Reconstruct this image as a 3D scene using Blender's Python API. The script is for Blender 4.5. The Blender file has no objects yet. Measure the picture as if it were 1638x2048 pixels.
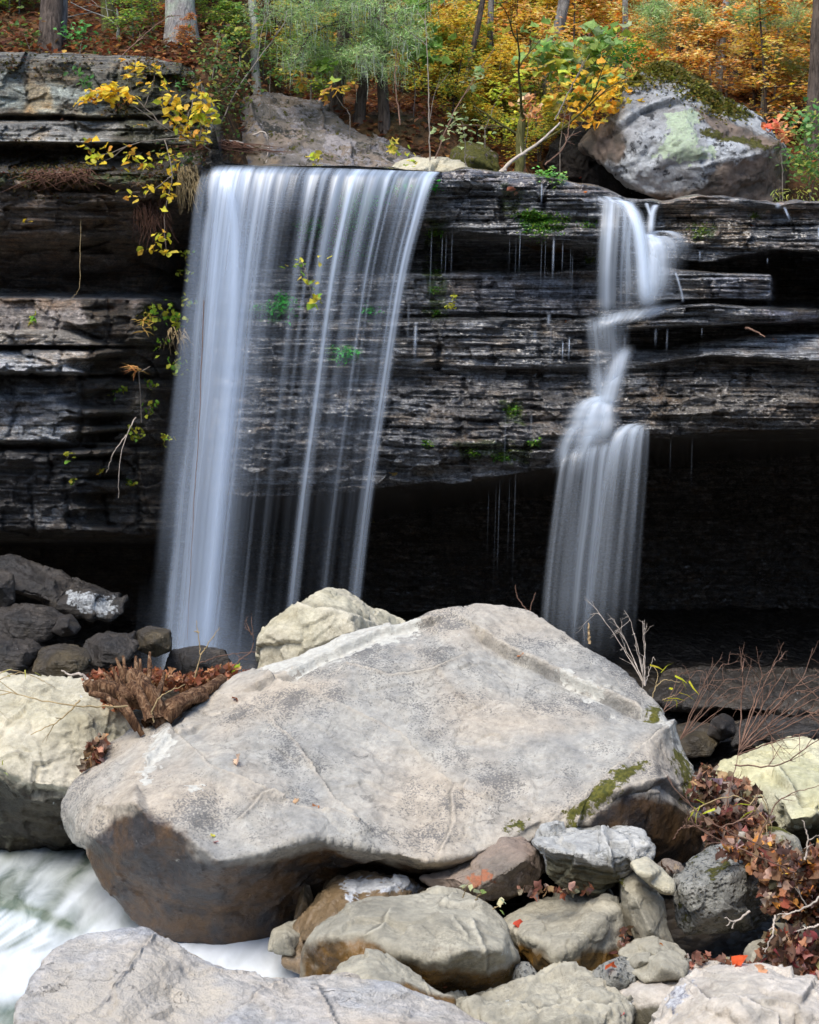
import bpy, bmesh, math, random
import numpy as np
from mathutils import Vector, Matrix, geometry
random.seed(7); RNG = np.random.default_rng(11)
SC = bpy.context.scene
C = SC.collection
F = 3640.0; CZ = 3.6; HV = 600.0; CU = 819.0
# ------------------------------------------------------------------ camera: a pixel of the picture at depth Y as a point of the place
def P(u, v, Y):
    u = np.asarray(u, float); v = np.asarray(v, float); Y = np.asarray(Y, float)
    return np.stack(np.broadcast_arrays((u-CU)/F*Y, Y, CZ-(v-HV)/F*Y), -1)
def UV(co):
    Y = np.maximum(co[:, 1], .1)
    return CU+co[:, 0]/Y*F, HV-(co[:, 2]-CZ)/Y*F
# ------------------------------------------------------------------ noise
_perm = np.random.default_rng(3).permutation(256); _perm = np.concatenate([_perm, _perm, _perm])
_g = np.random.default_rng(4).normal(size=(256, 3)); _g /= np.linalg.norm(_g, axis=1)[:, None]
def noise(p):
    p = np.asarray(p, float); i = np.floor(p).astype(int); f = p-i; i &= 255
    w = f*f*f*(f*(f*6-15)+10); r = 0
    for dx in (0, 1):
        for dy in (0, 1):
            for dz in (0, 1):
                h = _perm[_perm[_perm[(i[..., 0]+dx) & 255]+((i[..., 1]+dy) & 255)]+((i[..., 2]+dz) & 255)]
                g = _g[h]
                d = g[..., 0]*(f[..., 0]-dx)+g[..., 1]*(f[..., 1]-dy)+g[..., 2]*(f[..., 2]-dz)
                r = r+d*(w[..., 0] if dx else 1-w[..., 0])*(w[..., 1] if dy else 1-w[..., 1])*(w[..., 2] if dz else 1-w[..., 2])
    return r*1.6
def fbm(p, o=4, g=.5, l=2.03):
    p = np.asarray(p, float); a = 1; r = 0; s = 0
    for k in range(o):
        r = r+a*noise(p+17.3*k); s += a; a *= g; p = p*l
    return r/s
def ridged(p, o=4, g=.5):
    p = np.asarray(p, float); a = 1; r = 0; s = 0
    for k in range(o):
        r = r+a*(1-2*np.abs(noise(p+9.1*k))); s += a; a *= g; p = p*2.07
    return r/s
def facet(p, seed=0):
    p = np.asarray(p, float); i = np.floor(p).astype(int); best = np.full(p.shape[:-1], 9e9); val = np.zeros(p.shape[:-1])
    for dx in (-1, 0, 1):
        for dy in (-1, 0, 1):
            for dz in (-1, 0, 1):
                c = i+np.array([dx, dy, dz]); h = _perm[_perm[_perm[(c[..., 0]+seed) & 255]+(c[..., 1] & 255)]+(c[..., 2] & 255)]
                d = p-c-(_g[h]*.4+.5); q = (d*d).sum(-1); m = q < best; best = np.where(m, q, best)
                val = np.where(m, (d*_g[(h+91) & 255]).sum(-1)*.9+_g[(h+33) & 255][..., 0]*.35, val)
    return val
def rnd(*k):
    h = np.zeros_like(np.asarray(k[0]), dtype=np.int64)+12345
    for q in k:
        h = (h*1664525+np.asarray(q).astype(np.int64)*1013904223+374761393) & 0x7fffffff
        h ^= (h >> 13); h = (h*1274126177) & 0x7fffffff; h ^= (h >> 11)
    return (h % 10007)/10007.0
def sst(a, b, x):
    t = np.clip((x-a)/(b-a), 0, 1); return t*t*(3-2*t)
# ------------------------------------------------------------------ objects
def setp(o, label=None, cat=None, group=None, kind=None):
    if label: o['label'] = label
    if cat: o['category'] = cat
    if group: o['group'] = group
    if kind: o['kind'] = kind
    return o
def mk(name, co, faces, mat, parent=None, org=None, smooth=True, attrs=None, cols=None, mats=None):
    """link ONE mesh; co in world space; origin at org (or at the parent's)"""
    co = np.asarray(co, float).reshape(-1, 3)
    if parent is not None: o3 = np.array(PW[parent.name])
    elif org is not None: o3 = np.array(org)
    else:
        o3 = np.array([co[:, 0].mean(), co[:, 1].mean(), co[:, 2].min()])
    me = bpy.data.meshes.new(name)
    faces = np.asarray(faces) if not isinstance(faces, list) else faces
    if isinstance(faces, np.ndarray):
        n, k = faces.shape
        me.vertices.add(len(co)); me.loops.add(n*k); me.polygons.add(n)
        me.vertices.foreach_set('co', (co-o3).astype(np.float32).ravel())
        me.polygons.foreach_set('loop_start', np.arange(0, n*k, k, dtype=np.int32))
        me.loops.foreach_set('vertex_index', faces.astype(np.int32).ravel())
        me.update(calc_edges=True)
    else:
        me.from_pydata((co-o3).tolist(), [], faces); me.update()
    if smooth: me.polygons.foreach_set('use_smooth', np.ones(len(me.polygons), bool))
    for k, a in (attrs or {}).items():
        at = me.attributes.new(k, 'FLOAT', 'POINT'); at.data.foreach_set('value', np.asarray(a, np.float32).ravel())
    if cols is not None:
        at = me.attributes.new('col', 'FLOAT_COLOR', 'POINT')
        c4 = np.ones((len(co), 4), np.float32); c4[:, :3] = cols; at.data.foreach_set('color', c4.ravel())
    me.materials.append(mat)
    me.validate()
    o = bpy.data.objects.new(name, me); C.objects.link(o)
    if parent is not None: o.parent = parent; PW[o.name] = tuple(o3)
    else: o.location = o3; PW[o.name] = tuple(o3)
    return o
PW = {}
def empty(name, loc, label, cat, group=None):
    o = bpy.data.objects.new(name, None); C.objects.link(o); o.location = loc; PW[o.name] = tuple(loc)
    o.empty_display_size = .1
    return setp(o, label, cat, group)
def copy_tree(o, parent=None):
    c = o.copy(); C.objects.link(c); c.parent = parent
    for ch in o.children: copy_tree(ch, c)
    return c
# ------------------------------------------------------------------ materials
class NB:
    def __init__(s, name):
        s.m = bpy.data.materials.new(name); s.m.use_nodes = True; s.t = s.m.node_tree; s.t.nodes.clear()
        s.out = s.n('ShaderNodeOutputMaterial')
    def n(s, t, **kw):
        x = s.t.nodes.new(t)
        for k, v in kw.items():
            if k.startswith('_'): setattr(x, k[1:], v)
            else: s.set(x.inputs[k.replace('__', ' ')], v)
        return x
    def set(s, inp, v):
        if isinstance(v, bpy.types.NodeSocket): s.t.links.new(v, inp)
        elif isinstance(v, bpy.types.Node): s.t.links.new(v.outputs[0], inp)
        elif isinstance(v, tuple) and len(v) == 3 and inp.type == 'RGBA': inp.default_value = (*v, 1)
        else: inp.default_value = v
    def obj(s, sc=(1, 1, 1), rot=(0, 0, 0)):
        tc = s.n('ShaderNodeTexCoord')
        return s.n('ShaderNodeMapping', Vector=tc.outputs['Object'], Scale=sc, Rotation=rot).outputs[0]
    def noise(s, vec, scale, detail=4, rough=.55, dist=0):
        return s.n('ShaderNodeTexNoise', Vector=vec, Scale=scale, Detail=detail, Roughness=rough, Distortion=dist).outputs['Fac']
    def ramp(s, fac, stops, interp='LINEAR'):
        r = s.n('ShaderNodeValToRGB', Fac=fac); e = r.color_ramp; e.interpolation = interp
        while len(e.elements) < len(stops): e.elements.new(.5)
        for i, (p, c) in enumerate(stops):
            e.elements[i].position = p
            e.elements[i].color = (*c, 1) if isinstance(c, tuple) else (c, c, c, 1)
        return r.outputs[0]
    def mix(s, f, a, b, mode='MIX'):
        x = s.n('ShaderNodeMix', _data_type='RGBA', _blend_type=mode)
        s.set(x.inputs[0], f); s.set(x.inputs[6], a); s.set(x.inputs[7], b); return x.outputs[2]
    def math(s, op, a, b=0., c=None, clamp=False):
        x = s.n('ShaderNodeMath', _operation=op, _use_clamp=clamp); s.set(x.inputs[0], a); s.set(x.inputs[1], b)
        if c is not None: s.set(x.inputs[2], c)
        return x.outputs[0]
    def attr(s, name, vec=False):
        a = s.n('ShaderNodeAttribute', _attribute_name=name); return a.outputs['Color' if vec else 'Fac']
    def bump(s, h, st, dist=.02, normal=None):
        b = s.n('ShaderNodeBump', Height=h, Strength=st, Distance=dist)
        if normal is not None: s.set(b.inputs['Normal'], normal)
        return b.outputs[0]
    def bsdf(s, col, rough, normal=None, spec=.4, **kw):
        b = s.n('ShaderNodeBsdfPrincipled', Base__Color=col, Roughness=rough, **kw)
        b.inputs['Specular IOR Level'].default_value = spec
        if normal is not None: s.set(b.inputs['Normal'], normal)
        return b.outputs[0]
    def done(s, sh):
        s.t.links.new(sh, s.out.inputs['Surface']); return s.m
def mul(c, k): return tuple(min(1, x*k) for x in c)
MOSS = ((.05, .055, .008), (.13, .12, .018))
def rockmat(name, c1, c2, c3, spk=(.1, .1, .1), spa=.5, sps=70., stain=(.07, .04, .018), stain_shade2=(.03, .022, .014), lich=(.62, .66, .64), lich2=(.3, .3, .3),
            bump=.6, band=0., bs=9., rough=.85, wet=.35, pit=0., rot=(0, 0, 0)):
    B = NB(name); v = B.obj()
    n1 = B.noise(v, 3.2, 9, .62); n2 = B.noise(v, 1.1, 4, .5, .6); n3 = B.noise(v, 26, 6, .65)
    col = B.mix(B.ramp(n1, [(.36, 0.), (.66, 1.)]), c1, c2)
    col = B.mix(B.ramp(n2, [(.42, 0.), (.62, 1.)]), col, c3)
    col = B.mix(.55, col, B.mix(1., col, B.ramp(n3, [(.3, .62), (.7, 1.3)]), 'MULTIPLY'))
    vb = B.obj((1, 1, 7), rot); nb = B.noise(vb, bs, 5, .6, .3)
    if band: col = B.mix(band, col, B.mix(1., col, B.ramp(nb, [(.35, .45), (.5, .95), (.66, 1.35)]), 'MULTIPLY'))
    # small dark lichen specks, gathered in patches
    sp = B.noise(v, sps, 4, .65, 0.); pa = B.noise(v, 2.3, 5, .6)
    spf = B.math('MULTIPLY', B.ramp(B.math('ADD', sp, B.math('MULTIPLY', B.math('SUBTRACT', pa, .5), 1.1)), [(.56, 0.), (.66, 1.)]), spa)
    col = B.mix(spf, col, spk)
    vn = B.noise(B.obj((1, 1, 1.7), rot), 2.1, 6, .6, .8); ve = B.ramp(B.math('ABSOLUTE', B.math('SUBTRACT', vn, .5)), [(.0, 1.), (.006, 0.)])
    vk = B.noise(v, 3.7, 5, .6, 1.2); vd = B.ramp(B.math('ABSOLUTE', B.math('SUBTRACT', vk, .47)), [(.0, 1.), (.005, 0.)])
    pm = B.ramp(B.noise(v, 1.9, 3), [(.5, 0.), (.6, 1.)])
    col = B.mix(B.math('MULTIPLY', ve, .35), col, mul(c3, 1.25)); vd = B.math('MULTIPLY', vd, pm); col = B.mix(B.math('MULTIPLY', vd, .7), col, mul(c1, .28))
    bo = B.noise(v, 7.5, 9, .72); col = B.mix(.6, col, B.mix(1., col, B.ramp(bo, [(.34, .6), (.5, 1.), (.64, 1.22)]), 'MULTIPLY'))
    crack_lit = B.math('MULTIPLY', B.attr('crack'), B.ramp(B.noise(v, 9, 5, .7), [(.3, .15), (.6, 1.)]))
    col = B.mix(B.math('MULTIPLY', crack_lit, .6), col, mul(c3, 1.3)); col = B.mix(B.math('MULTIPLY', B.attr('crack_shade'), B.ramp(B.noise(v, 6, 5, .7), [(.35, .1), (.6, .85)])), col, mul(c1, .3))  # lit edges and shadow lines painted beside the cracks
    def edge(a, sc, lo=.42, hi=.56, k=.75):
        nn = B.math('ADD', B.math('MULTIPLY', B.noise(v, sc, 7, .7), .6), B.math('MULTIPLY', B.noise(v, sc*.28, 4, .6), .4))
        return B.ramp(B.math('ADD', B.attr(a), B.math('MULTIPLY', B.math('SUBTRACT', nn, .5), k*3.2)), [(lo, 0.), (hi, 1.)])
    st = edge('stain', 5., .26, .74, .9); li = edge('lichen', 14., .45, .53, 1.); mo = edge('moss', 22., .44, .54, .8)  # stain mask: real stains, plus painted shade
    col = B.mix(st, col, B.mix(B.ramp(B.noise(v, 4.3, 8, .65), [(.4, 0.), (.6, 1.)]), stain_shade2, stain))
    col = B.mix(li, col, B.mix(B.ramp(B.noise(v, 30., 4, .7), [(.35, 0.), (.6, 1.)]), lich2, lich))
    col = B.mix(mo, col, B.mix(B.ramp(B.noise(v, 45, 3), [(.35, 0.), (.65, 1.)]), MOSS[0], MOSS[1]))
    h = B.math('ADD', B.math('MULTIPLY', n3, .8), B.math('MULTIPLY', B.noise(v, 110, 4, .6), .45))
    h = B.math('ADD', h, B.math('MULTIPLY', n1, 1.2))
    if band: h = B.math('ADD', h, B.math('MULTIPLY', nb, band*2.))
    h = B.math('ADD', B.math('SUBTRACT', B.math('ADD', h, B.math('MULTIPLY', bo, 1.1)), vd), B.math('MULTIPLY', crack_lit, 1.5))
    if pit:
        vo = B.n('ShaderNodeTexVoronoi', Vector=v, Scale=34.); h = B.math('ADD', h, B.math('MULTIPLY', B.ramp(vo.outputs[0], [(.05, 0.), (.45, 1.)]), pit))
    h = B.math('ADD', h, B.math('MULTIPLY', mo, B.noise(v, 200, 2)))
    ro = B.math('SUBTRACT', rough, B.math('MULTIPLY', st, rough-wet))
    ro = B.math('ADD', ro, B.math('MULTIPLY', B.math('SUBTRACT', n3, .5), .25), clamp=True)
    return B.done(B.bsdf(col, ro, B.bump(h, bump, .02), .35))
def leafmat(name, sat=1.):
    B = NB(name); c = B.attr('col', True); v = B.obj()
    c2 = B.mix(.5, c, B.mix(1., c, B.ramp(B.noise(v, 40, 3), [(.3, .6), (.7, 1.35)]), 'MULTIPLY'))
    return _lm(B, B.bsdf(c2, .55, None, .3), B.n('ShaderNodeBsdfTranslucent', Color=c2))
def _lm(B, d, t):
    m = B.n('ShaderNodeMixShader', Fac=.5); B.t.links.new(d, m.inputs[1]); B.t.links.new(t.outputs[0], m.inputs[2])
    return B.done(m.outputs[0])
def barkmat(name, a, b, lich=None):
    B = NB(name); v = B.obj((1, 1, .14)); n = B.noise(v, 38, 6, .7, .6); v2 = B.obj()
    col = B.ramp(n, [(.35, a), (.62, b)])
    col = B.mix(B.ramp(B.noise(v2, 6, 4), [(.5, 0.), (.66, .7)]), col, lich or mul(b, 1.3))
    return B.done(B.bsdf(col, .9, B.bump(n, 1., .03), .2))
# ------------------------------------------------------------------ leaves
def _tmpl(kind):
    if kind == 'dia': return np.array([(0, 0, 0), (.3, .45, .1), (0, 1, -.08), (-.3, .45, .1)]), np.array([(0, 1, 2), (0, 2, 3)])
    if kind == 'ndl': return np.array([(-.045, 0, 0), (.045, 0, 0), (0, 1, -.05)]), np.array([(0, 1, 2)])
    if kind == 'blade': return np.array([(-.06, 0, 0), (.06, 0, 0), (-.05, .5, .03), (.05, .5, .03), (0, 1, -.12)]), np.array([(0, 1, 3), (0, 3, 2), (2, 3, 4)])
    if kind == 'broad':
        v = [(0, .5, -.03), (0, 0, 0), (.2, .18, .05), (.31, .48, .08), (.22, .78, .04), (0, 1, -.1), (-.22, .78, .04), (-.31, .48, .08), (-.2, .18, .05)]
        return np.array(v), np.array([(0, i, i+1 if i < 8 else 1) for i in range(1, 9)])
    if kind == 'round':
        v = [(0, .5, -.03)]+[(math.sin(a)*.5, .5-math.cos(a)*(.5 if i else .3), .05+.03*math.sin(3*a)) for i, a in enumerate(np.linspace(0, 2*math.pi, 10)[:-1])]
        return np.array(v), np.array([(0, i, i+1 if i < 9 else 1) for i in range(1, 10)])
    if kind == 'lobed':
        rr = [.1, .4, .4, .46, .36, .62, .4, .47, .34, .4]; v = [(0, .4, -.04)]
        for i, r in enumerate(rr):
            a = 2*math.pi*i/10; v.append((math.sin(a)*r*1.05, .4-math.cos(a)*r*(1 if i else 2), .12*(r-.2)*(1 if i % 4 < 2 else -.6)))
        return np.array(v), np.array([(0, i, i+1 if i < 10 else 1) for i in range(1, 11)])
def leafgeo(cen, size, col, kind='dia', up=.8, dirs=None, droop=0., rng=RNG):
    """N leaves at cen; up = how far the leaf normals lean to the zenith"""
    T, Fc = _tmpl(kind); cen = np.asarray(cen, float); n = len(cen); size = np.broadcast_to(size, n)
    nz = rng.normal(size=(n, 3)); nz /= np.linalg.norm(nz, axis=1)[:, None]; nz[:, 2] = np.abs(nz[:, 2])
    nz = nz*(1-up)+np.array([0, 0, 1])*up; nz /= np.linalg.norm(nz, axis=1)[:, None]
    d = rng.normal(size=(n, 3)) if dirs is None else np.asarray(dirs)+rng.normal(size=(n, 3))*.25
    d[:, 2] -= droop
    d -= nz*(d*nz).sum(1)[:, None]; d /= np.linalg.norm(d, axis=1)[:, None]+1e-9
    x = np.cross(d, nz); M = np.stack([x, d, nz], 1)
    TT = np.repeat(T[None], n, 0)
    if len(T) > 5: TT = TT+rng.normal(size=TT.shape)*np.array([.09, .09, .11 if kind == 'lobed' else .04]); TT[:, :, 2] += (TT[:, :, 0]**2)*rng.normal(size=(n, 1))*.8
    co = cen[:, None, :]+TT @ M*size[:, None, None]
    fa = (Fc[None]+(np.arange(n)*len(T))[:, None, None]).reshape(-1, 3)
    return co.reshape(-1, 3), fa, np.repeat(np.asarray(col), len(T), axis=0)
def pal(n, cols, w=None, var=.18, rng=RNG):
    cols = np.array(cols, float); i = rng.choice(len(cols), n, p=None if w is None else np.array(w)/sum(w))
    return np.clip(cols[i]*(1+rng.normal(size=(n, 1))*var)*(1+rng.normal(size=(n, 3))*var*.4), .002, 1)
def cat(parts):
    co, fa, cl, b = [], [], [], 0
    for c, f, k in parts: co.append(c); fa.append(f+b); cl.append(k); b += len(c)
    return np.concatenate(co), np.concatenate(fa), np.concatenate(cl)
# ------------------------------------------------------------------ tubes
def tubes(paths, sides=5):
    """paths: list of (pts Nx3, radii N)"""
    co, fa, b = [], [], 0
    for pts, r in paths:
        pts = np.asarray(pts, float); n = len(pts); r = np.broadcast_to(np.asarray(r, float), n)
        t = np.gradient(pts, axis=0); t /= np.linalg.norm(t, axis=1)[:, None]+1e-9
        ref = np.array([0, 0, 1.]) if abs(t[:, 2]).mean() < .8 else np.array([1., 0, 0])
        x = np.cross(t, ref); x /= np.linalg.norm(x, axis=1)[:, None]+1e-9; y = np.cross(t, x)
        a = np.linspace(0, 2*math.pi, sides, endpoint=False)
        ring = pts[:, None]+(np.cos(a)[None, :, None]*x[:, None]+np.sin(a)[None, :, None]*y[:, None])*r[:, None, None]
        co.append(ring.reshape(-1, 3))
        i = np.arange(n-1)[:, None]*sides; j = np.arange(sides)[None]; k = (j+1) % sides
        fa.append(np.stack([b+i+j, b+i+k, b+i+sides+k, b+i+sides+j], -1).reshape(-1, 4)); b += n*sides
    return np.concatenate(co), np.concatenate(fa)
def spline(pts, n):
    pts = np.asarray(pts, float)
    if len(pts) < 3:
        t = np.linspace(0, 1, n)[:, None]; return pts[0]*(1-t)+pts[-1]*t
    e = np.vstack([2*pts[0]-pts[1], pts, 2*pts[-1]-pts[-2]]); m = len(pts)-1
    s = np.linspace(0, m-1e-6, n); i = s.astype(int); f = (s-i)[:, None]
    a, b, c, d = e[i], e[i+1], e[i+2], e[i+3]
    return .5*(2*b+(c-a)*f+(2*a-5*b+4*c-d)*f*f+(3*b-3*c+d-a)*f**3)
def twig(start, d, L, r, rng, out, depth=2, curl=.25, nb=3, n=9, up=0.):
    pts = [np.array(start, float)]; d = np.array(d, float); d /= np.linalg.norm(d)
    for k in range(n-1):
        d = d+rng.normal(size=3)*curl*.35+np.array([0, 0, up*.1]); d /= np.linalg.norm(d); pts.append(pts[-1]+d*L/(n-1))
    pts = np.array(pts); out.append((pts, np.linspace(r, r*.45, n)))
    if depth > 0:
        for _ in range(nb):
            k = rng.integers(2, n-1); dd = (pts[k]-pts[k-1]); dd /= np.linalg.norm(dd)
            twig(pts[k], dd+rng.normal(size=3)*.55, L*rng.uniform(.35, .6), r*.55, rng, out, depth-1, curl, nb, max(5, n-2), up)
    return pts
# ------------------------------------------------------------------ rocks
def seg_sd(u, v, pl):
    best = np.full(len(u), 1e9); side = np.zeros(len(u))
    for (a, b), (c, d) in zip(pl[:-1], pl[1:]):
        ex, ey = c-a, d-b; L = math.hypot(ex, ey); t = np.clip(((u-a)*ex+(v-b)*ey)/L/L, 0, 1)
        dx, dy = u-a-t*ex, v-b-t*ey; ds = np.hypot(dx, dy); s = np.sign(ex*(v-b)-ey*(u-a)); m = ds < best
        best = np.where(m, ds, best); side = np.where(m, s, side)
    return best, side
def inpoly(u, v, pl):
    r = np.zeros(len(u), bool); n = len(pl)
    for i in range(n):
        (x1, y1), (x2, y2) = pl[i][:2], pl[(i+1) % n][:2]
        if y1 == y2: continue
        r ^= ((y1 > v) != (y2 > v)) & (u < (x2-x1)*(v-y1)/(y2-y1)+x1)
    return r
def maskpoly(u, v, pls, soft=12.):
    m = np.full(len(u), -1.)
    for pl in pls:
        d, _ = seg_sd(u, v, [p[:2] for p in pl]+[pl[0][:2]]); s = np.where(inpoly(u, v, pl), d, -d)
        m = np.maximum(m, np.clip(s/soft, -1, 1))
    return m*.5+.5
def remesh(co, faces, vox, smooth):
    me = bpy.data.meshes.new('tmp'); me.from_pydata([tuple(c) for c in co], [], faces); me.update()
    bm = bmesh.new(); bm.from_mesh(me); bmesh.ops.recalc_face_normals(bm, faces=bm.faces); bm.to_mesh(me); bm.free()
    o = bpy.data.objects.new('tmp', me); C.objects.link(o)
    m = o.modifiers.new('r', 'REMESH'); m.mode = 'VOXEL'; m.voxel_size = vox; m.use_smooth_shade = True
    s = o.modifiers.new('s', 'SMOOTH'); s.factor = .5; s.iterations = smooth
    dg = bpy.context.evaluated_depsgraph_get(); ev = o.evaluated_get(dg); e = ev.to_mesh()
    n = len(e.vertices); c = np.empty(n*3, np.float32); e.vertices.foreach_get('co', c); c = c.reshape(-1, 3).astype(float)
    nm = np.empty(n*3, np.float32); e.vertices.foreach_get('normal', nm); nm = nm.reshape(-1, 3).astype(float)
    nf = len(e.polygons); li = np.empty(len(e.loops), np.int32); e.loops.foreach_get('vertex_index', li)
    lt = np.empty(nf, np.int32); e.polygons.foreach_get('loop_total', lt)
    fc = li.reshape(-1, 4) if (lt == 4).all() else [li[s:s+k].tolist() for s, k in zip(np.cumsum(lt)-lt, lt)]
    ev.to_mesh_clear(); bpy.data.objects.remove(o); bpy.data.meshes.remove(me)
    return c, nm, fc
def rock(name, Y, outline, inner, mat, label, cat_, th=.6, vox=None, smooth=6, amp=1., bed=None, steps=(), stain=(), lichen=(), moss=(), group=None, shrink=.7, ridge=(), soft=14., seed=0, fine=1., parent=None, stainb=0., lichb=0., mossb=0., crag=1.):  # stain polygons: real stains, plus painted shade on undersides and front faces
    n = len(outline); pts = list(outline)+list(inner)
    p2 = [Vector((p[0], p[1])) for p in pts]; ed = [(i, (i+1) % n) for i in range(n)]
    for r in ridge: ed += [(n+a, n+b) for a, b in zip(r[:-1], r[1:])]
    V, E, Fa, ov, oe, of = geometry.delaunay_2d_cdt(p2, ed, [], 1, 1e-4)
    dep = [Y+(pts[o[0]][2] if len(o) else 0) for o in ov]
    for i, o in enumerate(ov):
        if not len(o): dep[i] = Y
    co = [tuple(P(v.x, v.y, d)) for v, d in zip(V, dep)]
    ring = [next(i for i, o in enumerate(ov) if k in o) for k in range(n)]
    cu = sum(p[0] for p in outline)/n; cv = sum(p[1] for p in outline)/n; b = len(co)
    for k, p in enumerate(outline):
        q = P(cu+(p[0]-cu)*(shrink+.2), cv+(p[1]-cv)*(shrink+.2), Y+p[2]+th*.6); co.append(tuple(q))
    b2 = len(co)
    for k, p in enumerate(outline):
        q = P(cu+(p[0]-cu)*shrink*.7, cv+(p[1]-cv)*shrink*.7, Y+p[2]*.4+th); co.append(tuple(q))
    co.append(tuple(P(cu, cv, Y+th*1.03))); c = len(co)-1
    fs = [list(f) for f in Fa]
    for k in range(n):
        m = (k+1) % n; fs += [[ring[k], ring[m], b+m], [ring[k], b+m, b+k], [b+k, b+m, b2+m], [b+k, b2+m, b2+k], [b2+k, b2+m, c]]
    us = [p[0] for p in outline]; wid = max(max(us)-min(us), 40)/F*Y
    vox = vox or min(max(wid/90, .008), .016)
    w, nm, fc = remesh(co, fs, vox, smooth)
    u, v = UV(w); sd = seed+len(label)*3.7+outline[0][0]*.13
    s = min(1., wid/1.2)**.6*amp; q = w+sd
    qw = q+.12*np.stack([noise(q*4), noise(q*4+31), noise(q*4+57)], -1); dd = fbm(q*2.2, 3)*.045*s+ridged(q*5.5, 4)*.018*s+fbm(q*22, 3)*.008*s*fine+facet(qw*2.4)*.055*s*crag+facet(qw*6.5, 5)*.02*s*crag+facet(q*17, 9)*.006*s*crag
    if bed is not None:   # bedding: (normal, thickness, strength)
        bn = np.array(bed[0], float); bn /= np.linalg.norm(bn); h = (w@bn+fbm(q*1.7, 3)*.06)/bed[1]
        la = np.floor(h); fr = h-la; tn = np.stack([w[:, 0]*1.3, w[:, 1]*1.3, la*7.7], -1)
        dd += (noise(tn)*.8-np.exp(-((fr-.0)/.12)**2)*.7-np.exp(-((1-fr)/.12)**2)*.7)*bed[2]
        dd += noise(np.stack([w[:, 0]*4, w[:, 1]*4, h*3.1], -1))*bed[2]*.45
    w2 = w+nm*dd[:, None]
    for pl, a, fo in steps:
        dist, side = seg_sd(u, v, pl); a_ = a*np.where(side > 0, 1, -0.3)*np.exp(-dist/fo)*np.clip(dist/3., 0, 1); fr = nm[:, 1] < .35
        w2 += nm*(a_*fr)[:, None]
    at = {}; crack_lit = np.zeros(len(u)); cd = np.zeros(len(u))
    for pl, a, fo in steps:
        dist, side = seg_sd(u+3*noise(np.stack([u/16, v/16, u*0], -1)), v, pl); sg = dist*np.where(side*a > 0, 1, -1); crack_lit = np.maximum(crack_lit, np.exp(-((sg-3)/4.)**2)*(nm[:, 1] < .35)); cd = np.maximum(cd, np.exp(-((sg+3.5)/3.2)**2)*(nm[:, 1] < .35))  # painted lit edge on one side of the cracks, shadow line on the other
    if len(steps): at['crack'] = crack_lit; at['crack_shade'] = cd
    fr = (nm[:, 1] < .5)
    for k, pl, bs in (('stain', stain, stainb), ('lichen', lichen, lichb), ('moss', moss, mossb)):  # stain: real stains and painted shade of undersides and front faces
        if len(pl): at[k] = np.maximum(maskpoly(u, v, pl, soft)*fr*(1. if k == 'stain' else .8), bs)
        elif bs: at[k] = np.full(len(u), bs)
    o = mk(name, w2, fc, mat, parent=parent, attrs=at)
    if parent is None: setp(o, label, cat_, group)
    return o, w2, nm
# ------------------------------------------------------------------ cliff of bedded rock with its undercut caves: one structure
VT = ([-1400, -260, 0, 130, 300, 380, 425, 445, 520, 700, 880, 930, 1000, 1070, 1130, 1200, 1250, 1330, 1400, 1480, 1560, 1600, 1700, 3200],
      [112, 116, 118, 122, 130, 150, 235, 326, 335, 333, 346, 339, 344, 350, 362, 378, 396, 408, 392, 398, 412, 404, 410, 410])
def D_left(u, v):
    V = [118, 228, 236, 248, 285, 292, 325, 347, 392, 470, 520, 585, 597, 655, 665, 688, 692, 702, 742, 750, 775, 880, 892, 905, 960, 1060, 1078, 1095, 1400]
    A = [15.9, 15.72, 15.95, 15.52, 15.42, 15.85, 15.72, 15.3, 15.42, 15.62, 16.2, 16.7, 15.75, 15.62, 15.42, 15.42, 15.8, 15.5, 15.32, 15.85, 15.65, 15.58, 15.95, 15.65, 15.8, 16.0, 16.4, 19.2, 20.]
    B = [15.9, 15.8, 15.95, 15.8, 15.75, 15.9, 15.8, 15.45, 15.6, 15.85, 16.6, 16.9, 15.95, 15.8, 15.8, 15.9, 16.1, 16.1, 16.2, 16.4, 16.1, 16.2, 16.4, 16.2, 16.3, 16.4, 16.6, 19.2, 20.]
    E = [15.9, 15.85, 15.9, 15.9, 15.8, 15.8, 15.6, 15.55, 16.1, 17.2, 17.8, 17.9, 17.2, 17., 17., 17., 17.1, 17.1, 17.1, 17.1, 17., 17., 17., 17., 17., 17., 17.4, 19.4, 20.]
    a, b, e = (np.interp(v, V, q) for q in (A, B, E))
    w1 = sst(150, 240, u+70*np.sign(noise(np.stack([v/34, v*0, v*0], -1)))*np.abs(noise(np.stack([v/34, v*0, v*0], -1)))**.4); w2 = sst(270, 400, u)
    return (a*(1-w1)+b*w1)*(1-w2)+e*w2
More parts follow.
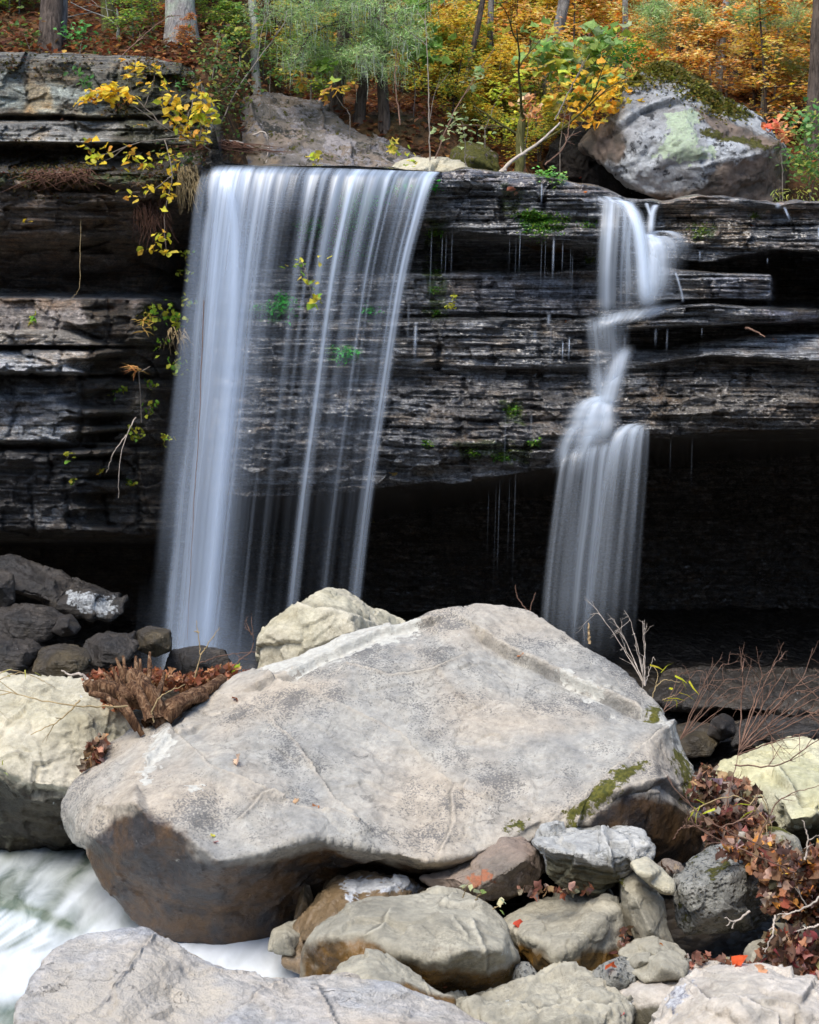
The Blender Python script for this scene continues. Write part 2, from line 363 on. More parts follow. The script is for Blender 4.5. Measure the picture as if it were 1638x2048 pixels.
def D_right(u, v, vt):
    us = [380, 520, 700, 860, 900, 1000, 1100, 1180, 1230, 1310, 1420, 1540, 1560, 1640, 3200]
    K = {  # strata boundaries: v then depth at the columns above (0 = follows the lip)
     'lip2': ([355, 358, 360, 366, 362, 366, 384, 400, 420, 430, 425, 430, 432, 430, 430], [15.45, 15.4, 15.4, 15.35, 15.3, 15.3, 15.25, 15.25, 15.3, 15.5, 15.5, 15.5, 15.5, 15.5, 15.5]),
     'band': ([420, 430, 440, 450, 462, 470, 478, 485, 505, 520, 522, 500, 500, 505, 505], [16.2, 16.1, 16.0, 15.8, 15.6, 15.35, 15.3, 15.4, 15.5, 15.45, 15.3, 15.3, 15.3, 15.3, 15.3]),
     'rect': ([470, 470, 475, 480, 485, 492, 498, 505, 512, 526, 530, 516, 512, 515, 515], [16.8, 16.6, 16.5, 16.5, 16.4, 16.3, 16.2, 15.8, 15.8, 15.6, 16.0, 16.4, 17.0, 17.0, 17.]),
     'recb': ([520, 530, 535, 538, 538, 538, 538, 530, 530, 534, 540, 544, 560, 560, 560], [16.9, 16.8, 16.8, 16.8, 16.8, 16.8, 16.6, 15.9, 15.85, 15.65, 16.0, 16.4, 17.3, 17.3, 17.3]),
     'fact': ([528, 540, 545, 546, 545, 545, 545, 538, 536, 540, 546, 550, 570, 570, 570], [16.2, 16.0, 15.95, 15.9, 15.8, 15.75, 15.75, 15.75, 15.7, 15.3, 15.2, 15.2, 17.2, 17.2, 17.2]),
     'facb': ([625]*6+[628, 630, 630, 600, 598, 598, 600, 600, 600], [16.1, 15.95, 15.9, 15.85, 15.78, 15.75, 15.72, 15.7, 15.65, 15.3, 15.2, 15.25, 17., 17., 17.]),
     'crk': ([632]*6+[634, 634, 634, 608, 606, 606, 608, 608, 608], [16.3, 16.1, 16., 15.95, 15.92, 15.9, 15.9, 15.8, 15.7, 15.5, 15.6, 15.8, 16.8, 16.8, 16.8]),
     'slbt': ([642]*6+[642, 640, 632, 618, 612, 622, 624, 620, 620], [16.0, 15.8, 15.7, 15.65, 15.62, 15.6, 15.6, 15.55, 15.3, 15.05, 15., 15.0, 15.0, 15.5, 15.6]),
     'slbb': ([660]*6+[660, 660, 658, 650, 648, 645, 644, 640, 640], [16., 15.8, 15.7, 15.64, 15.6, 15.58, 15.58, 15.55, 15.3, 15.05, 15.05, 15.05, 15.05, 15.6, 15.6]),
     'undt': ([664]*6+[664, 664, 664, 656, 654, 652, 652, 652, 650], [16.05, 15.85, 15.75, 15.7, 15.64, 15.62, 15.6, 15.7, 15.9, 15.95, 15.95, 16., 16., 16., 16.]),
     'undb': ([672]*6+[672, 676, 690, 690, 672, 664, 664, 660, 660], [16.05, 15.85, 15.75, 15.68, 15.62, 15.6, 15.58, 15.8, 16., 16., 15.9, 15.9, 15.9, 15.9, 15.9]),
     'ledt': ([680]*6+[680, 684, 700, 696, 678, 672, 672, 668, 668], [16., 15.8, 15.7, 15.66, 15.6, 15.58, 15.55, 15.65, 15.75, 15.6, 15.5, 15.6, 15.6, 15.6, 15.6]),
     'ledb': ([735]*6+[735, 735, 735, 722, 706, 716, 716, 720, 720], [16., 15.85, 15.75, 15.68, 15.62, 15.6, 15.58, 15.6, 15.5, 15.2, 15.02, 14.98, 14.98, 14.95, 14.95]),
     'rght': ([746]*6+[746, 746, 746, 734, 716, 728, 728, 730, 730], [16.1, 16., 15.9, 15.85, 15.8, 15.75, 15.7, 15.7, 15.65, 15.4, 15.3, 15.3, 15.3, 15.3, 15.3]),
     'rghm': ([810]*7+[800, 800, 795, 790, 790, 790, 790, 790], [16.05, 15.9, 15.8, 15.75, 15.65, 15.6, 15.55, 15.5, 15.45, 15.3, 15.2, 15.15, 15.15, 15.1, 15.1]),
     'blge': ([880, 880, 880, 885, 890, 885, 880, 862, 850, 846, 842, 838, 838, 836, 836], [16.1, 15.95, 15.85, 15.7, 15.5, 15.45, 15.4, 15.4, 15.4, 15.2, 15.1, 15.05, 15.05, 15., 15.]),
     'edge': ([985, 995, 985, 965, 968, 952, 940, 905, 885, 872, 868, 862, 862, 858, 858], [16.3, 16.2, 16.1, 15.9, 15.75, 15.65, 15.6, 15.5, 15.45, 15.3, 15.2, 15.15, 15.15, 15.1, 15.1]),
     'edg2': ([998, 1008, 998, 976, 980, 963, 950, 915, 895, 882, 878, 872, 872, 868, 868], [17., 16.9, 16.7, 16.4, 16.3, 16.2, 16.2, 16., 16., 15.8, 15.7, 15.7, 15.7, 15.7, 15.7]),
     'cave': ([1060, 1060, 1050, 1020, 1010, 1000, 990, 960, 940, 930, 925, 920, 920, 915, 915], [19.5]*15),
     'cavb': ([1420]*15, [21.]*15)}
    vs = [vt]+[np.interp(u, us, K[k][0]) for k in K]; ds = [np.full_like(u, 15.35)]+[np.interp(u, us, K[k][1]) for k in K]
    r = ds[0].copy()
    for a in range(len(vs)-1):
        t = np.clip((v-vs[a])/np.maximum(vs[a+1]-vs[a], 1), 0, 1); r = np.where(v >= vs[a], ds[a]*(1-t)+ds[a+1]*t, r)
    return r
def strata(x, z, k=1.):
    p = np.stack([x, 0*x, z], -1)
    zw = z+.035*noise(np.stack([x*.5, 0*x, z*.4], -1))+.007*noise(np.stack([x*2.6, 0*x+3, z*3], -1))
    o = 0
    for h, w, a, s in ((.21, .7, .07, 1), (.085, .35, .055, 2), (.034, .2, .028, 3), (.017, .13, .012, 4)):
        q = zw/h+s*13.7; q = q+.22*noise(np.stack([x*1.1, 0*x+s, q*.3], -1)); la = np.floor(q); fr = q-la
        b = np.floor((x+rnd(la+900, 0*la+s)*w)/w*(.6+.8*rnd(la+77, 0*la+s))+.15*noise(np.stack([x*3, z*9, 0*x+s], -1)))
        o = o+(rnd(la+500, b+500, 0*la+s)-.5)*a*1.5+a*.5*(np.exp(-(fr/.1)**2)+np.exp(-((1-fr)/.1)**2))
    return o*k
def build_cliff():
    u1 = np.concatenate([np.arange(-1400, -240, 40.), np.arange(-240, 1890, 2.3), np.arange(1890, 3200, 40.)])
    t1 = np.linspace(0, 1, 620)
    u, t = np.meshgrid(u1, t1); vt = np.interp(u, *VT)
    vt = vt+3.*fbm(np.stack([u/60, 0*u, 0*u], -1), 4)+0*u; v = vt+t*(1420-vt)
    w = fbm(np.stack([u/330, v/200, 0*u], -1), 3); w2 = fbm(np.stack([u/70, v/45, 0*u+5], -1), 3)
    vv = v+(w*8+w2*3.5)*sst(0, 25, v-vt)
    uu = u+w2*9
    lf = 1-sst(388, 425, uu+6*noise(np.stack([u/50, v/30, 0*u], -1)))
    D = D_left(uu, vv)*lf+D_right(uu, vv, vt)*(1-lf)
    x = (u-CU)/F*15.6; z = CZ-(v-HV)/F*15.6
    rough = np.where(D > 16.9, .6, 1.)
    top_smooth = (1-sst(0, 26, v-vt))*.5
    upper = (1-sst(225, 240, v))*lf     # massive upper block: less bedding
    shelf = sst(596, 602, v)*(1-sst(655, 660, v))*lf
    st = strata(x, z, 1.)
    D = D+st*rough*(1-.82*upper)*(1-.7*shelf)*(1-.35*lf)*(1-top_smooth)
    rb = sst(760, 800, v)*(1-lf)        # knobbly lower bulge of the ledge
    p3 = np.stack([x, D*0+2, z], -1)
    D = D-ridged(p3*np.array([3.2, 1, 6.5]), 4)*.05*(.35+rb*1.4+.6*lf*(1-upper))-fbm(p3*np.array([2, 1, 2.6]), 4)*.07-fbm(p3*np.array([20, 1, 30]), 3)*.016
    pf = np.stack([x+.05*noise(p3*5), z*0, z*1.9+.05*noise(p3*5+9)], -1); D = D-facet(pf*2.6)*.1*(.25+.75*lf+.5*rb)-facet(pf*7, 3)*.028*(.3+.6*lf+.7*rb)
    for pl, wd, dp in (([(145, 232), (152, 262), (140, 300)], 4, .16), ([(60, 120), (52, 180), (62, 230)], 3, .07), ([(240, 125), (228, 175), (236, 230)], 4, .1), ([(105, 597), (118, 640), (108, 690)], 3, .08), ([(215, 600), (222, 650), (212, 690)], 4, .12), ([(62, 702), (70, 725), (60, 750)], 4, .14), ([(125, 700), (118, 750)], 4, .14), ([(186, 700), (180, 752)], 5, .2), ([(160, 755), (166, 820), (155, 890)], 6, .22), ([(20, 760), (30, 830), (12, 890)], 4, .1), ([(95, 895), (105, 950), (90, 975)], 5, .16), ([(210, 900), (200, 960), (215, 1050)], 5, .16), ([(60, 970), (70, 1060)], 4, .14), ([(130, 960), (140, 1060)], 5, .14), ([(270, 890), (280, 1060)], 6, .2),
                       ([(962, 545), (958, 590), (966, 628)], 4, .12), ([(1160, 540), (1150, 600), (1158, 630)], 5, .14), ([(868, 640), (880, 690), (875, 735)], 5, .2), ([(1085, 640), (1080, 700), (1088, 735)], 4, .1), ([(985, 680), (990, 735)], 3, .08), ([(1425, 548), (1420, 575), (1428, 600)], 4, .14), ([(1478, 548), (1484, 600)], 3, .08), ([(1080, 362), (1088, 420)], 5, .14), ([(1000, 400), (1010, 470)], 4, .1), ([(1330, 740), (1320, 800), (1340, 860)], 5, .12), ([(1500, 735), (1490, 790), (1510, 850)], 5, .1), ([(1060, 760), (1070, 820), (1050, 930)], 6, .12), ([(930, 760), (920, 860), (940, 950)], 6, .12)):
        pa = np.array(pl); k = (u > pa[:, 0].min()-30) & (u < pa[:, 0].max()+30) & (v > pa[:, 1].min()-14) & (v < pa[:, 1].max()+14)
        dd, _ = seg_sd(u[k]+5*noise(np.stack([u[k]/9, v[k]/9, u[k]*0], -1)), v[k], pl); D[k] += dp*(.25+.6*rnd(np.floor(v[k]/23.).astype(int)))*np.exp(-(dd/wd)**2)
    co = P(u, v, D)
    # back over the top: rows that run away from the lip
    caps = []
    for dy, dz in ((.08, .012), (.2, .03), (.45, .035), (.9, .04), (1.6, .04), (3., .04)):
        c = co[0].copy(); c[:, 1] += dy; c[:, 2] += dz*(1+2*(u1 < 430)); c[:, 2] += .02*noise(np.stack([u1/40, u1*0+dy*3, u1*0], -1)); caps.insert(0, c)
    co = np.concatenate([np.array(caps), co]); R, W = co.shape[:2]; nc = len(caps)
    idx = np.arange(R*W).reshape(R, W); fa = np.stack([idx[:-1, :-1], idx[1:, :-1], idx[1:, 1:], idx[:-1, 1:]], -1).reshape(-1, 4)
    U = np.concatenate([np.repeat(u1[None], nc, 0), u]).ravel(); Vv = np.concatenate([np.repeat(v[:1], nc, 0), v]).ravel()
    cf = co.reshape(-1, 3)
    # base colour: each bed and block a slightly different stone
    z2 = cf[:, 2]; x2 = cf[:, 0]; q = z2/.085+.5*noise(np.stack([x2*.9, 0*x2, z2], -1)); la = np.floor(q)
    bb = rnd(la+500, np.floor(x2/.4+3*rnd(la+9, la*0)))
    g = .55+.5*bb+.5*fbm(np.stack([x2*1.6, 0*x2, z2*7], -1), 4)
    lfm = (U < 400)
    c = np.array([.29, .29, .29])*g[:, None]
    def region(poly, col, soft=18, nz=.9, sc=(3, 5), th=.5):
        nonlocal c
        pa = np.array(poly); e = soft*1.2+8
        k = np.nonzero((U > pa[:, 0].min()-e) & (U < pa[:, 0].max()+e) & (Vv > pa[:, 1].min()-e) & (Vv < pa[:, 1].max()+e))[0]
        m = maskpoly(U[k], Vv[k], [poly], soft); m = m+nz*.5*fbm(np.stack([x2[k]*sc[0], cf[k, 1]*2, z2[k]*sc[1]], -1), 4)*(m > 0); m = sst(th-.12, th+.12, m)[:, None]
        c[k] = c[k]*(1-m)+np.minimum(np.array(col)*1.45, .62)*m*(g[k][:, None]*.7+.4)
    region([(-1500, 90), (480, 90), (480, 245), (-1500, 245)], (.15, .14, .11), th=.3)
    region([(0, 150), (300, 150), (330, 225), (0, 228)], (.27, .29, .25), 40, 1.6, (5, 7), .62)
    region([(60, 165), (110, 165), (115, 228), (50, 228)], (.3, .24, .14), 30, 1., (3, 3), .55)
    region([(-1500, 245), (300, 240), (250, 295), (-1500, 298)], (.26, .25, .22), 12, .8, th=.5)
    region([(200, 130), (470, 130), (470, 330), (240, 330)], (.05, .05, .02), 40, 1., th=.6)
    region([(-1500, 300), (430, 300), (430, 350), (-1500, 350)], (.06, .05, .035), th=.35)
    region([(-1500, 350), (400, 350), (400, 580), (-1500, 580)], (.13, .095, .065), th=.4)
    region([(-1500, 597), (300, 597), (290, 660), (-1500, 660)], (.26, .225, .2), 10, .5, th=.4)
    region([(215, 600), (245, 600), (245, 655), (210, 655)], (.16, .08, .035), 12, .6, th=.5)
    region([(-1500, 660), (210, 658), (215, 692), (-1500, 692)], (.33, .3, .26), 10, 1.2, (4, 9), .6)
    region([(-1500, 702), (180, 702), (185, 748), (-1500, 748)], (.4, .41, .42), 10, 1.5, (4, 7), .62)
    region([(-1500, 755), (160, 755), (155, 890), (-1500, 890)], (.16, .17, .185), 10, .9, th=.45)
    region([(-1500, 850), (170, 850), (170, 885), (-1500, 885)], (.42, .43, .43), 14, 2., (6, 9), .72)
    region([(95, 920), (130, 920), (130, 955), (95, 955)], (.6, .62, .64), 8, 1.4, (9, 9), .6)
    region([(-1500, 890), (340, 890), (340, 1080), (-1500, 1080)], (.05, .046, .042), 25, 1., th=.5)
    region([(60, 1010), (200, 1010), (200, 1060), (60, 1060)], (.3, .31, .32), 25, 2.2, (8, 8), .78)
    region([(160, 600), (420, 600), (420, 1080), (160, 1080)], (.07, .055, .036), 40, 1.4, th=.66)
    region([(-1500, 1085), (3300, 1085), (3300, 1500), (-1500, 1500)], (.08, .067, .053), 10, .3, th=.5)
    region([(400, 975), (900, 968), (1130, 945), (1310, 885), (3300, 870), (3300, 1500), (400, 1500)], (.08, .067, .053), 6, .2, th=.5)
    region([(880, 330), (1200, 372), (1240, 390), (1150, 385), (880, 352)], (.2, .18, .17), 6, .7, th=.4)
    region([(1320, 400), (1400, 388), (1540, 420), (1540, 450), (1440, 440), (1330, 432)], (.34, .27, .21), 9, .8, (3, 12), .5)
    region([(1560, 405), (3300, 405), (3300, 440), (1570, 435)], (.3, .25, .21), 9, .8, (3, 12), .5)
    region([(1330, 430), (1500, 440), (1500, 500), (1330, 480)], (.12, .09, .055), 15, 1., (3, 9), .55)
    region([(1420, 550), (1545, 550), (1545, 600), (1420, 596)], (.24, .24, .26), 8, .6, th=.45)
    region([(1510, 618), (1635, 628), (1630, 650), (1500, 650)], (.2, .2, .24), 6, .3, th=.45)
    region([(1400, 668), (3300, 664), (3300, 722), (1400, 712)], (.5, .5, .54), 5, .7, (3, 9), .5)
    region([(1300, 740), (3300, 735), (3300, 860), (1300, 866)], (.17, .15, .125), 20, 1., (5, 7), .5)
    region([(900, 545), (1190, 545), (1190, 630), (900, 630)], (.2, .2, .215), 12, 1.2, (8, 2), .55)
    region([(880, 760), (1150, 760), (1150, 960), (880, 960)], (.15, .14, .13), 15, .8, (6, 7), .5)
    def green(poly, th=.6, col=(.06, .16, .02)): region(poly, col, 16, 1.5, (9, 9), th)
    for pl in ([(660, 360), (720, 350), (760, 420), (750, 540), (680, 530), (690, 430)], [(750, 350), (870, 350), (860, 400), (750, 390)], [(590, 430), (650, 430), (650, 480), (590, 480)],
               [(1020, 420), (1100, 425), (1110, 465), (1040, 465)], [(650, 690), (720, 690), (720, 730), (650, 730)], [(500, 610), (580, 590), (590, 640), (500, 640)]): green(pl)
    for pl in ([(1000, 370), (1060, 375), (1040, 430), (1000, 430)], [(850, 440), (890, 440), (900, 640), (850, 640)], [(1380, 450), (1430, 450), (1430, 480), (1380, 480)], [(1000, 800), (1050, 800), (1050, 850), (1000, 850)], [(900, 880), (1060, 880), (1060, 930), (920, 920)], [(0, 345), (420, 345), (420, 370), (0, 368)]): green(pl, .62, (.05, .07, .012))
    wet = np.where(lfm, .25, 1.)*np.where(Vv < 240, .2, 1)*(1-.6*sst(1480, 1560, U)*(Vv < 445))
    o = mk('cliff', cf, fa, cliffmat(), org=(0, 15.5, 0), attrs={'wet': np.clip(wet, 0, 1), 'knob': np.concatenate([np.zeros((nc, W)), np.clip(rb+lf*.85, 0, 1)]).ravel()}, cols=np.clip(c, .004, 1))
    setp(o, kind='structure')
    return o
def cliffmat():
    B = NB('bedded wet sandstone'); v = B.obj(); c = B.attr('col', True); wet = B.attr('wet'); kn = B.attr('knob')
    n = B.noise(v, 11, 10, .74); vb = B.obj((.7, 1, 26)); nb = B.noise(vb, 2.6, 3, .6, .05); fine = B.noise(B.obj((1, 1, 1.8)), 46, 8, .78)
    bl = B.noise(B.obj((1, 1, 2.2)), 3., 5, .6); kk = B.math('SUBTRACT', .9, B.math('MULTIPLY', kn, .6))
    gr = B.ramp(B.noise(B.obj((1.1, 1, 15)), 2.3, 4, .65, .1), [(.0, 0.), (.395, 0.), (.43, 1.)])
    c = B.mix(1., c, B.ramp(n, [(.34, .45), (.5, 1.), (.66, 1.8)]), 'MULTIPLY')
    c = B.mix(kk, c, B.mix(1., c, B.ramp(nb, [(.42, .4), (.48, .95), (.54, 1.1), (.6, 1.7)]), 'MULTIPLY'))
    c = B.mix(.8, c, B.mix(1., c, B.ramp(fine, [(.36, .35), (.5, 1.), (.62, 1.75)]), 'MULTIPLY'))
    c = B.mix(kk, c, B.mix(1., c, gr, 'MULTIPLY'))
    c = B.mix(B.ramp(bl, [(.5, 0.), (.64, .7)]), c, B.mix(1., c, (1.1, .8, .5), 'MULTIPLY'))
    sp = B.ramp(B.noise(v, 48, 5, .75), [(.6, 0.), (.66, 1.)])
    c = B.mix(B.math('MULTIPLY', sp, B.math('SUBTRACT', .5, B.math('MULTIPLY', wet, .34))), c, (.4, .41, .4))
    c = B.mix(B.math('MULTIPLY', B.ramp(fine, [(.54, 0.), (.66, 1.)]), B.math('MULTIPLY', wet, .5)), c, (.42, .46, .54))  # bluish sky glints painted into the colour of the wet stone
    h = B.math('ADD', B.math('MULTIPLY', n, 1.9), B.math('ADD', B.math('MULTIPLY', nb, B.math('SUBTRACT', 1.5, B.math('MULTIPLY', kn, 1.3))), B.math('MULTIPLY', fine, 1.7)))
    h = B.math('ADD', h, B.math('MULTIPLY', gr, kk))
    ro = B.math('SUBTRACT', .85, B.math('MULTIPLY', wet, .68)); ro = B.math('ADD', ro, B.math('MULTIPLY', B.math('SUBTRACT', bl, .5), .5), clamp=True)
    return B.done(B.bsdf(c, ro, B.bump(h, 1., .035), .9, Coat__Weight=B.math('MULTIPLY', wet, .8), Coat__Roughness=.18))
# ------------------------------------------------------------------ wooded hillside above the cliff, one sheet
def H(x, y):
    x = np.asarray(x, float); y = np.asarray(y, float); u = x/np.maximum(y, 10)*F+CU
    zl = 5.62+.05*sst(15, 17, y)+.36*np.maximum(y-16.3, 0)
    left = 1-sst(-1.85, -1.35, x)
    zr = 4.66+.27*np.maximum(y-17.2, 0)+.1*np.maximum(y-22, 0)
    zr = zr+.55*sst(17.3, 18., y)*(1-sst(.05, .9, x))*(1-sst(20, 24, y)*.6)
    zr = zr-.34*sst(.5, 1.2, x)*(1-sst(17.3, 18.6, y)); zr = zr-.75*sst(1.15, 1.5, x)*(1-sst(2.3, 2.9, x))*sst(16.6, 17., y)*(1-sst(18.3, 18.8, y))
    z = zl*left+zr*(1-left)+.16*fbm(np.stack([x*.5, y*.5, 0*x], -1), 4)*sst(16.2, 18, y)
    z = z+np.maximum(0, -x-2)*.12*sst(16, 20, y)
    return z
def build_hill():
    xs = np.concatenate([-np.geomspace(9, 160, 30)[::-1], np.linspace(-8.9, 8.9, 220), np.geomspace(9, 160, 30)])
    ys = np.concatenate([np.linspace(16.0, 30, 150), np.geomspace(30.3, 220, 60)])
    x, y = np.meshgrid(xs, ys); z = H(x, y)+.03*fbm(np.stack([x*3, y*3, 0*x], -1), 3)
    z[0] -= .3
    z = np.minimum(z, 60+0*z)
    R, W = x.shape; idx = np.arange(R*W).reshape(R, W); fa = np.stack([idx[:-1, :-1], idx[:-1, 1:], idx[1:, 1:], idx[1:, :-1]], -1).reshape(-1, 4)
    B = NB('leaf strewn soil'); v = B.obj(); n = B.noise(v, 9, 8, .7); m = B.noise(v, 1.2, 4)
    c = B.ramp(n, [(.3, (.03, .018, .009)), (.5, (.09, .045, .02)), (.62, (.17, .08, .03)), (.72, (.28, .15, .06))])
    c = B.mix(B.ramp(m, [(.5, 0.), (.7, .6)]), c, (.05, .055, .02))
    vo = B.n('ShaderNodeTexVoronoi', Vector=v, Scale=14.)
    m_ = B.done(B.bsdf(c, .9, B.bump(B.math('ADD', n, vo.outputs[0]), 1., .06), .2))
    o = mk('hillside', np.stack([x, y, z], -1).reshape(-1, 3), fa, m_, org=(0, 16, 4)); setp(o, kind='structure')
# ------------------------------------------------------------------ gorge floor: one sheet to the horizon, side banks, unseen bank added behind the camera to block low sky
def G(x, y):
    z = -.25+.28*sst(9.5, 13, y)+.08*sst(14, 18, y)
    z = z-.75*(1-sst(-.7, .15, x))*(1-sst(12.2, 13.4, y)); z = z+.35*sst(1.2, 4.5, x)*(1-sst(14, 17, y))
    z = z+.35*sst(2.9, 8, -x)*sst(10, 12, y)
    z = z+15*sst(4, 30, -y)+10*sst(9, 30, np.abs(x))*(y < 40)
    return z
def build_ground():
    xs = np.concatenate([-np.geomspace(7.2, 400, 26)[::-1], np.linspace(-7, 7, 200), np.geomspace(7.2, 400, 26)])
    ys = np.concatenate([-np.geomspace(2, 300, 24)[::-1], np.linspace(0, 21, 260), np.geomspace(21.5, 400, 20)])
    x, y = np.meshgrid(xs, ys); p = np.stack([x, y, 0*x], -1); z = G(x, y)+.07*fbm(p*1.3, 3)+.05*ridged(p*4, 3)*(np.abs(x) < 8)
    R, W = x.shape; idx = np.arange(R*W).reshape(R, W); fa = np.stack([idx[:-1, :-1], idx[:-1, 1:], idx[1:, 1:], idx[1:, :-1]], -1).reshape(-1, 4)
    B = NB('damp gravel and silt'); v = B.obj(); vo = B.n('ShaderNodeTexVoronoi', Vector=v, Scale=13.); n = B.noise(v, 5, 8, .65)
    c = B.mix(.6, B.ramp(n, [(.35, (.018, .014, .01)), (.62, (.07, .055, .04))]), B.n('ShaderNodeRGBToBW', Color=vo.outputs['Color']).outputs[0], 'SOFT_LIGHT')
    m_ = B.done(B.bsdf(c, .6, B.bump(B.math('ADD', vo.outputs[0], n), 1., .06), .4))
    o = mk('ground', np.stack([x, y, z], -1).reshape(-1, 3), fa, m_, org=(0, 0, 0)); setp(o, kind='structure')
# ------------------------------------------------------------------ camera, sun, sky
def setup():
    cam = bpy.data.cameras.new('camera'); o = bpy.data.objects.new('camera', cam); C.objects.link(o); SC.camera = o
    o.location = (0, 0, CZ); o.rotation_euler = (math.radians(90), 0, 0)
    cam.sensor_fit = 'VERTICAL'; cam.sensor_height = 36.; cam.lens = F/2048*36; cam.shift_y = -(1024-HV)/2048; cam.clip_end = 2000; cam.clip_start = .1
    cam.dof.use_dof = True; cam.dof.focus_distance = 12.5; cam.dof.aperture_fstop = 5.
    el, az = math.radians(SUN_EL), math.radians(SUN_AZ)   # az from +Y towards +X, where the light comes from
    L = bpy.data.lights.new('sun', 'SUN'); L.energy = SUN_E; L.angle = math.radians(SUN_ANG); L.color = (1, .93, .83)
    s = bpy.data.objects.new('sun', L); C.objects.link(s)
    d = Vector((math.sin(az)*math.cos(el), math.cos(az)*math.cos(el), math.sin(el)))
    s.rotation_euler = d.to_track_quat('Z', 'Y').to_euler(); s.location = (0, 0, 30)
    w = bpy.data.worlds.new('World'); SC.world = w; w.use_nodes = True; t = w.node_tree; bg = t.nodes['Background']
    sk = t.nodes.new('ShaderNodeTexSky'); sk.sky_type = 'NISHITA'; sk.sun_disc = False; sk.sun_elevation = el; sk.sun_rotation = az
    t.links.new(sk.outputs[0], bg.inputs[0]); bg.inputs[1].default_value = SKY_E
    vs = SC.view_settings; SC.display_settings.display_device = 'sRGB'; vs.view_transform = 'Standard'; vs.look = 'None'; vs.gamma = 1; vs.exposure = EXPO
    cy = SC.cycles; cy.transparent_max_bounces = 24; cy.max_bounces = 7; cy.diffuse_bounces = 3; cy.glossy_bounces = 2; cy.transmission_bounces = 4
    cy.use_denoising = True; cy.caustics_reflective = False; cy.caustics_refractive = False; cy.sample_clamp_indirect = 4
    SC.render.engine = 'CYCLES'
SUN_EL, SUN_AZ, SUN_E, SUN_ANG, SKY_E, EXPO = 57., -148., 1.6, 32., .12, 1.52
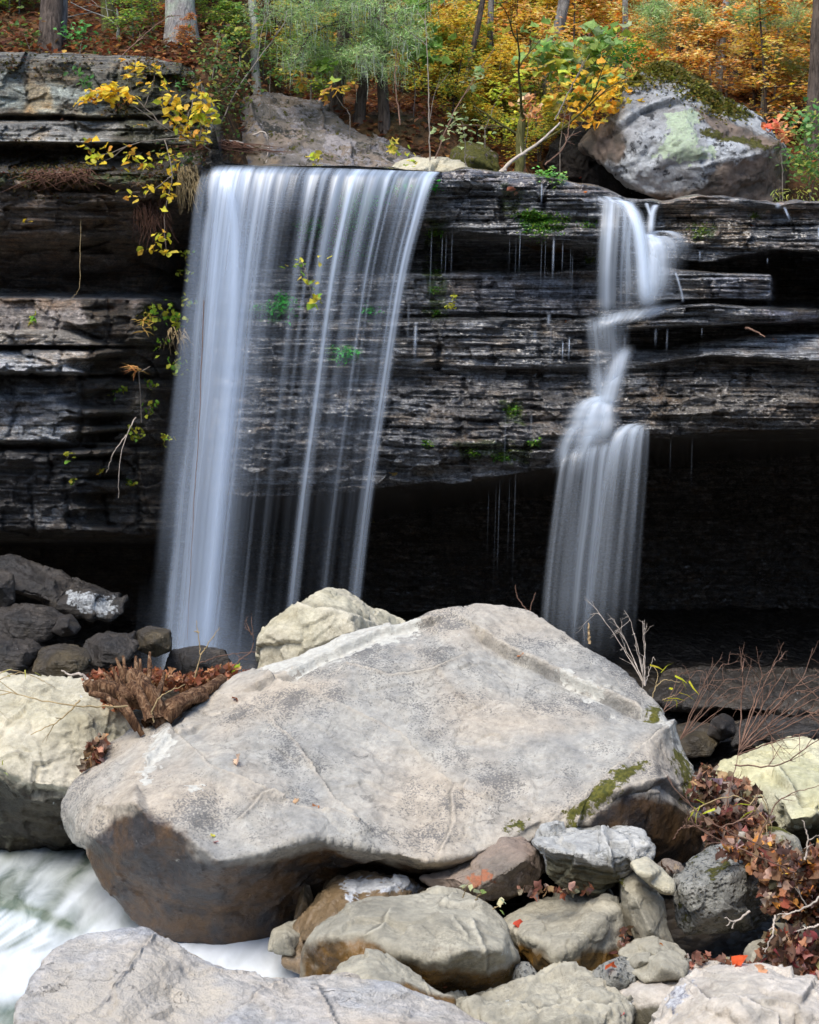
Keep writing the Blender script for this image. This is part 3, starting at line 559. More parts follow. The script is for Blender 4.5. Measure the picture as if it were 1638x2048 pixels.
# ------------------------------------------------------------------ boulders and stones
def build_rocks():
    pale = rockmat('pale sandstone', (.37, .352, .305), (.25, .245, .225), (.385, .335, .265), spk=(.09, .09, .09), spa=.75, sps=78., stain=(.105, .06, .028), stain_shade2=(.035, .032, .032), lich=(.5, .49, .43), lich2=(.4, .38, .33), bump=.6, wet=.3)
    cream = rockmat('cream sandstone', (.45, .42, .31), (.36, .32, .21), (.5, .46, .36), spk=(.25, .22, .15), spa=.4, stain=(.07, .055, .035), stain_shade2=(.025, .02, .015), bump=.5)
    yell = rockmat('yellowish sandstone', (.5, .47, .29), (.44, .42, .25), (.54, .51, .37), spk=(.3, .26, .12), spa=.35, stain=(.05, .05, .02), stain_shade2=(.018, .018, .01), bump=.5)
    fore = rockmat('pale rippled sandstone', (.51, .485, .435), (.43, .43, .435), (.54, .47, .38), spk=(.3, .28, .27), spa=.35, sps=50, bump=1.2, band=.22, bs=15., rot=(.3, .2, .4), stain=(.54, .48, .39), stain_shade2=(.48, .44, .38), wet=.8)
    olive = rockmat('olive river stone', (.32, .295, .225), (.21, .195, .15), (.38, .35, .27), spk=(.12, .11, .08), spa=.4, stain=(.16, .085, .02), stain_shade2=(.06, .04, .018), bump=.4, wet=.25)
    brown = rockmat('wet brown stone', (.17, .115, .06), (.11, .08, .045), (.21, .15, .09), spk=(.05, .04, .03), spa=.5, stain=(.09, .06, .03), stain_shade2=(.03, .025, .02), lich=(.45, .46, .46), lich2=(.3, .31, .33), rough=.42, wet=.25, bump=.4)
    redd = rockmat('reddish stone', (.23, .185, .145), (.15, .13, .105), (.27, .2, .155), spk=(.08, .06, .05), spa=.5, stain=(.07, .05, .035), stain_shade2=(.04, .03, .025), lich=(.33, .12, .06), lich2=(.25, .12, .07), bump=.7)
    white = rockmat('layered white stone', (.42, .415, .385), (.3, .3, .28), (.47, .46, .42), spk=(.07, .07, .05), spa=.55, sps=28, stain=(.14, .13, .08), stain_shade2=(.07, .065, .04), band=.3, bs=12, bump=.8, wet=.7)
    grey = rockmat('pitted grey stone', (.27, .265, .235), (.19, .19, .165), (.33, .32, .28), spk=(.07, .07, .05), spa=.7, sps=40, stain=(.08, .08, .05), stain_shade2=(.035, .035, .025), bump=1., pit=1.3, wet=.7)
    pink = rockmat('pinkish sandstone', (.45, .4, .335), (.38, .345, .285), (.49, .445, .385), spk=(.26, .22, .18), spa=.25, stain=(.1, .085, .05), stain_shade2=(.05, .045, .03), lich=(.5, .5, .5), lich2=(.1, .1, .12), bump=.5, wet=.6)
    dark = rockmat('dark wet rubble', (.042, .037, .033), (.02, .019, .018), (.07, .058, .046), spk=(.02, .02, .02), spa=.5, lich=(.42, .44, .44), lich2=(.12, .12, .12), rough=.42, bump=.9, stain=(.09, .07, .04), stain_shade2=(.05, .04, .025), band=.5, bs=5)
    lichn = rockmat('lichen covered boulder', (.35, .37, .38), (.19, .18, .172), (.44, .46, .47), spk=(.03, .032, .035), spa=.95, sps=11, stain=(.2, .15, .115), stain_shade2=(.09, .075, .06), lich=(.38, .46, .31), lich2=(.3, .34, .27), bump=1., band=0, wet=.75)
    slab = rockmat('mottled grey slab', (.17, .15, .13), (.11, .1, .088), (.23, .18, .14), spk=(.035, .035, .03), spa=.95, sps=16, stain=(.34, .27, .19), stain_shade2=(.26, .2, .14), wet=.8, bump=.9, lich=(.27, .25, .25), lich2=(.2, .18, .18))
    R = rock; BO, ST = 'boulder', 'stone'
    # the great boulder in the middle
    out = [(126, 1612, .9), (150, 1560, 1.1), (200, 1505, 1.3), (262, 1462, 1.45), (338, 1445, 1.5), (400, 1398, 1.7), (470, 1352, 1.9), (520, 1338, 2.), (600, 1312, 2.1), (680, 1272, 2.2), (760, 1252, 2.3),
           (815, 1246, 2.3), (870, 1224, 2.35), (955, 1210, 2.4), (1010, 1211, 2.4), (1060, 1224, 2.35), (1112, 1256, 2.2), (1180, 1300, 2.), (1250, 1346, 1.85), (1302, 1392, 1.7), (1336, 1432, 1.55), (1360, 1490, 1.4),
           (1378, 1532, 1.3), (1394, 1580, 1.2), (1414, 1650, 1.1), (1402, 1712, 1.1), (1330, 1728, .9), (1240, 1735, .8), (1140, 1740, .7), (1060, 1745, .6), (980, 1748, .6), (880, 1760, .7), (780, 1775, .8), (700, 1815, .8), (620, 1862, .7), (540, 1888, .45),
           (440, 1894, .35), (330, 1878, .35), (262, 1842, .4), (222, 1790, .4), (185, 1730, .45), (170, 1700, .5), (142, 1690, .7), (130, 1660, .85)]
    inn = [(172, 1668, .3), (212, 1612, .3), (275, 1560, .45), (350, 1470, 1.05), (270, 1605, .05), (300, 1640, 0), (365, 1668, -.12), (435, 1722, -.2), (520, 1706, -.15), (620, 1672, -.05), (718, 1692, 0), (850, 1722, .0), (930, 1712, .1), (1000, 1690, .22), (1080, 1640, .42), (1140, 1612, .5), (1200, 1570, .62), (1245, 1535, .75), (1280, 1470, 1.1), (1330, 1440, 1.4),
           (430, 1545, .45), (600, 1560, .55), (560, 1420, 1.25), (800, 1480, 1.15), (1000, 1400, 1.5), (1000, 1560, .75), (1200, 1450, 1.2), (700, 1350, 1.65), (900, 1290, 1.9),
           (330, 1800, .2), (440, 1830, .25), (560, 1790, .35), (700, 1745, .45), (240, 1720, .12), (1160, 1650, .42), (1240, 1590, .45), (1310, 1575, .6), (1345, 1600, .75), (1300, 1510, .85), (1250, 1660, .5), (1320, 1680, .7), (900, 1745, .3)]
    rg = [(3, 2, 1, 0), (4, 5, 6, 7, 8, 9, 10, 11, 12, 13, 14, 15, 16, 17, 18, 19), (2, 4), (15, 34, 35, 36, 37)]
    big, bw, bn = R('boulder', 10.05, out, inn, pale, 'largest pale speckled boulder with a long tilted top, in front of the fall', BO, th=1.7, vox=.0125, smooth=7, amp=.62, crag=.42, ridge=rg, shrink=.55,
      steps=[([(300, 1520), (350, 1470), (390, 1455)], -.03, 20), ([(480, 1640), (520, 1600), (560, 1590)], .02, 10), ([(880, 1700), (905, 1650), (900, 1600), (930, 1560)], .02, 12), ([(700, 1330), (780, 1352), (860, 1340), (930, 1310)], .03, 22), ([(350, 1470), (430, 1545), (540, 1590), (600, 1620), (680, 1640), (712, 1655)], .05, 36), ([(520, 1430), (600, 1500), (640, 1560), (670, 1600), (705, 1630)], .045, 26),
             ([(560, 1365), (640, 1400), (720, 1440), (800, 1480), (860, 1545), (920, 1590), (965, 1602)], .075, 34), ([(970, 1270), (1030, 1310), (1110, 1345), (1210, 1390), (1275, 1420)], -.07, 34),
             ([(520, 1372), (600, 1340), (690, 1292), (760, 1262), (860, 1240)], -.05, 22), ([(1150, 1620), (1220, 1560), (1300, 1480), (1330, 1450)], .05, 30), ([(1140, 1660), (1210, 1600), (1330, 1560), (1380, 1600)], -.05, 40), ([(1010, 1690), (1080, 1650), (1130, 1620)], .04, 24), ([(560, 1800), (640, 1740), (760, 1716)], -.03, 20)],
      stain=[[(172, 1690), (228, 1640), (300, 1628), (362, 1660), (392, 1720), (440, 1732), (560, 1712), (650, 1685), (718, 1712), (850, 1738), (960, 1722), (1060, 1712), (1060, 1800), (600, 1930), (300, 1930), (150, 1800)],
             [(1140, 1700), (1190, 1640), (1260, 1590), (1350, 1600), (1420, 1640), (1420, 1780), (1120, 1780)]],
      lichen=[[(560, 1270), (840, 1215), (840, 1260), (600, 1345), (500, 1360)], [(270, 1540), (330, 1470), (345, 1490), (290, 1580)], [(1120, 1335), (1210, 1385), (1190, 1400), (1130, 1370)], [(1320, 1410), (1345, 1440), (1378, 1530), (1360, 1530), (1310, 1430)], [(380, 1575), (410, 1575), (405, 1590), (380, 1590)]],
      moss=[[(1290, 1415), (1320, 1415), (1320, 1445), (1290, 1445)], [(1130, 1630), (1230, 1560), (1290, 1520), (1290, 1540), (1240, 1590), (1140, 1660)], [(1330, 1500), (1365, 1500), (1390, 1590), (1370, 1600)], [(1010, 1650), (1060, 1640), (1040, 1660), (1005, 1665)]], soft=16)
    R('boulder', 12.9, [(513, 1345, .1), (514, 1300, .1), (518, 1272, .1), (545, 1238, .2), (600, 1214, .3), (640, 1188, .4), (656, 1180, .5), (685, 1186, .6), (740, 1214, .8), (800, 1244, 1.), (840, 1275, 1.), (800, 1340, .6), (700, 1400, .3), (560, 1420, 0)],
      [(560, 1260, .08), (640, 1225, .1), (700, 1232, .12), (708, 1262, 0), (600, 1300, 0), (740, 1255, .4)], cream, 'cream boulder behind the largest boulder, its pointed peak against the fall', BO, th=1.1, ridge=[(0, 1, 2, 3)], steps=[([(600, 1214), (660, 1225), (705, 1230), (770, 1262)], .02, 20)], seed=2, amp=.8)
    R('boulder', 11.2, [(-80, 1372, .7), (0, 1361, .75), (60, 1357, .75), (130, 1364, .75), (180, 1363, .7), (222, 1378, .7), (258, 1410, .65), (268, 1450, .6), (245, 1510, .4), (222, 1560, .4), (200, 1620, .5), (180, 1680, .7), (100, 1720, .8), (0, 1730, .8), (-90, 1730, .8)],
      [(0, 1450, .25), (120, 1450, .2), (0, 1535, 0), (70, 1570, -.05), (150, 1572, 0), (205, 1530, .15), (60, 1640, .45), (140, 1640, .4), (-20, 1620, .4)], cream, 'pale pitted boulder on the left edge, beside the rotten stump', BO, th=1.4, ridge=[(2, 3, 4, 5)],
      stain=[[(-90, 1550), (0, 1550), (70, 1588), (150, 1590), (200, 1590), (200, 1760), (-90, 1760)]], seed=3)
    R('boulder', 7.2, [(10, 2200, -.3), (24, 2060, 0), (35, 2015, .3), (62, 1958, .6), (108, 1905, .9), (168, 1872, 1.1), (235, 1864, 1.15), (290, 1866, 1.15), (335, 1893, 1.1), (400, 1930, 1.05), (500, 1955, 1.), (600, 1964, 1.), (700, 1958, 1.), (780, 1974, .95), (850, 2000, .9), (930, 2030, .75), (990, 2060, .6), (1060, 2120, .4), (1100, 2260, -.3), (500, 2330, -.7), (100, 2330, -.6)],
      [(180, 1950, .6), (300, 1930, .75), (500, 2010, .55), (700, 2020, .55), (200, 2100, .0), (500, 2120, .0), (800, 2100, .1), (400, 2220, -.4), (800, 2220, -.3)], fore, 'low rippled pinkish boulder nearest at the bottom left, below the white stream', BO, th=1.6, vox=.0115, amp=.8, bed=((.25, -.75, .6), .045, .006), seed=5, crag=.45,
      stain=[[(20, 2060), (110, 1950), (170, 1940), (330, 1900), (420, 1950), (480, 1990), (430, 2060), (380, 2200), (20, 2200)]], soft=40,
      steps=[([(380, 2060), (480, 2010), (560, 1975)], .02, 24), ([(120, 2060), (220, 1985), (300, 1880)], .012, 30), ([(640, 1985), (670, 2040), (700, 2100)], .008, 14)])
    R('boulder', 9.75, [(570, 1925, .1), (600, 1850, .3), (640, 1795, .4), (672, 1764, .5), (722, 1750, .6), (790, 1745, .65), (832, 1755, .65), (866, 1785, .6), (850, 1840, .4), (740, 1900, .2), (640, 1950, 0)], [(640, 1850, .1), (690, 1790, .2), (780, 1775, .3), (720, 1830, 0)],
      brown, 'leaning brown wet boulder with a grey top, between the stream and the largest boulder', BO, th=.7, lichen=[[(680, 1765), (730, 1752), (850, 1760), (850, 1790), (760, 1785), (700, 1795)]], seed=6)
    R('stone', 9.8, [(535, 1902, .1), (545, 1862, .2), (575, 1845, .3), (604, 1835, .3), (612, 1870, .2), (585, 1910, 0)], [(570, 1872, 0)], olive, 'small speckled stone at the water edge, touching the leaning brown wet boulder', ST, th=.25, seed=7)
    R('stone', 10.3, [(585, 1840, 0), (595, 1790, .1), (608, 1765, .1), (622, 1766, .1), (629, 1790, .1), (625, 1825, 0), (600, 1845, 0)], [(606, 1800, -.05)], brown, 'small upright finger stone under the shaded edge of the largest boulder', ST, th=.2, seed=8)
    R('boulder', 9.1, [(604, 1960, .3), (612, 1900, .35), (640, 1858, .45), (696, 1815, .55), (740, 1797, .6), (800, 1794, .65), (880, 1780, .7), (922, 1786, .7), (980, 1812, .6), (1012, 1850, .5), (1030, 1900, .4), (1032, 1940, .35), (1022, 1972, .35), (960, 1992, .3), (880, 1992, .25), (780, 1985, .2), (690, 1980, .2)],
      [(640, 1880, .2), (672, 1868, .15), (735, 1862, .15), (800, 1902, .02), (860, 1920, -.04), (940, 1900, -.03), (1000, 1900, .1), (880, 1840, .2), (780, 1830, .3), (720, 1925, .08), (860, 1965, .08)], olive,
      'big smooth olive boulder with a wet orange left end, right of the foam', BO, th=.9, ridge=[(0, 1, 2, 3, 4, 5, 6)], stain=[[(600, 1990), (610, 1890), (655, 1875), (740, 1880), (850, 1930), (960, 1945), (1030, 1925), (1030, 2010), (700, 2010)]],
      steps=[([(735, 1865), (760, 1852), (778, 1828)], .02, 8), ([(910, 1835), (935, 1868)], .014, 6), ([(948, 1840), (972, 1900), (970, 1930)], .014, 6), ([(900, 1786), (880, 1800), (945, 1812)], -.02, 10)], seed=9, amp=.7, smooth=9, crag=.6)
    R('stone', 8.65, [(648, 1965, .2), (680, 1932, .3), (720, 1916, .35), (760, 1918, .35), (800, 1945, .3), (850, 1970, .25), (908, 2000, .2), (890, 2040, .1), (790, 2050, 0), (680, 2030, 0)], [(740, 1955, .05), (820, 1990, .02)], olive, 'low grey stone wedged between the rippled pinkish boulder and the smooth olive boulder', ST, th=.5, seed=10,
      stain=[[(800, 1965), (860, 1985), (920, 2010), (850, 2040), (790, 1990)]])
    R('boulder', 9.95, [(838, 1757, .3), (900, 1728, .35), (960, 1698, .4), (1002, 1680, .4), (1042, 1677, .4), (1076, 1697, .3), (1086, 1740, .2), (1070, 1778, .2), (1020, 1795, .1), (950, 1803, .1), (880, 1790, .2)], [(900, 1755, .12), (960, 1735, .1), (1010, 1745, -.05), (1050, 1720, 0), (940, 1780, .05)], redd,
      'reddish angular boulder with one long straight top edge, left of the layered white block', BO, th=.5, lichen=[[(930, 1750), (985, 1740), (985, 1765), (940, 1790)]], smooth=4, seed=11)
    R('boulder', 9.75, [(1063, 1682, .2), (1090, 1657, .4), (1130, 1652, .45), (1200, 1656, .45), (1216, 1661, .4), (1260, 1652, .45), (1285, 1662, .4), (1298, 1692, .2), (1300, 1712, .1), (1272, 1728, .1), (1242, 1748, .1), (1236, 1764, .15), (1200, 1780, .15), (1130, 1778, .15), (1094, 1756, .15), (1084, 1720, .1)],
      [(1080, 1692, .02), (1130, 1706, -.04), (1200, 1716, -.06), (1260, 1714, 0), (1150, 1745, .06), (1222, 1672, .2)], white, 'white layered block on top of the rubble, right of the reddish boulder', BO, th=.6, ridge=[(0, 1, 2, 3)], bed=((.1, -.2, 1), .045, .022), smooth=3, seed=12,
      stain=[[(1085, 1722), (1160, 1722), (1235, 1738), (1230, 1790), (1085, 1790)]], steps=[([(1222, 1650), (1216, 1690), (1225, 1725)], .035, 8), ([(1224, 1690), (1256, 1700), (1260, 1722)], -.03, 10)])
    R('boulder', 9.45, [(1008, 1852, .5), (1058, 1812, .6), (1120, 1792, .65), (1180, 1785, .65), (1216, 1774, .65), (1236, 1802, .5), (1241, 1845, .3), (1232, 1918, .2), (1200, 1938, .12), (1120, 1950, .05), (1080, 1938, .1), (1046, 1902, .2), (1034, 1882, .3)],
      [(1042, 1872, .15), (1090, 1886, .02), (1115, 1908, -.04), (1160, 1884, 0), (1196, 1842, .1), (1210, 1812, .3), (1232, 1822, .25), (1140, 1835, .35)], olive, 'blocky olive slab with flat bright top, right of the smooth olive boulder', BO, th=.6, ridge=[(0, 1, 2, 3, 4, 6)], smooth=3, crag=1.3, seed=13,
      stain=[[(1035, 1890), (1092, 1900), (1115, 1925), (1160, 1905), (1225, 1900), (1225, 1960), (1035, 1960)]])  # shade of the front face painted with the stain colours
    R('stone', 9.62, [(1235, 1790, .2), (1237, 1758, .25), (1250, 1742, .3), (1272, 1738, .3), (1302, 1756, .3), (1326, 1798, .2), (1332, 1850, .15), (1347, 1893, .1), (1320, 1908, .1), (1280, 1905, .1), (1262, 1870, .15), (1240, 1840, .2)], [(1272, 1800, .0), (1300, 1860, -.05)], olive,
      'tall leaning olive stone standing just right of the blocky olive slab', ST, th=.4, seed=14, moss=[[(1240, 1745), (1262, 1740), (1250, 1775), (1238, 1780)]])
    R('stone', 9.6, [(1262, 1727, .1), (1292, 1717, .15), (1322, 1740, .15), (1347, 1766, .1), (1346, 1784, .05), (1328, 1786, 0), (1300, 1768, 0), (1272, 1744, 0)], [(1305, 1748, -.03)], cream, 'small tan oblong stone resting on the head of the tall leaning stone', ST, th=.16, seed=15)
    for k, (p, lab, m) in enumerate([
        ([(1312, 1735, .1), (1330, 1722, .1), (1358, 1728, .1), (1375, 1745, .1), (1350, 1762, 0), (1325, 1755, 0)], 'small rust coloured stone behind the tan oblong stone', redd),
        ([(1400, 1722, .1), (1412, 1700, .1), (1432, 1690, .1), (1450, 1705, .1), (1440, 1735, 0), (1410, 1742, 0)], 'small bluish stone tucked between the largest boulder and the pitted grey boulder', grey),
        ([(1238, 1905, .1), (1268, 1882, .2), (1312, 1876, .2), (1352, 1888, .2), (1380, 1912, .1), (1374, 1935, 0), (1300, 1930, 0), (1256, 1925, 0)], 'flat brown stone at the foot of the tall leaning stone', olive),
        ([(1252, 1925, .1), (1272, 1905, .1), (1300, 1903, .1), (1304, 1925, 0), (1270, 1940, 0)], 'smallest rounded stone in front of the flat brown stone', olive),
        ([(1262, 1948, .1), (1290, 1915, .15), (1322, 1902, .15), (1352, 1912, .15), (1374, 1930, .1), (1370, 1955, 0), (1300, 1965, 0)], 'pyramid shaped olive stone behind the long pink boulder', olive),
        ([(1180, 1965, .1), (1200, 1932, .15), (1250, 1918, .15), (1290, 1925, .1), (1262, 1965, 0), (1210, 1985, 0)], 'bluish flat stone below the blocky olive slab', grey),
        ([(1020, 1960, .1), (1030, 1925, .15), (1056, 1930, .1), (1078, 1955, .05), (1060, 1980, 0), (1030, 1980, 0)], 'dark bluish stone in the gap right of the smooth olive boulder', grey),
        ([(1428, 1930, .1), (1440, 1914, .1), (1470, 1914, .1), (1495, 1925, .1), (1485, 1940, 0), (1440, 1942, 0)], 'small flat stone among red leaves under the pitted grey boulder', olive)]):
        Yk = {0: 10., 1: 10.3, 2: 9.35, 3: 9.25, 4: 9.15, 5: 9.2, 6: 9.35, 7: 9.5}[k]
        cu = sum(a[0] for a in p)/len(p); cv = sum(a[1] for a in p)/len(p)
        R('stone', Yk, p, [(cu, cv+2, -.03)], m, lab, ST, th=.25, seed=16+k)
    R('boulder', 9.6, [(1346, 1790, .3), (1352, 1752, .35), (1390, 1722, .4), (1432, 1702, .5), (1470, 1692, .55), (1502, 1690, .6), (1552, 1700, .6), (1586, 1722, .5), (1580, 1790, .4), (1505, 1850, .3), (1440, 1862, .2), (1380, 1866, .2), (1354, 1842, .25)],
      [(1380, 1780, .05), (1430, 1760, .02), (1490, 1740, .1), (1460, 1820, .0), (1400, 1830, .05), (1500, 1780, .1)], grey, 'pitted grey boulder half buried under the right hand leaf drift', BO, th=.7, amp=1.2, seed=30, moss=[[(1412, 1735), (1460, 1715), (1462, 1745), (1420, 1760)], [(1485, 1700), (1510, 1700), (1500, 1760), (1488, 1750)]], mossb=.25)
    R('boulder', 8.7, [(872, 2060, .2), (886, 2005, .35), (930, 1990, .4), (1000, 1970, .5), (1060, 1954, .55), (1120, 1944, .6), (1172, 1941, .6), (1212, 1955, .5), (1246, 1985, .4), (1260, 2022, .3), (1256, 2080, .1), (1200, 2150, 0), (1000, 2170, 0), (880, 2120, .1)],
      [(950, 2020, .2), (1060, 1992, .28), (1180, 1985, .25), (1010, 2060, 0), (1150, 2050, -.02), (1225, 2030, .1)], olive, 'ragged layered olive boulder in the bottom row, behind the rippled pinkish boulder', BO, th=.7, amp=1.3, bed=((.15, -.5, 1), .06, .018), smooth=3, seed=31,
      steps=[([(930, 2010), (1010, 2005), (1060, 2012), (1130, 2000), (1220, 2010)], .03, 10)])
    R('boulder', 8.95, [(1185, 1962, .4), (1232, 1941, .5), (1300, 1929, .55), (1380, 1925, .55), (1432, 1924, .55), (1474, 1934, .5), (1490, 1960, .4), (1440, 2010, .2), (1380, 2060, .1), (1290, 2080, .05), (1255, 2040, .1), (1240, 1990, .2)], [(1290, 1985, .1), (1380, 1965, .2), (1330, 2030, 0)], pink,
      'long smooth pink boulder in the bottom row, right of the ragged olive boulder', BO, th=.7, smooth=9, seed=32, amp=.7, crag=.6, stain=[[(1250, 2015), (1330, 2010), (1340, 2080), (1250, 2090)]])
    R('boulder', 8.2, [(1300, 2070, .2), (1328, 2012, .4), (1372, 1968, .6), (1420, 1950, .65), (1470, 1944, .65), (1532, 1941, .65), (1592, 1950, .6), (1650, 1964, .55), (1720, 1990, .4), (1760, 2100, .1), (1700, 2200, 0), (1500, 2230, -.1), (1330, 2180, 0)],
      [(1400, 2010, .2), (1445, 1985, .3), (1480, 2035, .05), (1545, 2000, .2), (1590, 2020, .15), (1610, 1975, .4), (1500, 2070, 0), (1565, 2060, .1), (1650, 2040, .2)], pink, 'broad faceted pinkish boulder in the bottom right corner', BO, th=.9, ridge=[(0, 1, 3, 4, 5)], smooth=5, seed=33, amp=.9,
      steps=[([(1372, 1968), (1420, 2000), (1500, 2010), (1555, 2030), (1550, 2090)], .03, 16), ([(1540, 1990), (1600, 2005), (1625, 1970)], -.03, 18)], lichen=[[(1330, 2010), (1385, 1965), (1400, 1968), (1345, 2030)]])
    R('boulder', 11., [(1436, 1548, .6), (1480, 1519, .8), (1530, 1496, .9), (1580, 1482, 1.), (1604, 1480, 1.), (1660, 1490, 1.), (1740, 1515, .9), (1780, 1640, .5), (1720, 1700, .4), (1640, 1705, .3), (1600, 1680, .2), (1560, 1660, .2), (1522, 1612, .3), (1500, 1578, .4), (1466, 1568, .5)],
      [(1520, 1560, .4), (1560, 1600, .15), (1582, 1640, 0), (1620, 1632, 0), (1660, 1600, .1), (1600, 1540, .5), (1560, 1510, .75), (1640, 1660, .2), (1610, 1500, .8)], yell, 'pale yellow boulder on the right edge behind the bare twigs', BO, th=1., ridge=[(1, 2, 3, 4)], smooth=5, seed=34,
      stain=[[(1575, 1665), (1600, 1650), (1638, 1640), (1760, 1620), (1760, 1740), (1575, 1740)]], steps=[([(1500, 1535), (1560, 1545), (1600, 1600), (1640, 1625)], .03, 18)])
    R('stone', 10.4, [(1440, 1705, .3), (1455, 1668, .35), (1500, 1655, .4), (1560, 1660, .4), (1590, 1680, .3), (1606, 1712, .2), (1590, 1730, .1), (1500, 1735, .1)], [(1510, 1690, .05), (1560, 1695, .03)], olive, 'mossy stone lying below the pale yellow boulder', ST, th=.4, seed=35, mossb=.36, moss=[[(1440, 1650), (1600, 1650), (1600, 1680), (1440, 1680)]])
    R('stone', 10.6, [(1420, 1640, .2), (1422, 1590, .2), (1436, 1568, .2), (1462, 1566, .2), (1482, 1590, .2), (1490, 1630, .2), (1470, 1655, .1), (1440, 1658, .1)], [(1450, 1610, 0)], redd, 'grey and red stone showing through leaves between the largest boulder and the yellow boulder', ST, th=.3, seed=36, lichb=.35)
    R('stone', 9.9, [(1576, 1735, .2), (1585, 1715, .2), (1608, 1712, .2), (1625, 1725, .2), (1622, 1750, .1), (1595, 1755, .1)], [(1600, 1733, 0)], olive, 'small round olive stone poking out above the right hand leaf drift', ST, th=.25, seed=37)
    R('stone', 9.35, [(1487, 1925, .2), (1490, 1900, .2), (1505, 1883, .25), (1530, 1880, .25), (1555, 1890, .2), (1556, 1935, .1), (1520, 1945, .1), (1495, 1942, .1)], [(1520, 1912, 0)], olive, 'rounded brown stone in front of the dark hollow, left of the triangular stone', ST, th=.3, seed=38)
    R('stone', 9.15, [(1538, 1940, .15), (1545, 1912, .15), (1566, 1892, .2), (1582, 1905, .2), (1596, 1940, .1), (1575, 1955, .05)], [(1566, 1925, 0)], olive, 'triangular grey stone under the lower leaf drift', ST, th=.25, seed=39)
    R('boulder', 18.2, [(1085, 330, .3), (1095, 290, .3), (1130, 262, .4), (1190, 250, .4), (1260, 300, .3), (1300, 390, .2), (1240, 400, .1), (1130, 372, .1)], [(1150, 310, 0), (1220, 350, 0)], rockmat('painted shade black', (.014, .01, .008), (.01, .008, .006), (.022, .014, .01), spa=.2, bump=1.), 'black painted-shade bank under the left flank of the huge boulder', 'bank', th=.6, seed=45, amp=1.5)  # near-black colour stands in for the shade under the huge boulder
    # boulder on the ledge and the stones along the lip
    ped, pw, pn = R('boulder', 17.2, [(1158, 295, .5), (1180, 268, .5), (1222, 240, .5), (1246, 200, .6), (1262, 168, .7), (1284, 142, .9), (1310, 128, 1.), (1345, 128, 1.), (1400, 158, 1.), (1450, 198, 1.), (1500, 232, .9), (1540, 262, .8), (1564, 292, .7), (1574, 335, .6), (1566, 378, .4), (1545, 404, .3), (1500, 412, .2), (1420, 408, .1), (1330, 398, .1), (1268, 370, .2), (1215, 332, .3)],
      [(1250, 262, .15), (1255, 210, .3), (1350, 190, .3), (1290, 160, .6), (1370, 200, .15), (1380, 290, -.1), (1480, 300, .0), (1530, 300, .15), (1440, 350, -.05), (1300, 340, 0), (1430, 250, .2)], lichn, 'huge lichen covered boulder on the rim right of the waterfalls', BO, th=2.2, vox=.02, smooth=6, amp=1., ridge=[(0, 5, 8, 4), (5, 6, 7)],
      steps=[([(1235, 262), (1280, 225), (1330, 205), (1370, 190)], -.06, 22), ([(1380, 330), (1440, 320), (1520, 300), (1545, 290)], .04, 14)], seed=40,
      stain=[[(1440, 330), (1520, 310), (1575, 290), (1580, 420), (1300, 425), (1290, 385), (1400, 375)], [(1150, 260), (1225, 235), (1250, 270), (1240, 330), (1160, 310)], [(1380, 205), (1450, 240), (1560, 290), (1540, 310), (1430, 270)]],
      lichen=[[(1330, 225), (1400, 220), (1400, 290), (1440, 310), (1380, 330), (1300, 310), (1340, 270)]], moss=[[(1235, 200), (1280, 120), (1350, 120), (1420, 160), (1500, 235), (1490, 252), (1400, 208), (1340, 160), (1290, 155), (1245, 215)], [(1395, 255), (1500, 275), (1560, 300), (1500, 300), (1400, 275)]], soft=13)
    R('boulder', 16.5, [(440, 330, .3), (448, 285, .5), (456, 250, .7), (478, 208, 1.), (510, 188, 1.3), (560, 195, 1.5), (640, 215, 1.6), (700, 240, 1.7), (760, 265, 1.7), (830, 290, 1.6), (885, 312, 1.4), (935, 332, 1.2), (930, 352, .9), (800, 350, .3), (700, 345, .1), (560, 342, 0), (480, 342, .1)],
      [(510, 250, .5), (600, 262, .7), (700, 292, .7), (800, 318, .8), (560, 315, .1), (680, 322, .3), (500, 300, .2)], slab, 'long sloping mottled slab of rock directly behind the lip of the larger waterfall', 'rock', th=1.5, vox=.016, smooth=4, amp=1.2, crag=.8, ridge=[(4, 5, 6)], seed=41,
      stain=[[(445, 235), (500, 240), (520, 290), (560, 320), (560, 345), (440, 345)]], lichen=[[(640, 265), (730, 285), (700, 305), (640, 300)]], mossb=.3, lichb=.4,
      steps=[([(550, 275), (600, 300), (690, 322), (770, 330)], .05, 12), ([(500, 200), (510, 240), (530, 290)], .06, 12), ([(640, 215), (650, 262), (700, 290), (705, 320)], .03, 10)])
    R('boulder', 16.9, [(900, 335, .3), (905, 302, .4), (930, 288, .5), (965, 292, .5), (992, 310, .4), (998, 345, .2), (940, 350, .1)], [(945, 318, 0)], slab, 'moss covered low boulder on the rim between the two waterfalls', BO, th=.6, seed=42, mossb=.62)
    R('stone', 16.3, [(780, 345, .3), (790, 325, .4), (830, 318, .5), (880, 320, .5), (925, 330, .4), (932, 348, .2), (860, 356, .1)], [(850, 338, 0)], cream, 'flat pale stone at the right end of the larger waterfall lip', ST, th=.5, seed=43)
    R('stone', 21.4, [(695, 165, .2), (705, 145, .2), (725, 148, .2), (738, 175, .2), (735, 215, .1), (700, 215, .1)], [(716, 180, 0)], white, 'pale upright stone between the dark leaning trunks', ST, th=.4, seed=44)
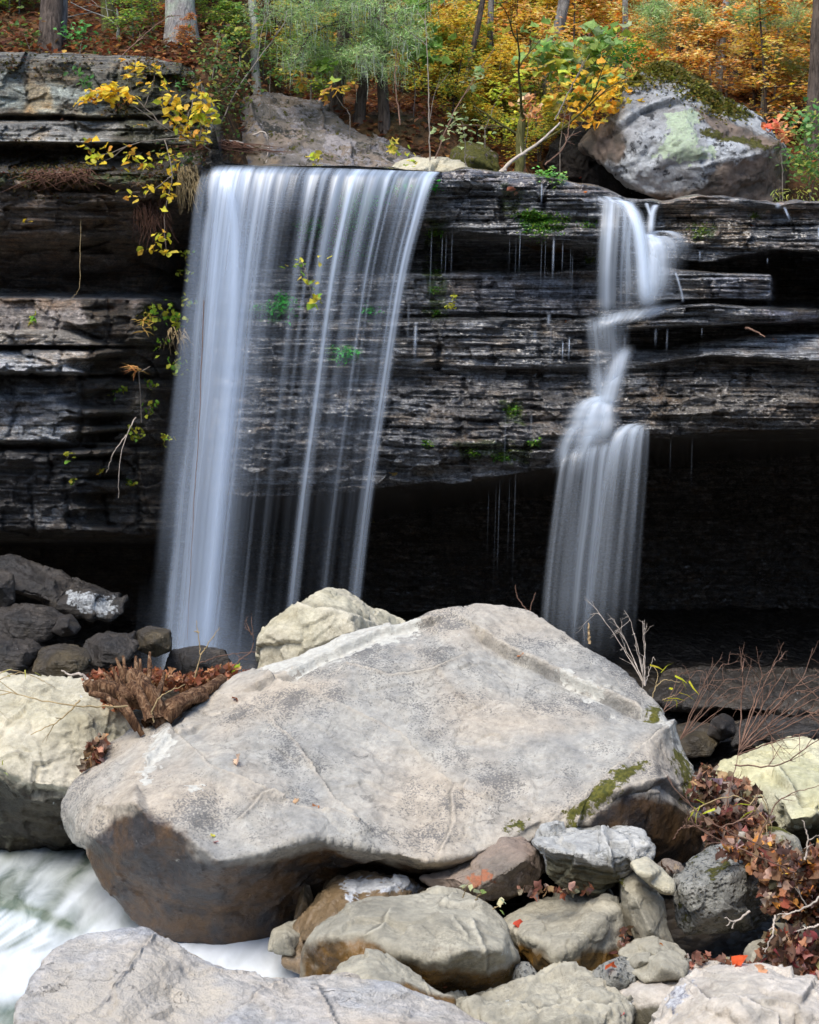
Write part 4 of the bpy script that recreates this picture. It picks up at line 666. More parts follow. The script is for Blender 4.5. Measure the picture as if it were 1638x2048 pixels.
    # dark rubble below the cliff on the left
    for k, (Y, p, q, lab, li) in enumerate([
        (14.3, [(-60, 1128, .4), (20, 1118, .5), (80, 1138, .5), (150, 1162, .5), (212, 1182, .4), (248, 1202, .3), (248, 1226, .2), (220, 1236, .1), (170, 1226, .1), (110, 1212, .1), (60, 1192, .1), (25, 1180, .1), (-60, 1185, .1)], [(90, 1170, .15), (180, 1200, .1), (60, 1160, .2)], 'long dark angular boulder lying under the left cliff with white spots at its end', [[(130, 1185), (170, 1195), (225, 1200), (225, 1235), (190, 1225), (140, 1208)]]),
        (13.9, [(-60, 1145, .3), (0, 1138, .3), (26, 1152, .2), (28, 1205, .1), (10, 1216, .1), (-60, 1214, .1)], [(0, 1175, 0)], 'square dark block on the left edge below the long dark boulder', []),
        (13.6, [(-60, 1222, .4), (30, 1208, .4), (80, 1215, .4), (130, 1235, .3), (128, 1262, .2), (90, 1278, .1), (20, 1280, .1), (-60, 1270, .1)], [(40, 1240, .1), (90, 1245, .1)], 'dark shiny rock below the square dark block', []),
        (13.5, [(104, 1262, .2), (118, 1236, .3), (140, 1232, .3), (160, 1255, .2), (150, 1268, .1), (125, 1272, .1)], [(132, 1252, 0)], 'small dark grey cube of stone beside the dark shiny rock', []),
        (12.9, [(-60, 1290, .4), (0, 1275, .5), (60, 1282, .5), (85, 1300, .4), (60, 1330, .2), (30, 1348, .1), (-60, 1355, .1)], [(10, 1305, .15), (50, 1305, .1)], 'wet shining slab left of the greenish brown block', []),
        (12.8, [(68, 1345, .2), (85, 1300, .4), (120, 1292, .4), (168, 1300, .4), (180, 1322, .3), (160, 1345, .1), (100, 1358, .1)], [(110, 1325, .05), (150, 1320, .1)], 'greenish brown block in the rubble behind the left cream boulder', []),
        (13.2, [(160, 1320, .3), (175, 1285, .4), (215, 1265, .4), (258, 1268, .4), (272, 1290, .3), (255, 1318, .1), (200, 1335, .1)], [(215, 1295, .08)], 'flat dark slab between the stump and the cliff foot', [[(170, 1258), (200, 1258), (190, 1268)]]),
        (13.5, [(240, 1270, .2), (270, 1262, .3), (275, 1290, .2), (262, 1312, .1), (245, 1300, .1)], [(258, 1285, 0)], 'small dark wedge of rock left of the brown cube', []),
        (13.4, [(274, 1300, .2), (276, 1262, .3), (300, 1256, .3), (340, 1262, .3), (342, 1300, .2), (310, 1316, .1)], [(305, 1285, 0)], 'brown cube of rock at the left edge of the larger fall', []),
        (13.8, [(335, 1350, .2), (345, 1305, .3), (400, 1295, .3), (450, 1300, .3), (470, 1350, .2), (400, 1372, .1)], [(400, 1325, .05)], 'low wet rock seen through the foot of the larger fall', [])]):
        R('stone' if k else 'boulder', Y, p, q, dark, lab, 'rock', th=.7, smooth=3, seed=50+k, lichen=li, stainb=.62 if k in (5, 8) else 0., amp=1.2, crag=.7)
    for k, (Y, p, q, lab) in enumerate([
        (14.6, [(1290, 1400, .5), (1320, 1352, 1.), (1420, 1338, 1.2), (1560, 1342, 1.2), (1720, 1350, 1.2), (1760, 1400, .6), (1640, 1425, .1), (1500, 1418, 0), (1400, 1415, 0)], [(1400, 1385, .3), (1560, 1390, .3)], 'long low dark slab on the floor of the cave'),
        (13.2, [(1340, 1500, .2), (1345, 1462, .4), (1380, 1448, .5), (1424, 1450, .5), (1440, 1480, .3), (1420, 1510, .1), (1370, 1515, .1)], [(1390, 1478, .1)], 'brown flat rock just behind the right shoulder of the largest boulder'),
        (13.3, [(1415, 1470, .2), (1425, 1440, .3), (1445, 1430, .3), (1465, 1440, .3), (1472, 1468, .2), (1440, 1480, .1)], [(1445, 1455, 0)], 'blue grey rock behind the fan of bare twigs'),
        (13.1, [(1465, 1490, .3), (1480, 1445, .5), (1540, 1436, .5), (1620, 1440, .5), (1700, 1450, .5), (1690, 1490, .2), (1560, 1505, .1)], [(1540, 1468, .1), (1620, 1465, .1)], 'dark flat rock behind the pale yellow boulder')]):
        R('boulder', Y, p, q, dark, lab, 'rock', th=.8, smooth=3, seed=70+k, stainb=.6 if k == 1 else 0.)
    return big, ped, (pw, pn)
# ------------------------------------------------------------------ falling water: thin streaked curtains, denser where the jets run
def watermat(name, col=(.66, .77, .93)):
    B = NB(name); a = B.attr('dens')
    d = B.n('ShaderNodeBsdfDiffuse', Color=col); t = B.n('ShaderNodeBsdfTranslucent', Color=col)
    m = B.n('ShaderNodeMixShader', Fac=.45); B.t.links.new(d.outputs[0], m.inputs[1]); B.t.links.new(t.outputs[0], m.inputs[2])
    g = B.n('ShaderNodeBsdfGlossy', Color=(1, 1, 1), Roughness=.35)
    m1 = B.n('ShaderNodeMixShader', Fac=.06); B.t.links.new(m.outputs[0], m1.inputs[1]); B.t.links.new(g.outputs[0], m1.inputs[2])
    tr = B.n('ShaderNodeBsdfTransparent')
    m2 = B.n('ShaderNodeMixShader', Fac=a); B.t.links.new(tr.outputs[0], m2.inputs[1]); B.t.links.new(m1.outputs[0], m2.inputs[2])
    return B.done(m2.outputs[0])
def streak(s, t, k=0., drift=.25, fine=1.):
    """streak brightness across the curtain (s in metres), slowly changing on the way down"""
    p = lambda f, g: np.stack([s*f+k, t*g+k*3, 0*s+k*7], -1)
    a = .5+.5*noise(p(4., .5))+.35*noise(p(11, .8))+.28*noise(p(29, 1.))*fine+.2*noise(p(70, 1.2))*fine
    return a
def sheet(name, L, Rr, dens, mat, parent=None, nu=200, nv=160, bulge=.03, k=0., ease=1., label=None):
    t = np.linspace(0, 1, nv)**ease; Lp = spline(L, 400); Rp = spline(Rr, 400); q = t*399; i = np.minimum(q.astype(int), 398); f = (q-i)[:, None]
    l = Lp[i]*(1-f)+Lp[i+1]*f; r = Rp[i]*(1-f)+Rp[i+1]*f
    s = np.linspace(0, 1, nu); S, T = np.meshgrid(s, t)
    g = l[:, None]*(1-S[..., None])+r[:, None]*S[..., None]
    wid = abs(L[0][0]-Rr[0][0])/F*15.3
    D = g[..., 2]-bulge*streak(S*wid, T, k+5, fine=0.)-bulge*.8*np.sin(S*math.pi)
    co = P(g[..., 0], g[..., 1], D).reshape(-1, 3)
    a = np.clip(dens(S, T, S*wid, g[..., 0], g[..., 1]), 0, .97)
    idx = np.arange(nu*nv).reshape(nv, nu); fa = np.stack([idx[:-1, :-1], idx[1:, :-1], idx[1:, 1:], idx[:-1, 1:]], -1).reshape(-1, 4)
    keep = (a[:-1, :-1]+a[1:, 1:]+a[:-1, 1:]+a[1:, :-1]).ravel() > .004; fa = fa[keep]
    us = np.unique(fa); mp = np.full(nu*nv, -1); mp[us] = np.arange(len(us))
    o = mk(name, co[us], mp[fa], mat, parent=parent, attrs={'dens': a.ravel()[us]})
    return o
def gs(x, c, w): return np.exp(-((x-c)/w)**2)
def strand(name, pts, w, dens, mat, parent=None, k=0, nu=26, nv=90, fade=(.05, .1), w1=None):
    pts = np.array(pts, float); w1 = w1 or w
    L = [(u-w/2*(1-a)-w1/2*a, v, y) for (u, v, y), a in zip(pts, np.linspace(0, 1, len(pts)))]
    Rr = [(u+w/2*(1-a)+w1/2*a, v, y) for (u, v, y), a in zip(pts, np.linspace(0, 1, len(pts)))]
    def d(S, T, m, u, v):
        return dens*np.exp(-((S-.5)/.27)**2)*sst(0, fade[0], T)*(1-sst(1-fade[1], 1, T))*np.clip(.95+.6*streak(m*1., T, k)-.3, .1, 1.5)
    return sheet(name, L, Rr, d, mat, parent, nu, nv, .015, k)
def build_water():
    W = watermat('falling water', (.68, .8, .97)); W2 = watermat('white water', (.8, .89, .99)); rng = np.random.default_rng(5)
    big = empty('waterfall', tuple(P(560, 1360, 14.7)), 'wide silky waterfall with long blue white streaks pouring off the ledge at the left', 'waterfall')
    Lf = [(424, 328, 15.3), (412, 352, 15.22), (402, 420, 15.12), (388, 560, 15.0), (368, 800, 14.9), (348, 1000, 14.82), (330, 1200, 14.76), (312, 1372, 14.72)]
    Rt = [(884, 344, 15.3), (872, 362, 15.2), (852, 430, 15.1), (820, 560, 14.98), (782, 800, 14.88), (752, 1000, 14.8), (728, 1200, 14.75), (708, 1372, 14.7)]
    # bright jets: place across the curtain, half width, strength at the lip, strength at the foot
    jets = [(.025, .022, .5, .30), (.075, .03, .55, .22), (.135, .05, .8, .38), (.205, .022, .35, .55), (.245, .02, .3, .85), (.27, .035, .5, .5), (.33, .025, .5, .1), (.385, .022, .55, .3), (.46, .026, .5, .1), (.515, .012, .5, .02),
            (.575, .03, .55, .02), (.64, .019, .75, .5), (.665, .01, .5, .15), (.72, .03, .4, .0), (.79, .017, .6, .28), (.82, .008, .4, .05), (.885, .022, .5, .05), (.925, .01, .5, .2), (.96, .022, .9, .75), (.988, .01, .5, .2)]
    def main(S, T, m, u, v):
        h = (v-340)/1020.; lip = sst(0, .05, h)
        a = .004+.20*gs(S, .13, .15)*(1-.1*T)+.09*gs(S, .85, .2)*(1-h)
        for c, w, d0, d1 in jets:
            cc = c+.004*noise(np.stack([T*2.2+c*40, T*0, T*0], -1)); ww = w*(1.15-.35*lip+.25*h)
            a = a+(d0*(1-sst(0, .65, h))+d1*sst(0, .65, h))*gs(S, cc, ww)*.85
        st = streak(m, T, 1.3)
        a = a*np.clip(.5+1.25*(st-.33), .06, 1.8)+(1-sst(.0, .12, h))*(.16+.5*np.clip(streak(m*1.3, T*.6, 8.)-.35, 0, 1))
        a = a*sst(-.012, .004, h+.002*0)*sst(0, .045, S+.018*noise(np.stack([T*9, 0*T, 0*T], -1)))*(1-sst(.97, 1, S))
        return a*(1-.25*sst(.75, 1., h)*(1-gs(S, .25, .12)))
    sheet('water_curtain', Lf, Rt, main, W, big, 620, 230, .035, 0., 1.7)
    def veil(S, T, m, u, v):
        h = (v-340)/1020.; a = (.07-.065*sst(.27, .42, S))*np.clip(streak(m*.8, T*.7, 4.4, fine=.6), 0, 1.3)*(1-.75*sst(.45, .62, S)*sst(.3, .9, h))
        a = a+.22*gs(S, .15, .11)*sst(.05, .25, h)+.10*gs(S, .22, .1)
        return a*sst(0, .03, S)*(1-sst(.94, 1, S))*sst(.0, .06, h)
    sheet('water_veil', [(a-6, b, c-.16) for a, b, c in Lf], [(a+8, b+4, c-.2) for a, b, c in Rt], veil, W, big, 300, 150, .06, 3., 1.5)
    strand('water_jet', [(448, 345, 15.1), (458, 380, 15.02), (468, 470, 14.95), (462, 700, 14.8), (440, 950, 14.7), (418, 1200, 14.62), (402, 1366, 14.6)], 46, .45, W, big, 2., 60, 160, (.12, .06), 52)
    strand('water_jet', [(438, 340, 15.1), (432, 370, 15.05), (428, 520, 14.98), (420, 760, 14.85), (400, 1000, 14.75)], 44, .35, W, big, 7., 50, 120, (.1, .5), 40)
    # spray at the foot of the fall
    sheet('spray', [(300, 1180, 14.5), (285, 1290, 14.5), (280, 1378, 14.5)], [(560, 1180, 14.5), (570, 1290, 14.5), (560, 1378, 14.5)], lambda S, T, m, u, v: .3*gs(S, .42, .24)*sst(0, .9, T)*(1-sst(.93, 1, T)*.6), W, big, 60, 40, .1, 9.)
    for q, (dy, k_) in enumerate([(14.62, 3.), (14.9, 12.)]): sheet('spray', [(290-q*10, 1120, dy), (272, 1250, dy), (262, 1378, dy)], [(600, 1120, dy), (640, 1250, dy), (660, 1378, dy)], lambda S, T, m, u, v: .16*gs(S, .4, .27)*sst(0, .9, T)*(.6+.6*noise(np.stack([u/70, v/50, 0*u+k_], -1))), W, big, 60, 40, .1, k_)
    for (a0, a1, k_) in ((398, 312, 1.), (404, 322, 2.), (392, 300, 3.)): strand('water_strand', [(a0+16, 338, 15.2), (a0+2, 400, 15.1), (a0-14, 560, 15.), ((a0+a1)/2-4, 900, 14.85), (a1, 1340, 14.7)], 12, .16, W, big, k_, 12, 90, (.1, .3), 34)
    # right hand waterfall, falling in four steps
    rt = empty('waterfall', tuple(P(1180, 1300, 14.9)), 'narrower white waterfall tumbling down rock steps at the right', 'waterfall')
    def soft(base, jets, k, top=.05, bot=.08, g=.7):
        def d(S, T, m, u, v):
            a = base*(1+0*S)
            for c, w, q0, q1 in jets: a = a+(q0*(1-T)+q1*T)*gs(S, c, w)
            return a*np.clip(1-g*.5+g*(streak(m, T, k)-.3), .15, 1.6)*sst(0, .14, S)*(1-sst(.86, 1, S))*sst(0, top, T)*(1-sst(1-bot, 1, T))
        return d
    S_ = lambda n, L, Rr, d, nu=90, nv=90, b=.03, k=0.: sheet(n, L, Rr, d, W2, rt, nu, nv, b, k)
    # thin film over the rim, upper veil, bright chute, dome
    S_('water_film', [(1165, 378, 15.6), (1178, 390, 15.4), (1195, 402, 15.2)], [(1215, 385, 15.6), (1245, 395, 15.4), (1262, 408, 15.2)], soft(.2, [(.2, .08, .6, .3), (.5, .1, .4, .7), (.8, .1, .3, .8)], 1.), 60, 30)
    S_('water_veil', [(1196, 396, 15.15), (1192, 460, 14.98), (1188, 540, 14.95), (1184, 640, 15.1)], [(1276, 400, 15.15), (1272, 460, 15.), (1266, 540, 15.), (1266, 642, 15.1)], soft(.08, [(.2, .08, .3, .25), (.36, .1, .6, .65), (.52, .07, .3, .3), (.7, .05, .35, .15), (.85, .05, .4, .15)], 2., .05, .15, .9), 110, 90)
    SD = lambda pts, w, d, k, w1, f=(.12, .2): strand('water_jet', pts, w, d, W2, rt, k, 40, 70, f, w1)
    SD([(1222, 400, 15.2), (1252, 406, 15.05), (1272, 440, 14.95), (1285, 500, 14.9), (1291, 560, 14.88), (1296, 628, 14.9)], 30, 1., 3., 62, (.08, .14))
    SD([(1235, 404, 15.15), (1262, 418, 15.0), (1280, 470, 14.9), (1288, 560, 14.84), (1292, 615, 14.86)], 22, .9, 6., 44, (.1, .2))
    SD([(1210, 402, 15.15), (1240, 410, 15.05), (1252, 450, 14.98), (1258, 540, 14.92), (1260, 630, 14.95)], 20, .35, 6., 40)
    SD([(1312, 408, 15.3), (1304, 430, 15.2), (1300, 480, 15.05)], 20, .9, 4., 22, (.1, .3)); SD([(1292, 404, 15.35), (1302, 432, 15.22)], 14, .6, 4.5, 10)
    SD([(1294, 474, 15.05), (1318, 462, 15.), (1345, 466, 14.95), (1364, 486, 14.92), (1374, 524, 14.92)], 30, .6, 5., 56, (.15, .6))
    SD([(1298, 478, 15.05), (1320, 472, 14.98), (1340, 484, 14.93), (1346, 512, 14.9), (1346, 560, 14.9)], 44, .6, 6., 66, (.12, .6))
    SD([(1300, 474, 15.03), (1312, 478, 14.95), (1322, 500, 14.9), (1324, 560, 14.88), (1318, 610, 14.88)], 50, .75, 7., 66, (.1, .35))
    SD([(1296, 466, 15.03), (1304, 480, 14.96), (1308, 510, 14.9), (1306, 560, 14.86), (1306, 618, 14.86)], 40, .8, 7.5, 56, (.1, .25))
    SD([(1350, 542, 15.15), (1356, 560, 15.08), (1364, 590, 15.05), (1366, 606, 15.05)], 10, .6, 5., 8)
    SD([(1170, 640, 15.0), (1220, 636, 14.95), (1290, 626, 14.93), (1345, 612, 14.98), (1385, 602, 15.05)], 16, .0, 5., 12)
    S_('water_film', [(1186, 622, 15.2), (1188, 640, 15.), (1184, 662, 14.95)], [(1380, 600, 15.1), (1350, 618, 15.0), (1310, 640, 14.95)], soft(.2, [(.3, .22, .6, .5), (.6, .18, .6, .3)], 3.1, .45, .45), 80, 24)
    S_('water_veil', [(1164, 628, 15.05), (1168, 680, 15.0), (1174, 740, 15.), (1180, 812, 15.05)], [(1262, 628, 15.05), (1264, 680, 15.05), (1258, 740, 15.05), (1248, 812, 15.1)], soft(.12, [(.25, .16, .4, .2), (.5, .16, .45, .2), (.75, .14, .15, .25)], 4., .15, .25, 1.1), 80, 70)
    SD([(1256, 686, 15.2), (1242, 716, 15.1), (1226, 760, 15.02), (1212, 815, 15.0)], 40, .95, 6., 66, (.35, .15)); SD([(1195, 726, 15.1), (1196, 765, 15.05), (1200, 806, 15.02)], 44, .35, 6.6, 50, (.4, .3))
    SD([(1216, 790, 15.15), (1192, 796, 15.02), (1168, 812, 14.96), (1152, 850, 14.94), (1136, 905, 14.92)], 50, .6, 1., 70, (.15, .4)); SD([(1212, 790, 15.12), (1196, 806, 15.0), (1184, 845, 14.95), (1174, 905, 14.93)], 60, .65, 2., 80, (.12, .4))
    SD([(1208, 790, 15.12), (1212, 812, 15.0), (1212, 850, 14.95), (1206, 905, 14.93)], 54, .7, 3., 70, (.12, .4)); SD([(1186, 800, 15.1), (1180, 830, 15.0), (1170, 880, 14.95), (1160, 930, 14.93)], 80, .45, 4., 110, (.2, .4))
    SD([(1160, 846, 15.), (1144, 862, 14.95), (1128, 900, 14.92), (1118, 950, 14.9)], 40, .5, 3., 46, (.3, .4)); SD([(1200, 850, 15.), (1184, 866, 14.95), (1166, 905, 14.92), (1156, 960, 14.9)], 50, .45, 4., 56, (.3, .4))
    SD([(1282, 846, 15.15), (1258, 852, 15.02), (1236, 880, 14.95), (1220, 940, 14.92), (1208, 1020, 14.9)], 36, .7, 8., 44, (.15, .6)); SD([(1288, 848, 15.12), (1270, 858, 15.), (1258, 900, 14.95), (1246, 1000, 14.9)], 34, .6, 9., 46, (.15, .6))
    # last free fall
    S_('water_curtain', [(1122, 896, 15.), (1112, 930, 14.9), (1098, 1020, 14.82), (1082, 1150, 14.76), (1066, 1345, 14.72)], [(1232, 872, 15.), (1222, 920, 14.92), (1212, 1020, 14.86), (1196, 1150, 14.8), (1180, 1345, 14.76)],
       soft(.16, [(.12, .06, .4, .45), (.3, .07, .3, .2), (.5, .1, .25, .15), (.66, .06, .3, .35), (.85, .08, .3, .3)], 7., .14, .2, 1.1), 160, 120)
    S_('water_curtain', [(1246, 846, 15.1), (1222, 868, 14.98), (1205, 930, 14.9), (1180, 1100, 14.82), (1150, 1345, 14.76)], [(1302, 850, 15.1), (1302, 880, 15.0), (1298, 960, 14.94), (1288, 1100, 14.88), (1272, 1345, 14.84)],
       soft(.16, [(.1, .07, .5, .3), (.3, .1, .8, .25), (.55, .08, .5, .12), (.75, .08, .45, .14), (.92, .05, .3, .08)], 8., .12, .2, 1.1), 150, 120)
    # trickles that drip from the ledges
    TR = [(885, 470, 560, 5, .2), (893, 465, 600, 4, .14), (905, 455, 590, 4, .16), (864, 450, 640, 6, .16), (1041, 455, 560, 5, .28), (1033, 460, 640, 4, .12), (1020, 470, 560, 4, .1), (1108, 470, 570, 11, .4), (1092, 470, 610, 5, .16), (1084, 475, 600, 5, .14), (1126, 480, 560, 5, .18),
          (1142, 490, 600, 4, .14), (1146, 500, 640, 4, .1), (1098, 625, 660, 16, .3), (1126, 680, 725, 6, .5), (1139, 672, 725, 8, .55), (832, 640, 730, 18, .3), (818, 600, 720, 14, .16), (938, 370, 395, 7, .0), (1084, 362, 416, 8, .45),
          (1000, 955, 1190, 4, .16), (993, 960, 1210, 4, .1), (1032, 930, 1190, 4, .15), (1020, 950, 1150, 3, .1), (978, 975, 1130, 3, .08), (1103, 640, 760, 10, .12), (1012, 820, 960, 8, .12), (1063, 820, 900, 12, .1),
          (1250, 662, 740, 12, .14), (1335, 652, 720, 10, .14), (1312, 652, 700, 12, .14), (1400, 500, 528, 8, .35), (1404, 655, 678, 5, .25), (1568, 412, 444, 13, .6), (1556, 404, 420, 22, .4), (1640, 452, 486, 20, .9), (1535, 515, 530, 6, .3),
          (1342, 875, 960, 4, .08), (1385, 872, 990, 4, .08), (1275, 900, 1180, 6, .1), (1070, 660, 680, 20, .12)]
    names = {7: 'brightest thin trickle dripping from the mossy shelf left of the right hand waterfall', 16: 'bluish trickle splashing on the wall just right of the wide waterfall', 19: 'short white trickle running over the rim beside the small green plants',
             33: 'small white rill spilling over the rim right of the huge lichen covered boulder', 35: 'white spout of water cut by the right edge of the picture', 15: 'short white trickle over the dark beds below the orange leaf', 20: 'long faint trickle falling past the cave mouth in the middle'}
    for k, (u, v0, v1, w, d) in enumerate(TR):
        if d == 0: continue
        Y = 15.12 if v0 > 900 else 14.95 if u > 1200 else 15.08
        dx = -.03*(v1-v0)+(14 if k == 33 else 0)
        o = strand('water_trickle', [(u, v0, Y+.1), (u+dx*.5, (v0+v1)/2, Y), (u+dx, v1, Y)], w*.62, d*.85, W, None, 10+k, 10, 40, (.22, .55))
        setp(o, names.get(k, 'thin thread of water dripping down the dark ledge'), 'trickle', 'thin threads of water' if k not in names else None)
    # stream in front: silky white water running round the boulders
    B = NB('silky white stream'); v = B.obj(); fo = B.attr('foam')
    n = B.noise(B.obj((1, .35, 1), (0, 0, .5)), 7, 5, .55, .6); fo2 = B.math('ADD', fo, B.math('MULTIPLY', B.math('SUBTRACT', n, .5), .55), clamp=True)
    deep = B.bsdf(B.mix(B.ramp(n, [(.4, 0.), (.6, 1.)]), (.10, .13, .10), (.22, .25, .2)), .12, None, .5)
    wh = B.bsdf((.68, .72, .76), .6, None, .3)
    m = B.n('ShaderNodeMixShader', Fac=fo2); B.t.links.new(deep, m.inputs[1]); B.t.links.new(wh, m.inputs[2]); SM = B.done(m.outputs[0])
    xs = np.linspace(-1300, 960, 470); vs = np.linspace(1660, 2120, 200); U, V = np.meshgrid(xs, vs)
    Yc = np.interp(V, [1660, 1700, 1760, 1800, 1850, 1900, 1960, 2010, 2120], [12.3, 11.9, 11.4, 11.0, 10.65, 10.32, 9.95, 9.65, 9.1])
    # a standing wave on the left: hump, then a chute with fine flow lines
    hump = gs(U, 60, 150)*gs(V, 1800, 60); Yc = Yc-.22*hump-.1*gs(U, 150, 90)*gs(V, 1740, 40)
    fl = fbm(np.stack([U/60+V/90, (V-U*.4)/160, 0*U], -1), 4); Yc = Yc-.05*fl
    Yc = np.where(U > 300, Yc+.0, Yc)
    foam = .02+.34*sst(1690, 1730, V)*(1-sst(1730, 1790, V)*.45)+.62*sst(1830, 1905, V-.12*np.abs(U-100)*(U < 100))+.42*gs(U, 190, 70)*gs(V, 1815, 55)+.25*gs(V, 1880, 30)*(U > 250)
    st = fbm(np.stack([(U+V*.9)/46, (V-U*.5)/190, 0*U+8], -1), 3); foam += .6*st*(1-.8*sst(1880, 1960, V))
    ch = sst(1808, 1835, V-.25*np.maximum(U, 0))*(1-sst(1888, 1915, V))*(1-sst(60, 125, U)); ch = ch*sst(-330, -160, U)
    ln = noise(np.stack([np.arctan2(V-2010, U+190)*34, V/300, 0*U+4], -1)); foam = foam*(1-ch)+(.5+.62*ln)*ch
    foam -= .42*np.exp(-((V-(1795+.42*np.maximum(U, -40)))/13)**2)*(1-sst(120, 190, U)); foam -= .75*sst(1975, 2025, V)*(1-sst(60, 120, U))
    idx = np.arange(U.size).reshape(U.shape); fa = np.stack([idx[:-1, :-1], idx[1:, :-1], idx[1:, 1:], idx[:-1, 1:]], -1).reshape(-1, 4)
    o = mk('stream', P(U, V, Yc).reshape(-1, 3), fa, SM, attrs={'foam': np.clip(foam, 0, 1).ravel()}); setp(o, kind='structure')
    # water slipping over the wide sill above the fall and the pool below it
    xs = np.linspace(430, 884, 60); yy = np.linspace(0, 1, 14); a, b = np.meshgrid(xs, yy)
    Yp = 15.28+b*1.3; top = P(a, np.interp(a, VT[0], VT[1])-1.5, 15.3+0*a); co = np.stack([top[..., 0], Yp, top[..., 2]+.03*b+.0], -1)
    idx = np.arange(a.size).reshape(a.shape); fa = np.stack([idx[:-1, :-1], idx[:-1, 1:], idx[1:, 1:], idx[1:, :-1]], -1).reshape(-1, 4)
    Bp = NB('clear dark water'); nn = Bp.noise(Bp.obj((1, .3, 1)), 14, 3); pm = Bp.done(Bp.bsdf((.05, .06, .06), .08, Bp.bump(nn, .3, .02), .6))
    setp(mk('water', co.reshape(-1, 3), fa, pm), kind='structure')
    x, y = np.meshgrid(np.linspace(-5, 6, 60), np.linspace(13., 19, 40)); z = .07+.012*noise(np.stack([x*4, y*4, 0*x], -1))
    idx = np.arange(x.size).reshape(x.shape); fa = np.stack([idx[:-1, :-1], idx[:-1, 1:], idx[1:, 1:], idx[1:, :-1]], -1).reshape(-1, 4)
    setp(mk('pool', np.stack([x, y, z], -1).reshape(-1, 3), fa, pm), kind='structure')
# ------------------------------------------------------------------ trees, shrubs, leaves, twigs
ORG = [(.97, .56, .14), (.97, .68, .18), (.94, .4, .09), (.97, .78, .33), (.8, .44, .18)]
YEL = [(.85, .62, .06), (.8, .5, .05), (.9, .7, .16), (.6, .5, .08)]
GRN = [(.22, .38, .06), (.34, .46, .08), (.16, .3, .07), (.5, .52, .08)]
BRN = [(.2, .07, .03), (.3, .11, .04), (.14, .05, .025), (.42, .17, .06), (.4, .22, .12)]
PINE = [(.33, .5, .17), (.45, .62, .22), (.22, .34, .12), (.55, .66, .34)]
def ray(u, v, far=60.):
    d = Vector(P(u, v, 10.))-Vector((0, 0, CZ)); d.normalize()
    ok, loc, nrm, _, o, _ = SC.ray_cast(bpy.context.view_layer.depsgraph, Vector((0, 0, CZ)), d, distance=far)
    return (np.array(loc), np.array(nrm), o) if ok else (None, None, None)
def sapling(name, h, cols, n, rng, LM, BM, w=None, size=.11, kind='dia', spread=.45, low=.15):
    root = empty(name, (0, 0, 0), None, None)
    br = []; lean = rng.normal(size=2)*.12*h
    tr = spline([(0, 0, -.15), (lean[0]*.2, lean[1]*.2, h*.35), (lean[0]*.7, lean[1]*.7, h*.7), (lean[0], lean[1], h)], 14)
    trunk = tubes([(tr, np.linspace(.011*h+.006, .004, 14))], 6)
    cen = []
    for k in range(int(9+h*4)):
        t = rng.uniform(low, .98); p = tr[int(t*13)]; a = rng.uniform(0, 2*math.pi); L = h*spread*(1.15-t)*rng.uniform(.5, 1.1)+.12
        d = np.array([math.cos(a), math.sin(a), rng.uniform(.0, .5)]); out = []
        pts = twig(p, d, L, .006+.003*h*(1-t), rng, out, 1, .3, 3, 7); br += out
        for q, _ in out:
            m = max(2, int(n/(9+h*4)/len(out))); i = rng.integers(1, len(q), m); cen.append(q[i]+rng.normal(size=(m, 3))*np.array([.09, .09, .035])*(.5+size*4))
    cen = np.concatenate(cen)
    mk('trunk', *trunk, BM, parent=root)
    mk('branches', *tubes(br, 4), BM, parent=root)
    co, fa, cl = leafgeo(cen, rng.uniform(.65, 1.25, len(cen))*size, pal(len(cen), cols, w, .2, rng), kind, .72, rng=rng)
    mk('crown', co, fa, LM, parent=root, cols=cl, smooth=False)
    return root
def place(root, x, y, z, rz, s, label, cat_, group=None):
    root.location = (x, y, z); root.rotation_euler = (0, 0, rz); root.scale = (s, s, s); setp(root, label, cat_, group)
